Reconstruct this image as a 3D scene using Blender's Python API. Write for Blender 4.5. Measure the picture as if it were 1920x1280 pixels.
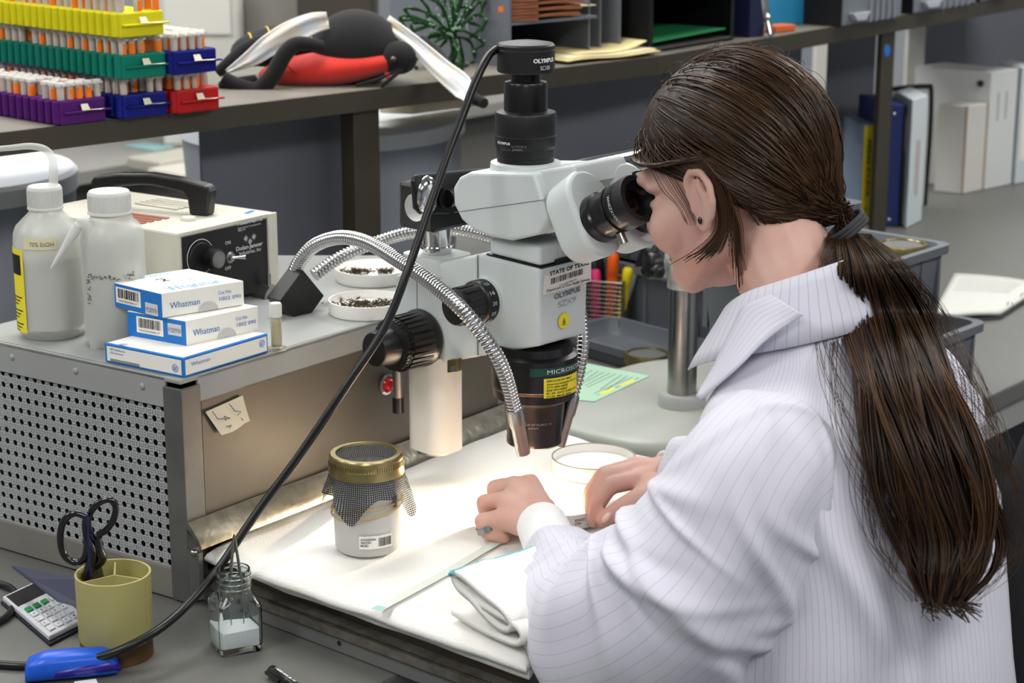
import bpy, bmesh, math, random
import numpy as np
from mathutils import Vector, Matrix, noise
random.seed(7)
sc = bpy.context.scene
for o in list(bpy.data.objects): bpy.data.objects.remove(o)
COL = sc.collection
V = Vector

# ------------------------------------------------------------------ camera, light, exposure
F = 3700.0; TH = math.radians(15.0); HC = 0.81
ST, CT = math.sin(TH), math.cos(TH)
cd = bpy.data.cameras.new('camera'); cam = bpy.data.objects.new('camera', cd); COL.objects.link(cam)
cam.location = (0, 0, HC); cam.rotation_euler = (math.pi/2 - TH, 0, 0)
cd.sensor_width = 36.0; cd.lens = F/1920*36; cd.clip_start = 0.05
cd.dof.use_dof = True; cd.dof.focus_distance = 2.02; cd.dof.aperture_fstop = 9.0
sc.camera = cam
w = bpy.data.worlds.new('world'); sc.world = w; w.use_nodes = True
w.node_tree.nodes['Background'].inputs[0].default_value = (0.80, 0.88, 1.0, 1)
w.node_tree.nodes['Background'].inputs[1].default_value = 0.3
sc.view_settings.view_transform = 'Standard'; sc.view_settings.look = 'None'
sc.view_settings.gamma = 1; sc.view_settings.use_curve_mapping = False
sc.view_settings.exposure = 0.0
PANEL_POWER = 13.2     # emission strength of the fluorescent ceiling panels
TIP_POWER = 9.5        # watts of each fibre light tip

# ------------------------------------------------------------------ geometry helpers
def ray(px, py):
    u, v = px - 960, py - 640
    return V((u, F*CT - v*ST, -F*ST - v*CT))
C0 = V((0, 0, HC))
def U(px, py, z):
    d = ray(px, py); return C0 + d*((z - HC)/d.z)
def D(px, py, Y):
    d = ray(px, py); return C0 + d*(Y/d.y)
def ZY(py, Y): return D(960, py, Y).z
def lerp(a, b, t): return a + (b - a)*t

class Plane:
    """local frame on a plane: ex horizontal, ey up, n towards the viewer"""
    def __init__(s, o, n, ex=None):
        s.o = V(o); s.n = V(n).normalized()
        if ex is None:
            ex = V((0, 0, 1)).cross(s.n)
        s.ex = V(ex).normalized(); s.ey = s.n.cross(s.ex).normalized()
    def pix(s, px, py, off=0.0):
        d = ray(px, py); t = (s.o + s.n*off - C0).dot(s.n)/d.dot(s.n); return C0 + d*t
    def uv(s, px, py):
        p = s.pix(px, py) - s.o; return p.dot(s.ex), p.dot(s.ey)
    def pt(s, a, b, off=0.0): return s.o + s.ex*a + s.ey*b + s.n*off

class MB:
    def __init__(s): s.v = []; s.f = []; s.sm = []
    def add(s, vs, fs):
        b = len(s.v); s.v += [tuple(v) for v in vs]; s.f += [tuple(i + b for i in f) for f in fs]; return s
    def prism(s, bot, top):
        n = len(bot); vs = list(bot) + list(top)
        fs = [tuple(range(n-1, -1, -1)), tuple(range(n, 2*n))]
        fs += [(i, (i+1) % n, n + (i+1) % n, n + i) for i in range(n)]
        return s.add(vs, fs)
    def ext(s, poly, d):
        d = V(d); return s.prism([V(p) for p in poly], [V(p) + d for p in poly])
    def box(s, c, hx, hy, hz):
        c, hx, hy, hz = V(c), V(hx), V(hy), V(hz)
        b = [c - hx - hy - hz, c + hx - hy - hz, c + hx + hy - hz, c - hx + hy - hz]
        return s.prism(b, [p + 2*hz for p in b])
    def abox(s, x0, x1, y0, y1, z0, z1):
        b = [V((x0, y0, z0)), V((x1, y0, z0)), V((x1, y1, z0)), V((x0, y1, z0))]
        return s.ext(b, (0, 0, z1 - z0))
    def lathe(s, prof, o=(0, 0, 0), ax=(0, 0, 1), n=32, x=None):
        o, ax = V(o), V(ax).normalized()
        x = V(x).normalized() if x else (ax.orthogonal().normalized() if abs(ax.z) < .99 else V((1, 0, 0)))
        y = ax.cross(x); vs = []; fs = []; rows = []
        for r, h in prof:
            if r < 1e-7: rows.append([len(vs)]); vs.append(o + ax*h)
            else:
                rows.append(list(range(len(vs), len(vs)+n)))
                vs += [o + ax*h + (x*math.cos(2*math.pi*i/n) + y*math.sin(2*math.pi*i/n))*r for i in range(n)]
        for A, B in zip(rows, rows[1:]):
            for i in range(n):
                j = (i+1) % n
                if len(A) == 1 and len(B) == 1: continue
                if len(A) == 1: fs.append((A[0], B[j], B[i]))
                elif len(B) == 1: fs.append((A[i], A[j], B[0]))
                else: fs.append((A[i], A[j], B[j], B[i]))
        return s.add(vs, fs)
    def cyl(s, p0, p1, r0, r1=None, n=24):
        p0, p1 = V(p0), V(p1); L = (p1 - p0).length; r1 = r0 if r1 is None else r1
        return s.lathe([(0, 0), (r0, 0), (r1, L), (0, L)], p0, p1 - p0, n)
    def tube(s, pts, r, n=8, caps=True, up=None, flat=1.0, closed=False):
        pts = [V(p) for p in pts]; m = len(pts); R = r if isinstance(r, (list, tuple)) else [r]*m
        vs = []; fs = []; t0 = None; x = None
        for i, p in enumerate(pts):
            if closed: t = pts[(i+1) % m] - pts[i-1]
            else: t = pts[min(i+1, m-1)] - pts[max(i-1, 0)]
            t = t.normalized() if t.length > 1e-9 else V((0, 0, 1))
            if x is None:
                x = V(up) - t*V(up).dot(t) if up else t.orthogonal()
                x.normalize()
            else:
                x = x - t*x.dot(t); x.normalize()
            y = t.cross(x)
            vs += [p + (x*math.cos(2*math.pi*k/n)*flat + y*math.sin(2*math.pi*k/n))*R[i] for k in range(n)]
        for i in range(m if closed else m-1):
            i2 = (i+1) % m
            for k in range(n):
                k2 = (k+1) % n; fs.append((i*n+k, i*n+k2, i2*n+k2, i2*n+k))
        if caps and not closed:
            fs.append(tuple(range(n-1, -1, -1))); fs.append(tuple((m-1)*n + k for k in range(n)))
        return s.add(vs, fs)
    def ell(s, c, r, axes=None, nu=24, nv=14):
        c = V(c); r = (r, r, r) if isinstance(r, (int, float)) else r
        A = axes or (V((1, 0, 0)), V((0, 1, 0)), V((0, 0, 1)))
        b = len(s.v); vs = []; fs = []
        vs.append(c - A[2]*r[2])
        for j in range(1, nv):
            ph = -math.pi/2 + math.pi*j/nv
            for i in range(nu):
                a = 2*math.pi*i/nu
                vs.append(c + A[0]*(r[0]*math.cos(ph)*math.cos(a)) + A[1]*(r[1]*math.cos(ph)*math.sin(a)) + A[2]*(r[2]*math.sin(ph)))
        vs.append(c + A[2]*r[2]); L = len(vs)-1
        for i in range(nu):
            j = (i+1) % nu
            fs.append((0, 1+j, 1+i)); fs.append((L, L-nu+i, L-nu+j))
        for k in range(nv-2):
            for i in range(nu):
                j = (i+1) % nu; a = 1+k*nu
                fs.append((a+i, a+j, a+nu+j, a+nu+i))
        return s.add(vs, fs)
    def grid(s, fn, nu, nv, thick=None, cu=False):
        """fn(u,v)->point, u,v in 0..1"""
        vs = [fn(i/nu, j/nv) for j in range(nv+1) for i in range(nu+1)]
        fs = [(j*(nu+1)+i, j*(nu+1)+i+1, (j+1)*(nu+1)+i+1, (j+1)*(nu+1)+i) for j in range(nv) for i in range(nu)]
        return s.add(vs, fs)
    def build(s, name, mat, parent=None, smooth=None, bevel=0, bseg=2, sub=0, solid=0, label=None, cat=None, group=None, kind=None, origin=None, attr=None):
        vs = np.array(s.v, dtype=float)
        if origin is None:
            if parent is not None: org = V(WP[parent.name])
            else: org = V(((vs[:, 0].min()+vs[:, 0].max())/2, (vs[:, 1].min()+vs[:, 1].max())/2, vs[:, 2].min()))
        else: org = V(origin)
        vs = vs - np.array(org)
        me = bpy.data.meshes.new(name); me.from_pydata(vs.tolist(), [], s.f); me.validate()
        bm = bmesh.new(); bm.from_mesh(me); bmesh.ops.recalc_face_normals(bm, faces=bm.faces); bm.to_mesh(me); bm.free()
        if attr is not None:
            for k, vals in attr.items():
                a = me.attributes.new(k, 'FLOAT', 'POINT'); a.data.foreach_set('value', vals)
        me.materials.append(mat)
        if smooth is not None:
            me.shade_smooth(); me.set_sharp_from_angle(angle=math.radians(smooth))
        ob = bpy.data.objects.new(name, me); COL.objects.link(ob)
        WP[ob.name] = org.copy()
        if parent is not None:
            ob.parent = parent; ob.location = org - WP[parent.name]
        else: ob.location = org
        if solid: m = ob.modifiers.new('solid', 'SOLIDIFY'); m.thickness = solid; m.offset = 0
        if bevel:
            m = ob.modifiers.new('bevel', 'BEVEL'); m.width = bevel; m.segments = bseg; m.limit_method = 'ANGLE'; m.angle_limit = math.radians(40)
        if sub: m = ob.modifiers.new('sub', 'SUBSURF'); m.levels = sub; m.render_levels = sub
        tag(ob, label, cat, group, kind); return ob
WP = {}
def tag(o, label=None, cat=None, group=None, kind=None):
    if label: o['label'] = label
    if cat: o['category'] = cat
    if group: o['group'] = group
    if kind: o['kind'] = kind
    return o
def thing(name, label, cat, loc, group=None, kind=None):
    o = bpy.data.objects.new(name, None); o.empty_display_size = .02; COL.objects.link(o)
    o.location = loc; WP[o.name] = V(loc); return tag(o, label, cat, group, kind)
def struct(mb, name, mat, parent=None, **k):
    return mb.build(name, mat, parent, kind=(None if parent else 'structure'), **k)
def catmull(pts, per=8):
    P = [V(p) for p in pts]; out = []
    P = [P[0]*2 - P[1]] + P + [P[-1]*2 - P[-2]]
    for i in range(1, len(P)-2):
        a, b, c, d = P[i-1:i+3]
        for k in range(per):
            t = k/per
            out.append(.5*((2*b) + (c-a)*t + (2*a-5*b+4*c-d)*t*t + (3*b-a-3*c+d)*t**3))
    out.append(P[-2]); return out
def copy_tree(o, parent=None, loc=None):
    c = o.copy(); COL.objects.link(c); WP[c.name] = WP[o.name].copy()
    if parent is not None: c.parent = parent
    if loc is not None: c.location = loc
    for ch in o.children: copy_tree(ch, c)
    return c

# ------------------------------------------------------------------ text and barcodes (flat print as thin meshes)
def text(s, mapf, h, mat, parent, w=None, name='lettering', align='LEFT', bold=0.0, shear=0.0):
    cu = bpy.data.curves.new('txt', 'FONT'); cu.body = s; cu.size = 1; cu.resolution_u = 2; cu.align_x = align; cu.offset = bold; cu.shear = shear
    ob = bpy.data.objects.new('txt', cu); COL.objects.link(ob)
    dg = bpy.context.evaluated_depsgraph_get(); dg.update()
    me = bpy.data.meshes.new_from_object(ob.evaluated_get(dg))
    vs = [v.co.copy() for v in me.vertices]; fs = [tuple(p.vertices) for p in me.polygons]
    bpy.data.objects.remove(ob); bpy.data.curves.remove(cu); bpy.data.meshes.remove(me)
    if not vs: return None
    x0 = min(v.x for v in vs); x1 = max(v.x for v in vs)
    nl = s.count('\n') + 1
    sy = h/0.72; sx = sy if w is None else w/(x1 - x0)
    if w is not None and align == 'LEFT': pass
    m = MB(); m.add([mapf((v.x - (x0 if align == 'LEFT' else 0))*sx, v.y*sy) for v in vs], fs)
    return m.build(name, mat, parent)
def pmap(o, ex, ey, off=.0004):
    o, ex, ey = V(o), V(ex).normalized(), V(ey).normalized(); n = ex.cross(ey)
    return lambda x, y: o + ex*x + ey*y + n*off
def cmap(c, r, a0, z, off=.0004):
    """outside of a vertical cylinder; a0 = angle from the -Y side, to the right positive"""
    def f(x, y):
        a = a0 + x/r; R = r + off
        return V((c[0] + R*math.sin(a), c[1] - R*math.cos(a), z + y))
    return f
def quad(mapf, x0, y0, x1, y1, mat, parent, name='label', nx=1):
    m = MB(); m.grid(lambda u, v: mapf(lerp(x0, x1, u), lerp(y0, y1, v)), nx, 1); return m.build(name, mat, parent)
def barcode(mapf, x0, y0, x1, y1, mat, parent, n=26, seed=1, name='barcode'):
    r = random.Random(seed); m = MB(); ws = [r.choice((1, 1, 2, 3)) for _ in range(2*n)]; tot = sum(ws); x = x0
    for i, wd in enumerate(ws):
        dx = (x1-x0)*wd/tot
        if i % 2 == 0: m.add([mapf(x, y0), mapf(x+dx, y0), mapf(x+dx, y1), mapf(x, y1)], [(0, 1, 2, 3)])
        x += dx
    return m.build(name, mat, parent)

# ------------------------------------------------------------------ materials
def lin(c): return tuple(((x/255)/12.92 if x/255 <= .04045 else ((x/255+.055)/1.055)**2.4) for x in c)
MATS = {}
def M(key, rgb=(128, 128, 128), rough=.5, metal=0, var=0.0, vs=12, bump=0.0, bs=300, trans=0, ior=1.45, emit=0, sss=0, coat=0, alpha=1, rgb2=None, spec=.5, sheen=0):
    if key in MATS: return MATS[key]
    m = bpy.data.materials.new(key); m.use_nodes = True; nt = m.node_tree; b = nt.nodes['Principled BSDF']
    c = (*lin(rgb), 1); b.inputs['Base Color'].default_value = c
    b.inputs['Roughness'].default_value = rough; b.inputs['Metallic'].default_value = metal
    b.inputs['Transmission Weight'].default_value = trans; b.inputs['IOR'].default_value = ior
    b.inputs['Specular IOR Level'].default_value = spec; b.inputs['Alpha'].default_value = alpha
    if coat: b.inputs['Coat Weight'].default_value = coat; b.inputs['Coat Roughness'].default_value = .1
    if sheen: b.inputs['Sheen Weight'].default_value = sheen
    if emit: b.inputs['Emission Color'].default_value = c; b.inputs['Emission Strength'].default_value = emit
    if sss:
        b.inputs['Subsurface Weight'].default_value = sss; b.inputs['Subsurface Radius'].default_value = (.012, .004, .002); b.inputs['Subsurface Scale'].default_value = 1
    if var or bump:
        tc = nt.nodes.new('ShaderNodeTexCoord')
    if var:
        nz = nt.nodes.new('ShaderNodeTexNoise'); nz.inputs['Scale'].default_value = vs; nz.inputs['Detail'].default_value = 5
        nt.links.new(tc.outputs['Object'], nz.inputs['Vector'])
        mx = nt.nodes.new('ShaderNodeMix'); mx.data_type = 'RGBA'
        c2 = (*lin(rgb2), 1) if rgb2 else tuple(x*(1-var) for x in c[:3]) + (1,)
        mx.inputs[6].default_value = c; mx.inputs[7].default_value = c2
        rp = nt.nodes.new('ShaderNodeMapRange'); rp.inputs[1].default_value = .35; rp.inputs[2].default_value = .7
        nt.links.new(nz.outputs[0], rp.inputs[0]); nt.links.new(rp.outputs[0], mx.inputs[0]); nt.links.new(mx.outputs[2], b.inputs['Base Color'])
    if bump:
        n2 = nt.nodes.new('ShaderNodeTexNoise'); n2.inputs['Scale'].default_value = bs; n2.inputs['Detail'].default_value = 3
        nt.links.new(tc.outputs['Object'], n2.inputs['Vector'])
        bp = nt.nodes.new('ShaderNodeBump'); bp.inputs['Strength'].default_value = bump; bp.inputs['Distance'].default_value = .002
        nt.links.new(n2.outputs[0], bp.inputs['Height']); nt.links.new(bp.outputs[0], b.inputs['Normal'])
    MATS[key] = m; return m
def mesh_cloth(key, rgb, scale, thick):
    """woven screen: strands opaque, openings clear"""
    m = bpy.data.materials.new(key); m.use_nodes = True; nt = m.node_tree; b = nt.nodes['Principled BSDF']
    b.inputs['Base Color'].default_value = (*lin(rgb), 1); b.inputs['Roughness'].default_value = .7
    a1 = nt.nodes.new('ShaderNodeAttribute'); a1.attribute_name = 'su'; a2 = nt.nodes.new('ShaderNodeAttribute'); a2.attribute_name = 'sv'
    mx = nt.nodes.new('ShaderNodeMath'); mx.operation = 'MAXIMUM'
    for k, a in enumerate((a1, a2)):
        mu = nt.nodes.new('ShaderNodeMath'); mu.operation = 'MULTIPLY'; mu.inputs[1].default_value = scale; nt.links.new(a.outputs['Fac'], mu.inputs[0])
        fr = nt.nodes.new('ShaderNodeMath'); fr.operation = 'FRACT'; nt.links.new(mu.outputs[0], fr.inputs[0])
        lt = nt.nodes.new('ShaderNodeMath'); lt.operation = 'LESS_THAN'; lt.inputs[1].default_value = thick; nt.links.new(fr.outputs[0], lt.inputs[0])
        nt.links.new(lt.outputs[0], mx.inputs[k])
    nt.links.new(mx.outputs[0], b.inputs['Alpha']); return m
m_white = M('white_plastic', (216, 222, 222), .38, var=.04, bump=.05, bs=900)
m_black = M('black_plastic', (16, 16, 17), .38)
m_blacksat = M('black_satin', (20, 20, 22), .28, coat=.2)
m_chrome = M('chrome', (205, 205, 205), .12, 1)
m_steel = M('brushed_steel', (170, 168, 165), .28, 1, var=.15, vs=60)
m_ink = M('black_ink', (25, 25, 25), .6)
m_whiteink = M('white_ink', (225, 225, 225), .6)
m_grayink = M('gray_ink', (110, 112, 115), .6)
m_blueink = M('blue_ink', (60, 110, 180), .6)
m_paper = M('paper', (240, 238, 230), .8, var=.03)
m_yellow = M('yellow_label', (240, 225, 50), .6)
# ------------------------------------------------------------------ the room
AR = math.radians(40.1)
E1 = V((math.sin(AR), math.cos(AR), 0)); E2 = V((-math.cos(AR), math.sin(AR), 0))
def R(a, b, z): return E1*a + E2*b + V((0, 0, z))
ZF, ZCEIL = -0.80, 1.85
A0, A1, B0, B1 = -3.2, 7.2, -2.6, 5.6
m_wall = M('wall_paint', (186, 190, 196), .8, var=.05)
m_floor = M('floor_vinyl', (120, 122, 124), .5, var=.15, vs=30)
m_ceil = M('ceiling_tile', (225, 225, 222), .9, bump=.3, bs=200)
def slab(name, pts, d, mat): struct(MB().ext(pts, d), name, mat)
slab('floor', [R(A0, B0, ZF), R(A1, B0, ZF), R(A1, B1, ZF), R(A0, B1, ZF)], (0, 0, -.1), m_floor)
slab('ceiling', [R(A0, B0, ZCEIL), R(A1, B0, ZCEIL), R(A1, B1, ZCEIL), R(A0, B1, ZCEIL)], (0, 0, .1), m_ceil)
slab('wall_back', [R(A0, B1, ZF), R(A1, B1, ZF), R(A1, B1, ZCEIL), R(A0, B1, ZCEIL)], E2*.1, m_wall)
slab('wall_front', [R(A0, B0, ZF), R(A1, B0, ZF), R(A1, B0, ZCEIL), R(A0, B0, ZCEIL)], -E2*.1, m_wall)
slab('wall_left', [R(A0, B0, ZF), R(A0, B1, ZF), R(A0, B1, ZCEIL), R(A0, B0, ZCEIL)], -E1*.1, m_wall)
slab('wall_right', [R(A1, B0, ZF), R(A1, B1, ZF), R(A1, B1, ZCEIL), R(A1, B0, ZCEIL)], E1*.1, m_wall)
# fluorescent ceiling panels
m_lum = M('fluorescent_diffuser', (250, 249, 247), .5, emit=PANEL_POWER)
def ceiling_light(a, b, which):
    L = thing('ceiling_light', which, 'ceiling light', R(a, b, ZCEIL), 'recessed fluorescent ceiling panels')
    MB().box(R(a, b, ZCEIL-.02), E1*.60, E2*.30, V((0, 0, .015))).build('diffuser', m_lum, L)
    fr = MB()
    for s in (-1, 1):
        fr.box(R(a+s*.615, b, ZCEIL-.02), E1*.015, E2*.33, V((0, 0, .02)))
        fr.box(R(a, b+s*.315, ZCEIL-.02), E1*.60, E2*.015, V((0, 0, .02)))
    fr.build('frame', M('fixture_white', (235, 235, 235), .5), L)
for a, b in [(-.4, 1.6), (1.9, 2.0), (3.9, 1.35), (-.5, 3.4), (1.9, 3.4), (3.9, 3.4), (5.9, 2.4), (1.5, -.4), (-.5, -.4), (3.5, -.6)]:  # panels with negative b are unseen, added as front fill
    ceiling_light(a, b, 'white fluorescent panel recessed in the ceiling')

# ------------------------------------------------------------------ benches
m_desk = M('bench_laminate', (100, 100, 96), .45, var=.06, vs=40, bump=.04, bs=500)
m_edge = M('bench_edge', (70, 68, 64), .5)
m_cab = M('cabinet_gray', (128, 132, 138), .5)
bench = thing('lab_bench', 'long grey laminate laboratory bench under the microscope', 'bench', R(1.5, 2.1, ZF))
DB = 1.227
MB().ext([R(-1.6, DB, -.03), R(5.0, DB, -.03), R(5.0, 3.0, -.03), R(-1.6, 3.0, -.03)], (0, 0, .03)).build('worktop', m_desk, bench, bevel=.004)
MB().ext([R(-1.6, DB+.012, -.075), R(5.0, DB+.012, -.075), R(5.0, DB+.04, -.075), R(-1.6, DB+.04, -.075)], (0, 0, .0448)).build('front_rail', M('rail_gray', (150, 150, 146), .5), bench)
for a in (-1.55, -.6, .9, 1.6, 3.2, 4.9):
    MB().box(R(a, 2.15, (ZF-.03)/2), E1*.02, E2*.8, V((0, 0, (-.03-ZF)/2))).build('leg_panel', m_cab, bench)
MB().ext([R(-1.5, 2.75, ZF), R(4.9, 2.75, ZF), R(4.9, 2.78, ZF), R(-1.5, 2.78, ZF)], (0, 0, -.03-ZF)).build('back_panel', m_cab, bench)
# bench further back with pale clutter
b2 = thing('far_bench', 'pale grey bench in the background under the shelf', 'bench', R(1.5, 4.4, ZF))
m_far = M('far_top', (150, 148, 142), .5, var=.05)
MB().ext([R(-1.6, 3.7, -.03), R(5.5, 3.7, -.03), R(5.5, 5.0, -.03), R(-1.6, 5.0, -.03)], (0, 0, .03)).build('worktop', m_far, b2)
MB().ext([R(-1.5, 3.8, ZF), R(5.4, 3.8, ZF), R(5.4, 4.95, ZF), R(-1.5, 4.95, ZF)], (0, 0, -.03-ZF)).build('cabinet', M('far_cab', (120, 118, 112), .6), b2)

# ------------------------------------------------------------------ the shelf over the bench
ZS = 0.43; SHT = .028
m_shelf = M('shelf_gray', (122, 118, 108), .5, var=.1, vs=25)
m_shelfedge = M('shelf_edge_brown', (62, 56, 46), .45, var=.15, vs=18)
m_panel = M('divider_blue_gray', (100, 103, 112), .6, bump=.1, bs=900)
shelf = thing('bench_shelf', 'long grey shelf with brown front edge above the bench', 'shelf', U(690, 180, 0))
S0 = U(-170, 269, ZS); S1 = U(1235, 106, ZS); S2 = U(2080, -36, ZS)
d1 = (S1 - S0).normalized(); n1 = V((-d1.y, d1.x, 0)); d2 = (S2 - S1).normalized(); n2 = V((-d2.y, d2.x, 0))
SD = .34
def shelf_seg(a, b, n, nm):
    MB().ext([a + n*.006 - V((0, 0, SHT)), b + n*.006 - V((0, 0, SHT)), b + n*SD - V((0, 0, SHT)), a + n*SD - V((0, 0, SHT))], (0, 0, SHT)).build('shelf_board', m_shelf, shelf)
    MB().ext([a - V((0, 0, SHT+.001)), b - V((0, 0, SHT+.001)), b + n*.006 - V((0, 0, SHT+.001)), a + n*.006 - V((0, 0, SHT+.001))], (0, 0, SHT+.001)).build('edge_strip', m_shelfedge, shelf)
shelf_seg(S0, S1, n1, 1); shelf_seg(S1, S2, n2, 2)
PF1 = Plane(S0, -n1, d1); PF2 = Plane(S1, -n2, d2)
def post(plane, x0, x1, py, off=-.012, dep=.03):
    a = plane.pix(x0, py, off); b = plane.pix(x1, py, off); zt = ZS-SHT
    a.z = b.z = 0.001
    MB().ext([a, b, b - plane.n*dep, a - plane.n*dep], (0, 0, zt-.001)).build('post', m_shelfedge, shelf)
post(PF1, 664, 712, 300); post(PF2, 1648, 1672, 200, dep=.010)
def panel(plane, x0, x1, py, off, z0, z1, mat=None, name='divider_panel'):
    a = plane.pix(x0, py, off); b = plane.pix(x1, py, off); a.z = b.z = z0
    MB().ext([a, b, b - plane.n*.006, a - plane.n*.006], (0, 0, z1-z0)).build(name, mat or m_panel, shelf, bevel=.002)
panel(PF1, 379, 668, 330, -.10, .001, ZS-SHT)
panel(PF1, 1028, 1245, 200, -.14, .001, ZS-SHT)
panel(PF2, 1245, 1500, 200, -.14, .001, ZS-SHT)
panel(PF2, 1553, 1640, 150, -.2, .17, ZS-SHT)
panel(PF2, 1712, 2080, 60, -.36, .001, ZS+.02)
# ------------------------------------------------------------------ chill table: metal box with perforated side
ZB = 0.248
AA = math.radians(56.0); BB = math.radians(37.5)
dA = V((-math.sin(AA), math.cos(AA), 0)); dB = V((math.sin(BB), math.cos(BB), 0))
Cn = U(338, 712, ZB); Cn.z = 0
m_boxmetal = M('box_gray_paint', (134, 131, 124), .45, .25, var=.15, vs=9, bump=.05, bs=60)
m_boxtop = M('box_top_paint', (158, 160, 158), .42, .05, var=.08, vs=14, bump=.03, bs=300)
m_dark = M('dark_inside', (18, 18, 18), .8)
m_post = M('post_metal', (112, 112, 110), .4, .5, var=.25, vs=20)
cbox = thing('chill_table', 'grey metal cabinet with perforated side and flat top carrying bottles', 'cabinet', Cn + dA*.16 + dB*.27)
Lp = .335; Lf = .56
nP = V((-dA.y, dA.x, 0))          # outward of the perforated side (towards camera-left)
if nP.y > 0: nP = -nP
nF = V((dB.y, -dB.x, 0))          # outward of the front face (towards the tray)
K0 = Cn; K1 = Cn + dA*Lp; K2 = U(523, 478, ZB); K2.z = 0; K3 = U(760, 478, ZB); K3.z = 0; K4 = Cn + dB*Lf
def up(p, z): return V((p.x, p.y, z))
base_poly = [K0, K4, K3, K2, K1]
ins = [K0 + dA*.02 + dB*.02, K4 - dB*.01 + dA*.012, K3 - nF*-.0 + V((-.01, -.02, 0)), K2 + V((.0, -.02, 0)), K1 - dA*.02 + dB*.02]
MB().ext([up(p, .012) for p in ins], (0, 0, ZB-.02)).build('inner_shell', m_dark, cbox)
# top plate with folded lip
MB().ext([up(p, ZB-.006) for p in base_poly], (0, 0, .006)).build('top_plate', m_boxtop, cbox, bevel=.002)
a = K0 + dA*.022
MB().ext([up(a, ZB-.034), up(K1, ZB-.034), up(K1, ZB), up(a, ZB)], -nP*.004).build('side_lip', m_boxtop, cbox, bevel=.001)
a = K0 + dB*.024
MB().ext([up(a, ZB-.03), up(K4, ZB-.03), up(K4, ZB), up(a, ZB)], -nF*.004).build('front_lip', m_boxtop, cbox, bevel=.001)
for px, py in ((23, 669), (142, 695), (267, 724)):
    p = Plane(K0, nP, -dA).pix(px, py); MB().ell(p, (.004, .004, .0025), (dA, V((0, 0, 1)), nP), 12, 8).build('rivet', m_boxtop, cbox, smooth=60)
# perforated panel: every hole is a real opening
def perforated():
    m = MB(); pitch = .0125; z0, z1 = .034, ZB-.03; nx = int((Lp-.03)/pitch); nz = int((z1-z0)/pitch)
    o = K0 + dA*.024 + nP*-.004; sx = (Lp-.03)/nx; sz = (z1-z0)/nz
    big = .0041; sml = .00095
    cuts = [0, .19, .81, 1.0]
    for i in range(nx):
        for j in range(nz):
            for a in range(3):
                for b in range(3):
                    u0, u1 = cuts[a]*sx, cuts[a+1]*sx; v0, v1 = cuts[b]*sz, cuts[b+1]*sz
                    bigc = (a == 1 and b == 1)
                    if bigc: hs = [((u0+u1)/2, (v0+v1)/2, u0, u1, v0, v1, big*.88, 10)]
                    elif a == 1: hs = [((u0+(k+.5)*(u1-u0)/2), (v0+v1)/2, u0+k*(u1-u0)/2, u0+(k+1)*(u1-u0)/2, v0, v1, sml, 6) for k in range(2)]
                    elif b == 1: hs = [((u0+u1)/2, (v0+(k+.5)*(v1-v0)/2), u0, u1, v0+k*(v1-v0)/2, v0+(k+1)*(v1-v0)/2, sml, 6) for k in range(2)]
                    else: hs = [((u0+u1)/2, (v0+v1)/2, u0, u1, v0, v1, sml*.9, 4)]
                    for cu, cv, a0, a1, b0, b1, r, n in hs:
                        P = lambda u, v: o + dA*(i*sx+u) + V((0, 0, z0 + j*sz + v))
                        out = []; inn = []
                        for k in range(n):
                            t = 2*math.pi*(k+.5)/n; c, s_ = math.cos(t), math.sin(t); q = max(abs(c), abs(s_))
                            out.append(P(cu + c/q*(a1-a0)/2, cv + s_/q*(b1-b0)/2)); inn.append(P(cu + c*r, cv + s_*r))
                        # corners are filled by snapping the nearest outer points
                        cor = [(a0, b0), (a1, b0), (a1, b1), (a0, b1)]
                        vs = out + inn; fs = [(k, (k+1) % n, n+(k+1) % n, n+k) for k in range(n)]
                        cb = len(vs)
                        for (cx_, cy_) in cor:
                            vs.append(P(cx_, cy_))
                        for ci, (cx_, cy_) in enumerate(cor):
                            ang = math.atan2((cy_-cv)/(b1-b0), (cx_-cu)/(a1-a0)) % (2*math.pi)
                            k = int((ang*n/(2*math.pi) - .5) // 1) % n
                            fs.append((k, cb+ci, (k+1) % n))
                        m.add(vs, fs)
    return m.build('perforated_panel', M('perforated_gray', (172, 174, 176), .45, .1, var=.1, vs=10), cbox, solid=.001)
perforated()
ext_p = lambda p0, p1, z0, z1, n, d: MB().ext([up(p0, z0), up(p1, z0), up(p1, z1), up(p0, z1)], -n*d)
ext_p(K0 + dA*.02, K1, 0.002, .036, nP, .006).build('base_rail', m_boxmetal, cbox, bevel=.001)
# corner post (angle section)
m = MB(); q = K0 + nP*.002 + nF*.002
m.ext([up(q, 0.002), up(q + dA*.026, 0.002), up(q + dA*.026 - nP*.004, 0.002), up(q - nP*.004 - nF*.004, 0.002), up(q + dB*.028 - nF*.004, 0.002), up(q + dB*.028, 0.002)], (0, 0, ZB-.012))
m.build('corner_post', m_post, cbox, bevel=.0012)
# front sheet above the tray
FP = Plane(K0, nF, dB)
m_sheet = M('front_sheet', (96, 91, 84), .4, .4, var=.35, vs=6, rgb2=(90, 84, 76), bump=.06, bs=25)
ext_p(K0 + dB*.028, K4 - dB*.03, .045, ZB-.028, nF*1, .006).build('front_sheet', m_sheet, cbox)
ext_p(K4 - dB*.045, K4, .012, ZB-.028, nF, .01).build('end_post', m_boxmetal, cbox, bevel=.001)
p = FP.pix(724, 720, .002); MB().lathe([(0, .011), (.004, .0105), (.0075, .007), (.009, 0)], p, nF, 20).build('indicator_lamp', M('red_lamp', (190, 12, 18), .15, coat=.5, emit=.12), cbox, smooth=50)
MB().lathe([(.0125, 0), (.0125, .004), (.0095, .005), (.0095, 0)], p - nF*.002, nF, 24).build('lamp_bezel', m_chrome, cbox, smooth=40)
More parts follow.
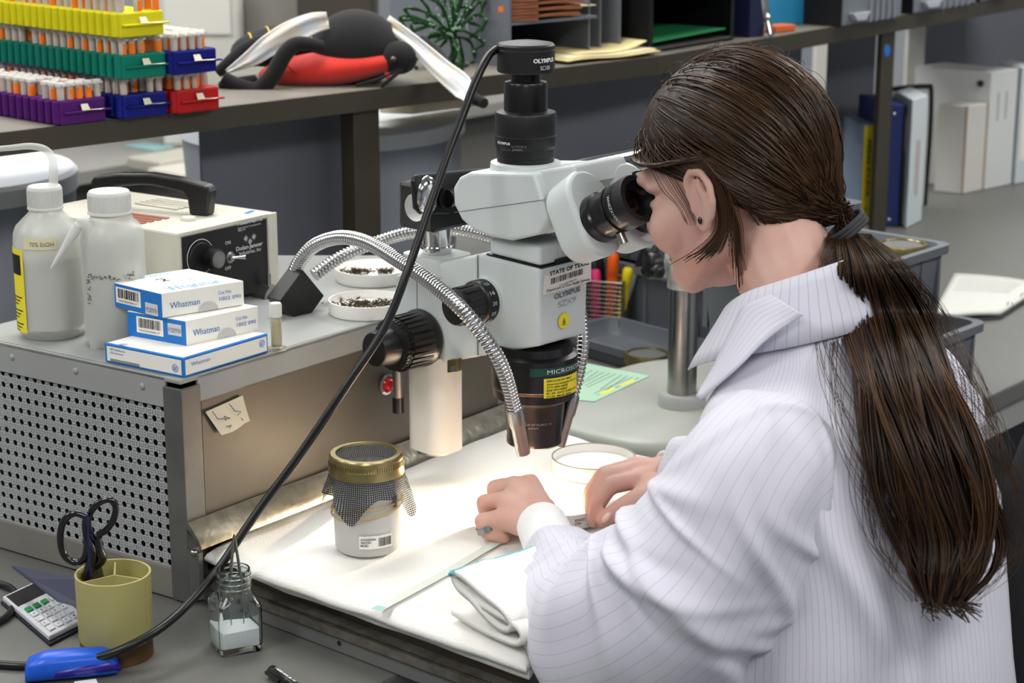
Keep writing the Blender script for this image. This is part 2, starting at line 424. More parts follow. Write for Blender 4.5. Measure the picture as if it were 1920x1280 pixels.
# galvanised rail where the tray meets the box
m_rail = M('galvanised', (150, 145, 132), .3, .85, var=.4, vs=60, bump=.25, bs=90)
r0 = K0 + nF*.002 + dB*-.004
m = MB(); pr = [(0, .094), (.004, .095), (.020, .078), (.0235, .0695), (.0205, .0685), (.0175, .076), (0, .090)]
L = .62; m.prism([up(r0 + nF*a, b) for a, b in pr], [up(r0 + dB*L + nF*a, b) for a, b in pr]); m.build('drip_rail', m_rail, cbox, smooth=30)
MB().ext([up(r0 + nF*.002, .012), up(r0 + nF*.018, .012), up(r0 + nF*.018, .064), up(r0 + nF*.002, .064)], dB*.006).build('tray_bracket', m_post, cbox)
p = FP.pix(363, 1036, .012); MB().ell(p, .004, nu=10, nv=8).build('screw', m_steel, cbox, smooth=60)

# ------------------------------------------------------------------ cold tray in front of it
ZT = .056
N1 = U(384, 1036, ZT); N2 = U(992, 1256, ZT); F2 = U(1275, 876, ZT); F1 = U(900, 768, ZT)
def inset(a, b, c, d, k):
    ctr = (a+b+c+d)/4; return [p + (ctr-p).normalized()*k for p in (a, b, c, d)]
tray = thing('cold_tray', 'low rusty metal tray on the bench under the white towels', 'tray', up((N1+N2+F1+F2)/4, 0))
quadT = [N1, N2, F2, F1]
outd = (N2-N1).cross(V((0, 0, 1))).normalized()
if outd.y > 0: outd = -outd
ins = [up(p, .002) for p in inset(*quadT, .018)]
MB().ext(ins, (0, 0, ZT-.006)).build('tray_body', M('tray_dark', (62, 56, 46), .35, .5, var=.3, vs=12), tray)
alg = (N2-N1).normalized(); m_strip = M('corroded_strip', (112, 106, 96), .35, .7, var=.5, vs=50, rgb2=(150, 146, 138), bump=.5, bs=120)
s0 = N1 - alg*.012 - outd*.012; s1 = N2 + alg*.002 - outd*.012
def strip(z0, z1, o0, o1, name, mat, e0=0, e1=0, bev=.001):
    a, b = s0 - alg*e0, s1 + alg*e1
    return MB().ext([up(a + outd*o0, z0), up(b + outd*o0, z0), up(b + outd*o1, z0), up(a + outd*o1, z0)], (0, 0, z1-z0)).build(name, mat, tray, bevel=bev)
strip(.028, .031, -.01, .017, 'angle_strip', m_strip); strip(.019, .031, .013, .017, 'angle_flange', m_strip)
bs = strip(.001, .017, .006, .012, 'base_strip', M('base_strip', (122, 122, 122), .45, .3, var=.1), e0=.03)
p = up(lerp(s0, s1, .46) + outd*.0122, .011)
MB().lathe([(0, .0003), (.0028, .0003), (.0028, 0)], p, outd, 12).build('screw_hole', m_dark, tray)
MB().lathe([(0, .0003), (.0028, .0003), (.0028, 0)], up(lerp(s0, s1, -.0) + outd*.0122, .011), outd, 12).build('screw_hole', m_dark, tray)
# ---- towels
def m_terry_mat():
    m = M('terry_white', (240, 238, 232), .95, bump=.55, bs=700, sheen=.2); return m
m_terry = m_terry_mat(); m_teal = M('teal_stripe', (120, 188, 190), .95, bump=.5, bs=700)
m_tealfaint = M('faint_teal_stripe', (212, 218, 208), .95, bump=.5, bs=700)
def towel(name, label, q, z0, th, drop, seed, over=.0):
    a, b, c, d = q
    m = MB(); N = 60
    def top(u, v):
        p = lerp(lerp(a, b, u), lerp(d, c, u), v)
        e = min(u, 1-u)*.55; e2 = min(v, 1-v)*.5; k = min(e, e2)
        wob = noise.noise(V((u*4, v*4, seed)))*.0016 + noise.noise(V((u*13, v*13, seed+3)))*.0006
        edge = max(0, 1-k/.012); z = z0 + th + wob - th*.75*edge**2
        wv = noise.noise(V((u*5, v*5, seed+9)))*.004*max(0, 1-k/.03)
        return V((p.x + wv, p.y + wv, z))
    m.grid(top, N, N)
    n0 = len(m.v); 
    # rolled rim down to the underside
    ring = [(i, 0) for i in range(N+1)] + [(N, j) for j in range(1, N+1)] + [(i, N) for i in range(N-1, -1, -1)] + [(0, j) for j in range(N-1, 0, -1)]
    ctr = (a+b+c+d)/4
    idx = [j*(N+1)+i for i, j in ring]; k = len(idx)
    prev = idx
    for s_, (o, dz) in enumerate([(.003, -.0035), (.002, -.007), (-.004, -.008)]):
        base = len(m.v); new = []
        for q_ in idx:
            p = V(m.v[q_]); out = (p - ctr); out.z = 0; out.normalize(); new.append(p + out*o + V((0, 0, dz*th/.008)))
        m.v += [tuple(p) for p in new]; cur = list(range(base, base+k))
        m.f += [(prev[i], prev[(i+1) % k], cur[(i+1) % k], cur[i]) for i in range(k)]; prev = cur
    m.f.append(tuple(reversed(prev)))
    return m.build(name, m_terry, None, smooth=80, label=label, cat='towel')
lw = [p + V((0, 0, 0)) for p in inset(*quadT, .002)]
towel('towel', 'lower white terry towel lining the cold tray, its edge showing beneath', lw, ZT-.004, .009, .0, 1)
uq = [U(478, 1062, ZT+.012), U(986, 1238, ZT+.012), U(1268, 868, ZT+.012), U(905, 772, ZT+.012)]
top_towel = towel('towel', 'upper white terry towel with a faint green stripe under the jar', uq, ZT+.0055, .008, .0, 5)
# woven stripe that runs over the upper towel
ZTOP = ZT + .0145
def ribbon(pts, wd, mat, parent, name, z):
    m = MB(); P = [U(x, y, z) for x, y in pts]; P = catmull(P, 10)
    def f(u, v):
        i = min(int(u*(len(P)-1)), len(P)-2); t = u*(len(P)-1)-i; p = lerp(P[i], P[i+1], t); d = (P[i+1]-P[i]).normalized(); s = V((-d.y, d.x, 0))
        q = p + s*wd*(v-.5); return q
    m.grid(f, len(P)-1, 2); return m.build(name, mat, parent)
ribbon([(708, 1142), (830, 1076), (925, 1020), (1010, 972)], .011, m_tealfaint, top_towel, 'woven_stripe', ZTOP+.0022)
ribbon([(1212, 890), (1240, 869)], .011, M('teal_pale', (160, 196, 190), .95), top_towel, 'stripe_end', ZTOP+.0022)
ribbon([(704, 1143), (716, 1136)], .011, M('teal_pale', (160, 196, 190), .95), top_towel, 'stripe_end', ZTOP+.0024)
# ---- folded face cloth
def folded_cloth():
    zc = ZT + .016; o = U(915, 1232, zc); e = U(985, 1082, zc) - U(905, 1150, zc); e.z = 0; e.normalize(); s = V((e.y, -e.x, 0))
    c = thing('folded_cloth', 'small folded white cloth with teal hem beside the coat sleeve', 'cloth', U(915, 1180, zc))
    o = U(851, 1160, zc); s = (U(985, 1228, zc) - U(851, 1160, zc)); s.z = 0; W = s.length*.98; s.normalize(); e = V((-s.y, s.x, 0)); dep = .10
    prof = [(.0, .004), (.03, .002), (.06, .0015), (.082, .004), (.092, .012), (.088, .020), (.075, .024), (.05, .026), (.02, .030), (.006, .036), (.001, .044), (.006, .0485), (.016, .047), (.04, .040), (.066, .033), (.078, .024), (.074, .015), (.062, .012), (.045, .018), (.028, .027), (.012, .034)]
    k = W/.092; pr = catmull([V((x*k, 0, z*.92)) for x, z in prof], 5)
    m = MB()
    def f(u, v):
        i = min(int(u*(len(pr)-1)), len(pr)-2); t = u*(len(pr)-1)-i; p = lerp(pr[i], pr[i+1], t)
        return o + s*(p.x + .004*noise.noise(V((u*6, v*4, 2)))) + e*(v*dep - .003 + .003*noise.noise(V((u*9, v*3, 8)))) + V((0, 0, p.z + .004 + .0012*noise.noise(V((u*14, v*9, 5)))))
    m.grid(f, 110, 24); m.build('cloth', m_terry, c, smooth=80, solid=.0055)
    hem = MB(); i0 = [i for i, p in enumerate(pr)][int(.50*len(pr))]
    hp = [f(.51, v/20) + V((0, 0, .0026)) - s*.002 for v in range(21)]
    hem.tube(hp, [.0016 + .0006*random.random() for _ in hp], 6); hem.build('teal_hem', m_teal, c, smooth=60)
    hp2 = [f(.49+.05*v/8, 0) + V((0, 0, .002)) - e*.002 for v in range(9)]
    MB().tube(hp2, .0022, 6).build('hem_corner', m_teal, c, smooth=60)
folded_cloth()

# ------------------------------------------------------------------ specimen jar with mesh lid
def jar():
    c = U(690, 1027, ZTOP); t = (c - C0).length/F*1.0; kx = c.y/ray(690, 1027).y
    j = thing('specimen_jar', 'frosted plastic jar with brass ring lid over black mesh on the towel', 'jar', c)
    zc = lambda py: ZY(py, c.y) - c.z
    r = .0345
    m = MB(); m.lathe([(0, .002), (r*.92, .002), (r*.98, .006), (r, .03), (r*1.02, .075), (r*1.02, .088), (r*.97, .088), (r*.95, .03), (r*.93, .008), (0, .006)], c, n=40)
    m.build('jar_body', M('frosted_plastic', (226, 224, 220), .45, trans=.35, sss=0, ior=1.3), j, smooth=50)
    RL = .0385; H = .092
    brass = M('brass_ring', (176, 160, 110), .3, .9, var=.35, vs=60)
    m = MB(); m.lathe([(RL*.80, H+.0105), (RL*.82, H+.013), (RL*.95, H+.013), (RL, H+.010), (RL*1.0, H+.002), (RL*.985, H+.001), (RL*1.02, H-.004), (RL*1.02, H-.008), (RL*.97, H-.0085), (RL*.95, H+.009), (RL*.80, H+.0105)], c, n=48); m.build('lid_ring', brass, j, smooth=40)
    kn = MB()
    for i in range(90):
        a = 2*math.pi*i/90; d = V((math.cos(a), math.sin(a), 0)); kn.box(c + d*(RL*1.0) + V((0, 0, H+.0045)), d*.0008, V((-d.y, d.x, 0))*.0007, V((0, 0, .0028)))
    kn.build('knurling', brass, j)
    m_net = mesh_cloth('black_net', (38, 40, 44), 480, .42)
    # net across the lid
    m = MB(); n = 24; su = []; sv = []
    for jj in range(n+1):
        for i in range(n+1):
            x, y = (i/n*2-1), (jj/n*2-1); k = max(abs(x), abs(y)); rr = math.hypot(x, y); f = k/rr if rr > 0 else 0
            x, y = x*f*RL*.84, y*f*RL*.84; z = H+.0112 - .003*(1-(math.hypot(x, y)/RL/.84)**2)
            m.v.append(tuple(c + V((x, y, z)))); su.append(x); sv.append(y)
    m.f = [(q*(n+1)+i, q*(n+1)+i+1, (q+1)*(n+1)+i+1, (q+1)*(n+1)+i) for q in range(n) for i in range(n)]
    m.build('net_top', m_net, j, smooth=60, attr={'su': su, 'sv': sv})
    # hanging skirt with four square corners
    m = MB(); su = []; sv = []; nu, nv = 160, 10
    for q in range(nv+1):
        for i in range(nu+1):
            a = 2*math.pi*i/nu; t = q/nv
            corner = abs(math.cos(2*(a+.30)))**5; Ls = .020 + .026*corner
            fold = .0035*math.cos(9*a+1) + .004*noise.noise(V((math.cos(a)*3, math.sin(a)*3, 1)))
            rr = RL*1.0 + t*(.006 + .006*corner) + fold*t
            m.v.append(tuple(c + V((rr*math.cos(a), rr*math.sin(a), H-.006 - t*Ls)))); su.append(a*RL); sv.append(t*Ls)
    m.f = [(q*(nu+1)+i, q*(nu+1)+i+1, (q+1)*(nu+1)+i+1, (q+1)*(nu+1)+i) for q in range(nv) for i in range(nu)]
    m.build('net_skirt', m_net, j, smooth=60, attr={'su': su, 'sv': sv})
    band = M('rubber_band', (196, 170, 120), .5)
    for k in range(2):
        pts = [c + V((math.cos(a)*(r+.0025), math.sin(a)*(r+.0025), .047 + k*.004 + .006*math.sin(a+1.2+k*.8))) for a in [2*math.pi*i/48 for i in range(48)]]
        MB().tube(pts, .0011, 6, closed=True).build('rubber_band', band, j, smooth=60)
    MB().box(c + V((.0355*math.cos(-.55), .0355*math.sin(-.55), .058)), (.002, 0, 0), (0, .004, 0), (0, 0, .005)).build('clip', M('clip_brown', (110, 84, 50), .5), j, bevel=.001)
    mp = cmap(c, r*1.0, 0, c.z, .0012)
    quad(mp, -.006, .012, .029, .026, m_paper, j, 'paper_label', 10)
    mp2 = cmap(c, r*1.0, 0, c.z, .0016)
    barcode(mp2, .0135, .0145, .0275, .0235, m_ink, j, 18, 3)
    sh = cmap(c, r, 0, c.z + .0215, .0016)
    for k, s_ in enumerate(('AYA2505356', '2022701', 'MOSID')):
        text(s_, (lambda x, y, k=k: sh(x - .0045, y - k*.0033)), .0022, m_ink, j, w=.015 if k == 0 else (.0105 if k == 1 else .0075), bold=.02)
jar()

# ------------------------------------------------------------------ petri dishes on the towel
m_dish = M('dish_white', (244, 242, 236), .4)
m_clear = M('clear_rim', (225, 222, 215), .25, trans=.35, ior=1.2)
def dish(name, label, c, r, h, fill, rim, mat=m_dish):
    d = thing(name, label, 'petri dish', c)
    MB().lathe([(0, .0005), (r*.985, .0005), (r, .002), (r, h), (r*.965, h), (r*.955, .004), (0, .004)], c, n=64).build('dish_wall', mat, d, smooth=40)
    if fill: MB().lathe([(0, fill), (r*.94, fill), (r*.955, fill-.001)], c, n=64).build('filter_pad', M('filter_paper', (248, 247, 242), .9), d, smooth=40)
    if rim: MB().lathe([(r*.962, h), (r*.965, h+.0007), (r*1.0, h+.0007), (r*1.003, h)], c, n=64).build('rim', rim, d, smooth=40)
    return d
m_rimgrey = M('grey_rim', (150, 146, 132), .4)
dish('petri_dish', 'open white petri dish lined with filter paper behind the two hands', U(1113, 882, ZTOP+.001), .049, .0175, .008, m_rimgrey)
cD = U(1052, 968, ZTOP+.001)
wd = dish('petri_dish', 'bar-coded petri dish held between the hands under the microscope', cD, .0455, .017, .006, None)
mp = cmap(cD, .0455, 0, cD.z, .0006)
quad(mp, .012, .003, .040, .0155, m_paper, wd, 'paper_label', 14)
mp2 = cmap(cD, .0455, 0, cD.z, .0010)
barcode(mp2, .0285, .0035, .0385, .0145, m_ink, wd, 14, 9)
for k, s_ in enumerate(('42505357', '2700')): text(s_, (lambda x, y, k=k: mp2(x+.0135, y+.0102-k*.0038)), .0027, m_ink, wd, w=.0125 if k == 0 else .007, bold=.02)
# ------------------------------------------------------------------ things on the cabinet top
m_cond = M('bottle_plastic', (226, 228, 222), .28, alpha=.42)
m_capw = M('cap_plastic', (232, 232, 228), .4, trans=.25, ior=1.2)
m_liq = M('bottle_liquid', (186, 183, 164), .3, alpha=.85)
def ridged_cap(m, c, r, h0, h1, n=48):
    m.lathe([(0, h1), (r*.93, h1), (r, h1-.002), (r, h0+.003), (r*1.05, h0+.002), (r*1.05, h0), (0, h0)], c, n=40)
    for i in range(n):
        a = 2*math.pi*i/n; d = V((math.cos(a), math.sin(a), 0)); m.box(c + d*r + V((0, 0, (h0+h1)/2)), d*.0005, V((-d.y, d.x, 0))*.0006, V((0, 0, (h1-h0)*.36)))
def bottle_left():
    c = U(100, 626, ZB); b = thing('wash_bottle', 'wash bottle with bent spout and yellow hazard label', 'bottle', c); z = lambda py: ZY(py, c.y) - ZB
    r = .0375; h1 = z(435); h2 = z(392); hc = z(348)
    MB().lathe([(0, .001), (r*.86, .001), (r*.97, .006), (r, .014), (r, h1-.01), (r*.98, h1), (r*.9, h1+.008), (r*.66, h1+.017), (r*.48, h2-.002), (r*.46, h2+.004), (r*.42, h2+.004), (r*.6, h1+.014), (r*.95, h1-.01), (r*.95, .012), (0, .005)], c, n=48).build('bottle_body', m_cond, b, smooth=50)
    MB().lathe([(0, .006), (r*.93, .012), (r*.94, h1*.78), (0, h1*.78)], c, n=40).build('liquid', m_liq, b, smooth=50)
    m = MB(); ridged_cap(m, c, r*.5, h2+.001, hc); m.build('cap', m_capw, b, smooth=40)
    y = c.y; P = [D(x, yy, y) for x, yy in ((100, 352), (100, 318), (97, 294), (82, 279), (55, 274), (20, 277), (-60, 284))]
    P = catmull(P, 8); MB().tube(P, [.0052 - .0024*i/len(P) for i in range(len(P))], 12).build('spout', m_cond, b, smooth=60)
    f = cmap(c, r, 0, c.z, .0007); a = lambda px: (px-100)*c.y/3600
    quad(f, -.060, z(612), -.0215, z(458), m_yellow, b, 'hazard_label', 16)
    f2 = cmap(c, r, 0, c.z, .0011); quad(f2, -.058, z(505), -.0255, z(468), m_ink, b, 'warning_block', 12)
    for k in range(9):
        yy = 548 + k*6.5 + (5 if k > 2 else 0) + (5 if k > 5 else 0); quad(f2, -.056, z(yy), -.026 - .004*((k*7) % 3), z(yy-2.2), m_ink, b, 'label_text_line', 8)
    quad(f, -.019, z(455), .018, z(434), M('masking_tape', (226, 216, 180), .7), b, 'tape', 12)
    text('70% EtOH', lambda x, y: f2(x-.011, y+z(449)), .005, m_grayink, b, w=.026)
bottle_left()
def bottle_right():
    c = U(226, 642, ZB); b = thing('wash_bottle', 'side-arm wash bottle with white screw cap beside the filter paper boxes', 'bottle', c); z = lambda py: ZY(py, c.y) - ZB
    r = .0345; h1 = z(432); h2 = z(397); hc = z(357)
    cc = c + V((-.003, 0, 0))
    MB().lathe([(0, .001), (r*.9, .001), (r, .006), (r, h1-.008), (r*.97, h1), (r*.86, h1+.008), (r*.68, h1+.013), (r*.62, h2), (r*.58, h2), (r*.8, h1+.004), (r*.95, h1-.01), (r*.95, .010), (0, .005)], cc, n=48).build('bottle_body', m_cond, b, smooth=50)
    MB().lathe([(0, .006), (r*.93, .010), (r*.94, h1*.88), (0, h1*.88)], cc, n=40).build('liquid', M('clear_liquid', (186, 184, 172), .3, alpha=.75), b, smooth=50)
    ct = D(205, 380, c.y); ct.z = c.z
    m = MB(); ridged_cap(m, ct, r*.66, h2-.001, hc); m.build('cap', m_capw, b, smooth=40)
    P = catmull([D(x, y, c.y-.02) for x, y in ((182, 652), (180, 560), (176, 490), (170, 440), (158, 418), (146, 420))], 8)
    MB().tube(P, [.0075]*(len(P)-6) + [.007, .0065, .006, .0055, .005, .005], 14).build('side_arm', m_cond, b, smooth=60)
    P = [D(x, y, c.y-.022) for x, y in ((148, 421), (140, 434), (131, 448), (96, 503))]
    MB().tube(P, [.0052, .0058, .0048, .0012], 12).build('nozzle', m_capw, b, smooth=60)
    f = cmap(cc, r, 0, c.z, .0006)
    rr = random.Random(4)
    m = MB()
    for k in range(90):
        x = rr.uniform(-.026, .03); y = z(508) + rr.gauss(0, .0016); 
        if k > 60: x = rr.uniform(-.028, -.022); y = rr.uniform(z(560), z(515))
        s = rr.uniform(.0006, .0016); a = rr.uniform(0, 3)
        m.add([f(x, y), f(x+s*1.6, y+s*.3*math.sin(a)), f(x+s, y+s), f(x-s*.4, y+s*.7)], [(0, 1, 2, 3)])
    m.build('worn_print', M('worn_print', (96, 92, 84), .7), b)
bottle_right()

# ---- boxes of filter paper
m_card = M('box_card', (242, 240, 232), .6, var=.02)
m_cblue = M('box_blue', (28, 118, 200), .55)
def paper_box(label, pc, pl, pr, z, h, style):
    c, l, r = U(*pc, z), U(*pl, z), U(*pr, z); o4 = l + r - c
    b = thing('filter_paper_box', label, 'box', (l+r)/2, 'stacked boxes of filter paper')
    MB().ext([c, r, o4, l], (0, 0, h)).build('carton', m_card if style != 3 else m_cblue, b, bevel=.0006)
    eL = (c-l).normalized(); eR = (r-c).normalized(); Z = V((0, 0, 1)); wl = (c-l).length; wr = (r-c).length
    fl = pmap(l, eL, Z); fr = pmap(c, eR, Z); ft = pmap(l + V((0, 0, h)), eL, eR)
    fl2 = pmap(l, eL, Z, .0008); fr2 = pmap(c, eR, Z, .0008); ft2 = pmap(l + V((0, 0, h)), eL, eR, .0008)
    if style in (1, 2):
        quad(fl, .0, 0.0, wl, h*.97, m_cblue, b, 'blue_end')
        quad(ft, wl*.0, wr*.9, wl, wr*.985, M('box_blue_print', (128, 172, 214), .6), b, 'print_band') if False else None
        quad(fl2, wl*.16, h*.20, wl*.62, h*.86, m_paper, b, 'barcode_label'); barcode(pmap(l, eL, Z, .0011), wl*.2, h*.42, wl*.58, h*.8, m_ink, b, 28, style)
        text('*WH7181002090117*', pmap(l + eL*wl*.20 + Z*h*.26, eL, Z, .0011), h*.09, m_ink, b, w=wl*.36)
        quad(fl2, wl*.70, h*.02 if style == 1 else h*.34, wl*.93, h*.5 if style == 1 else h*.80, M('grey_sticker', (206, 208, 214), .6), b, 'date_sticker')
        text('FC007974', pmap(l + eL*wl*.715 + Z*h*(.12 if style == 1 else .44), eL, Z, .0011), h*.2, m_grayink, b, w=wl*.2)
        text('Whatman', pmap(c + eR*wr*.09 + Z*h*.33, eR, Z, .0008), h*.26, m_blueink, b, w=wr*.36)
        text('Cat No', pmap(c + eR*wr*.68 + Z*h*.60, eR, Z, .0008), h*.14, m_blueink, b, w=wr*.16)
        text('1002 090', pmap(c + eR*wr*.69 + Z*h*.33, eR, Z, .0008), h*.16, m_blueink, b, w=wr*.27)
        # the half-moon thumb cut of the lid
        m = MB(); P = [fr2(wr*.55 + .012*math.cos(t), .0002 + .010*math.sin(t)) for t in [math.pi*i/14 for i in range(15)]]
        m.add(P, [tuple(range(15))]); m.build('thumb_cut', M('thumb_cut', (196, 194, 190), .7), b)
        if style == 1:
            # top print, seen from the right-hand side
            P0 = l + Z*h
            text('FILTER PAPERS', pmap(P0 + eL*wl*.10 + eR*wr*.06, eR, -eL, .0006), .006, M('pale_blue_ink', (120, 168, 214), .6), b, w=wr*.62) if False else None
            text('FILTER PAPERS', pmap(l + eR*wr*.12 + eL*wl*.17 + Z*h, eR, -eL, .0006), .0115, M('pale_blue_ink', (120, 168, 214), .6), b, w=wr*.62)
            text('2', pmap(l + eR*wr*.37 + eL*wl*.46 + Z*h, eR, -eL, .0006), .015, m_ink, b, w=.011)
            text('Cat No 1002 090\n100 circles 90mm', pmap(l + eR*wr*.32 + eL*wl*.57 + Z*h, eR, -eL, .0006), .0065, m_grayink, b, w=wr*.38)
            text('Whatman', pmap(l + eR*wr*.16 + eL*wl*.95 + Z*h, eR, -eL, .0006), .021, M('pale_blue_ink', (120, 168, 214), .6), b, w=wr*.66)
    else:
        i = .0022
        quad(fl, i*1.4, i, wl-i*1.2, h-i, m_card, b, 'white_end'); quad(fr, i, i, wr-i, h-i, m_card, b, 'white_front'); quad(ft, i, i, wl-i, wr-i, m_card, b, 'white_top')
        text('GE Healthcare\nLife Sciences', pmap(l + eL*wl*.07 + Z*h*.70, eL, Z, .0008), .0026, m_blueink, b, w=wl*.20)
        for k in range(3): quad(fl2, wl*.07, h*(.22-.05*k), wl*.45, h*(.22-.05*k)+.0006, m_grayink, b, 'small_print')
        text('Whatman', pmap(c + eR*wr*.08 + Z*h*.50, eR, Z, .0008), h*.20, m_blueink, b, w=wr*.22)
        for (mp, x, y) in ((fl2, wl*.9, h*.42), (fr2, wr*.92, h*.58), (ft2, wl*.2, wr*.04)):
            m = MB(); n = 20; rr = .0042
            V_ = [mp(x + rr*math.cos(2*math.pi*k/n), y + rr*math.sin(2*math.pi*k/n)) for k in range(n)] + [mp(x + rr*.84*math.cos(2*math.pi*k/n), y + rr*.84*math.sin(2*math.pi*k/n)) for k in range(n)]
            m.add(V_, [(k, (k+1) % n, n+(k+1) % n, n+k) for k in range(n)]); m.build('round_emblem', m_cblue, b)
            text('GE', (lambda X, Y, mp=mp, x=x, y=y: mp(x-.0027+X, y-.0022+Y)), .0042, m_cblue, b, w=.0054, shear=.4, bold=.02)
paper_box('blue-edged flat white filter paper box, bottom of the stack', (345, 708), (198, 678), (503, 660), ZB+.0005, .0205, 3)
paper_box('white filter paper box with blue end, middle of the stack', (350, 648), (241, 628), (485, 619), ZB+.0215, .027, 2)
paper_box('white filter paper box with blue end and thumb cut, top of the stack', (305, 596), (204, 571), (458, 571), ZB+.0492, .0265, 1)

# ---- small vial beside the boxes
c = U(519, 655, ZB); v = thing('sample_vial', 'tiny clear vial with frosted cap beside the filter paper boxes', 'vial', c)
MB().lathe([(0, 0), (.011, 0), (.011, .002), (.0062, .0025), (.006, .037), (.0055, .037), (.0055, .004), (0, .004)], c, n=24).build('vial_body', M('vial_clear', (240, 236, 220), .1, trans=.85, ior=1.2), v, smooth=40)
MB().lathe([(0, .004), (.0054, .004), (.0054, .030), (0, .030)], c, n=20).build('fluid', M('vial_fluid', (235, 225, 180), .1, trans=.7, ior=1.2), v, smooth=40)
MB().lathe([(0, .052), (.006, .052), (.0068, .050), (.0068, .037), (0, .037)], c, n=24).build('cap', m_capw, v, smooth=40)

# ---- dishes of insects on the cabinet top
def insects(parent, c, blobs, seed, z):
    r = random.Random(seed); m = MB()
    for (dx, dy, sx, sy, n) in blobs:
        for _ in range(n):
            p = c + V((dx + r.gauss(0, sx), dy + r.gauss(0, sy), z + abs(r.gauss(0, .0025))))
            d = V((r.uniform(-1, 1), r.uniform(-1, 1), r.uniform(-.3, .6))).normalized()*r.uniform(.0015, .003)
            m.tube([p - d, p, p + d], [.0004, .0007, .0003], 4)
            for q in range(3):
                e = V((r.uniform(-1, 1), r.uniform(-1, 1), r.uniform(-.2, .8))).normalized()*.004; m.tube([p, p+e], [.00025, .00015], 3)
    return m.build('insect_heap', M('insect_brown', (74, 62, 34), .8), parent, kind='stuff')
c = U(688, 585, ZB); d_ = dish('petri_dish', 'white petri dish heaped with dead mosquitoes, nearer of two on the cabinet', c, .0445, .016, .006, None)
insects(d_, c, [(-.012, 0, .013, .007, 170), (.017, .002, .008, .008, 110)], 3, .008)
c = U(700, 524, ZB); d_ = dish('petri_dish', 'white petri dish with two piles of mosquitoes, further one on the cabinet', c, .047, .016, .006, None)
insects(d_, c, [(-.02, .002, .010, .004, 130), (.014, .003, .006, .004, 80)], 5, .008)

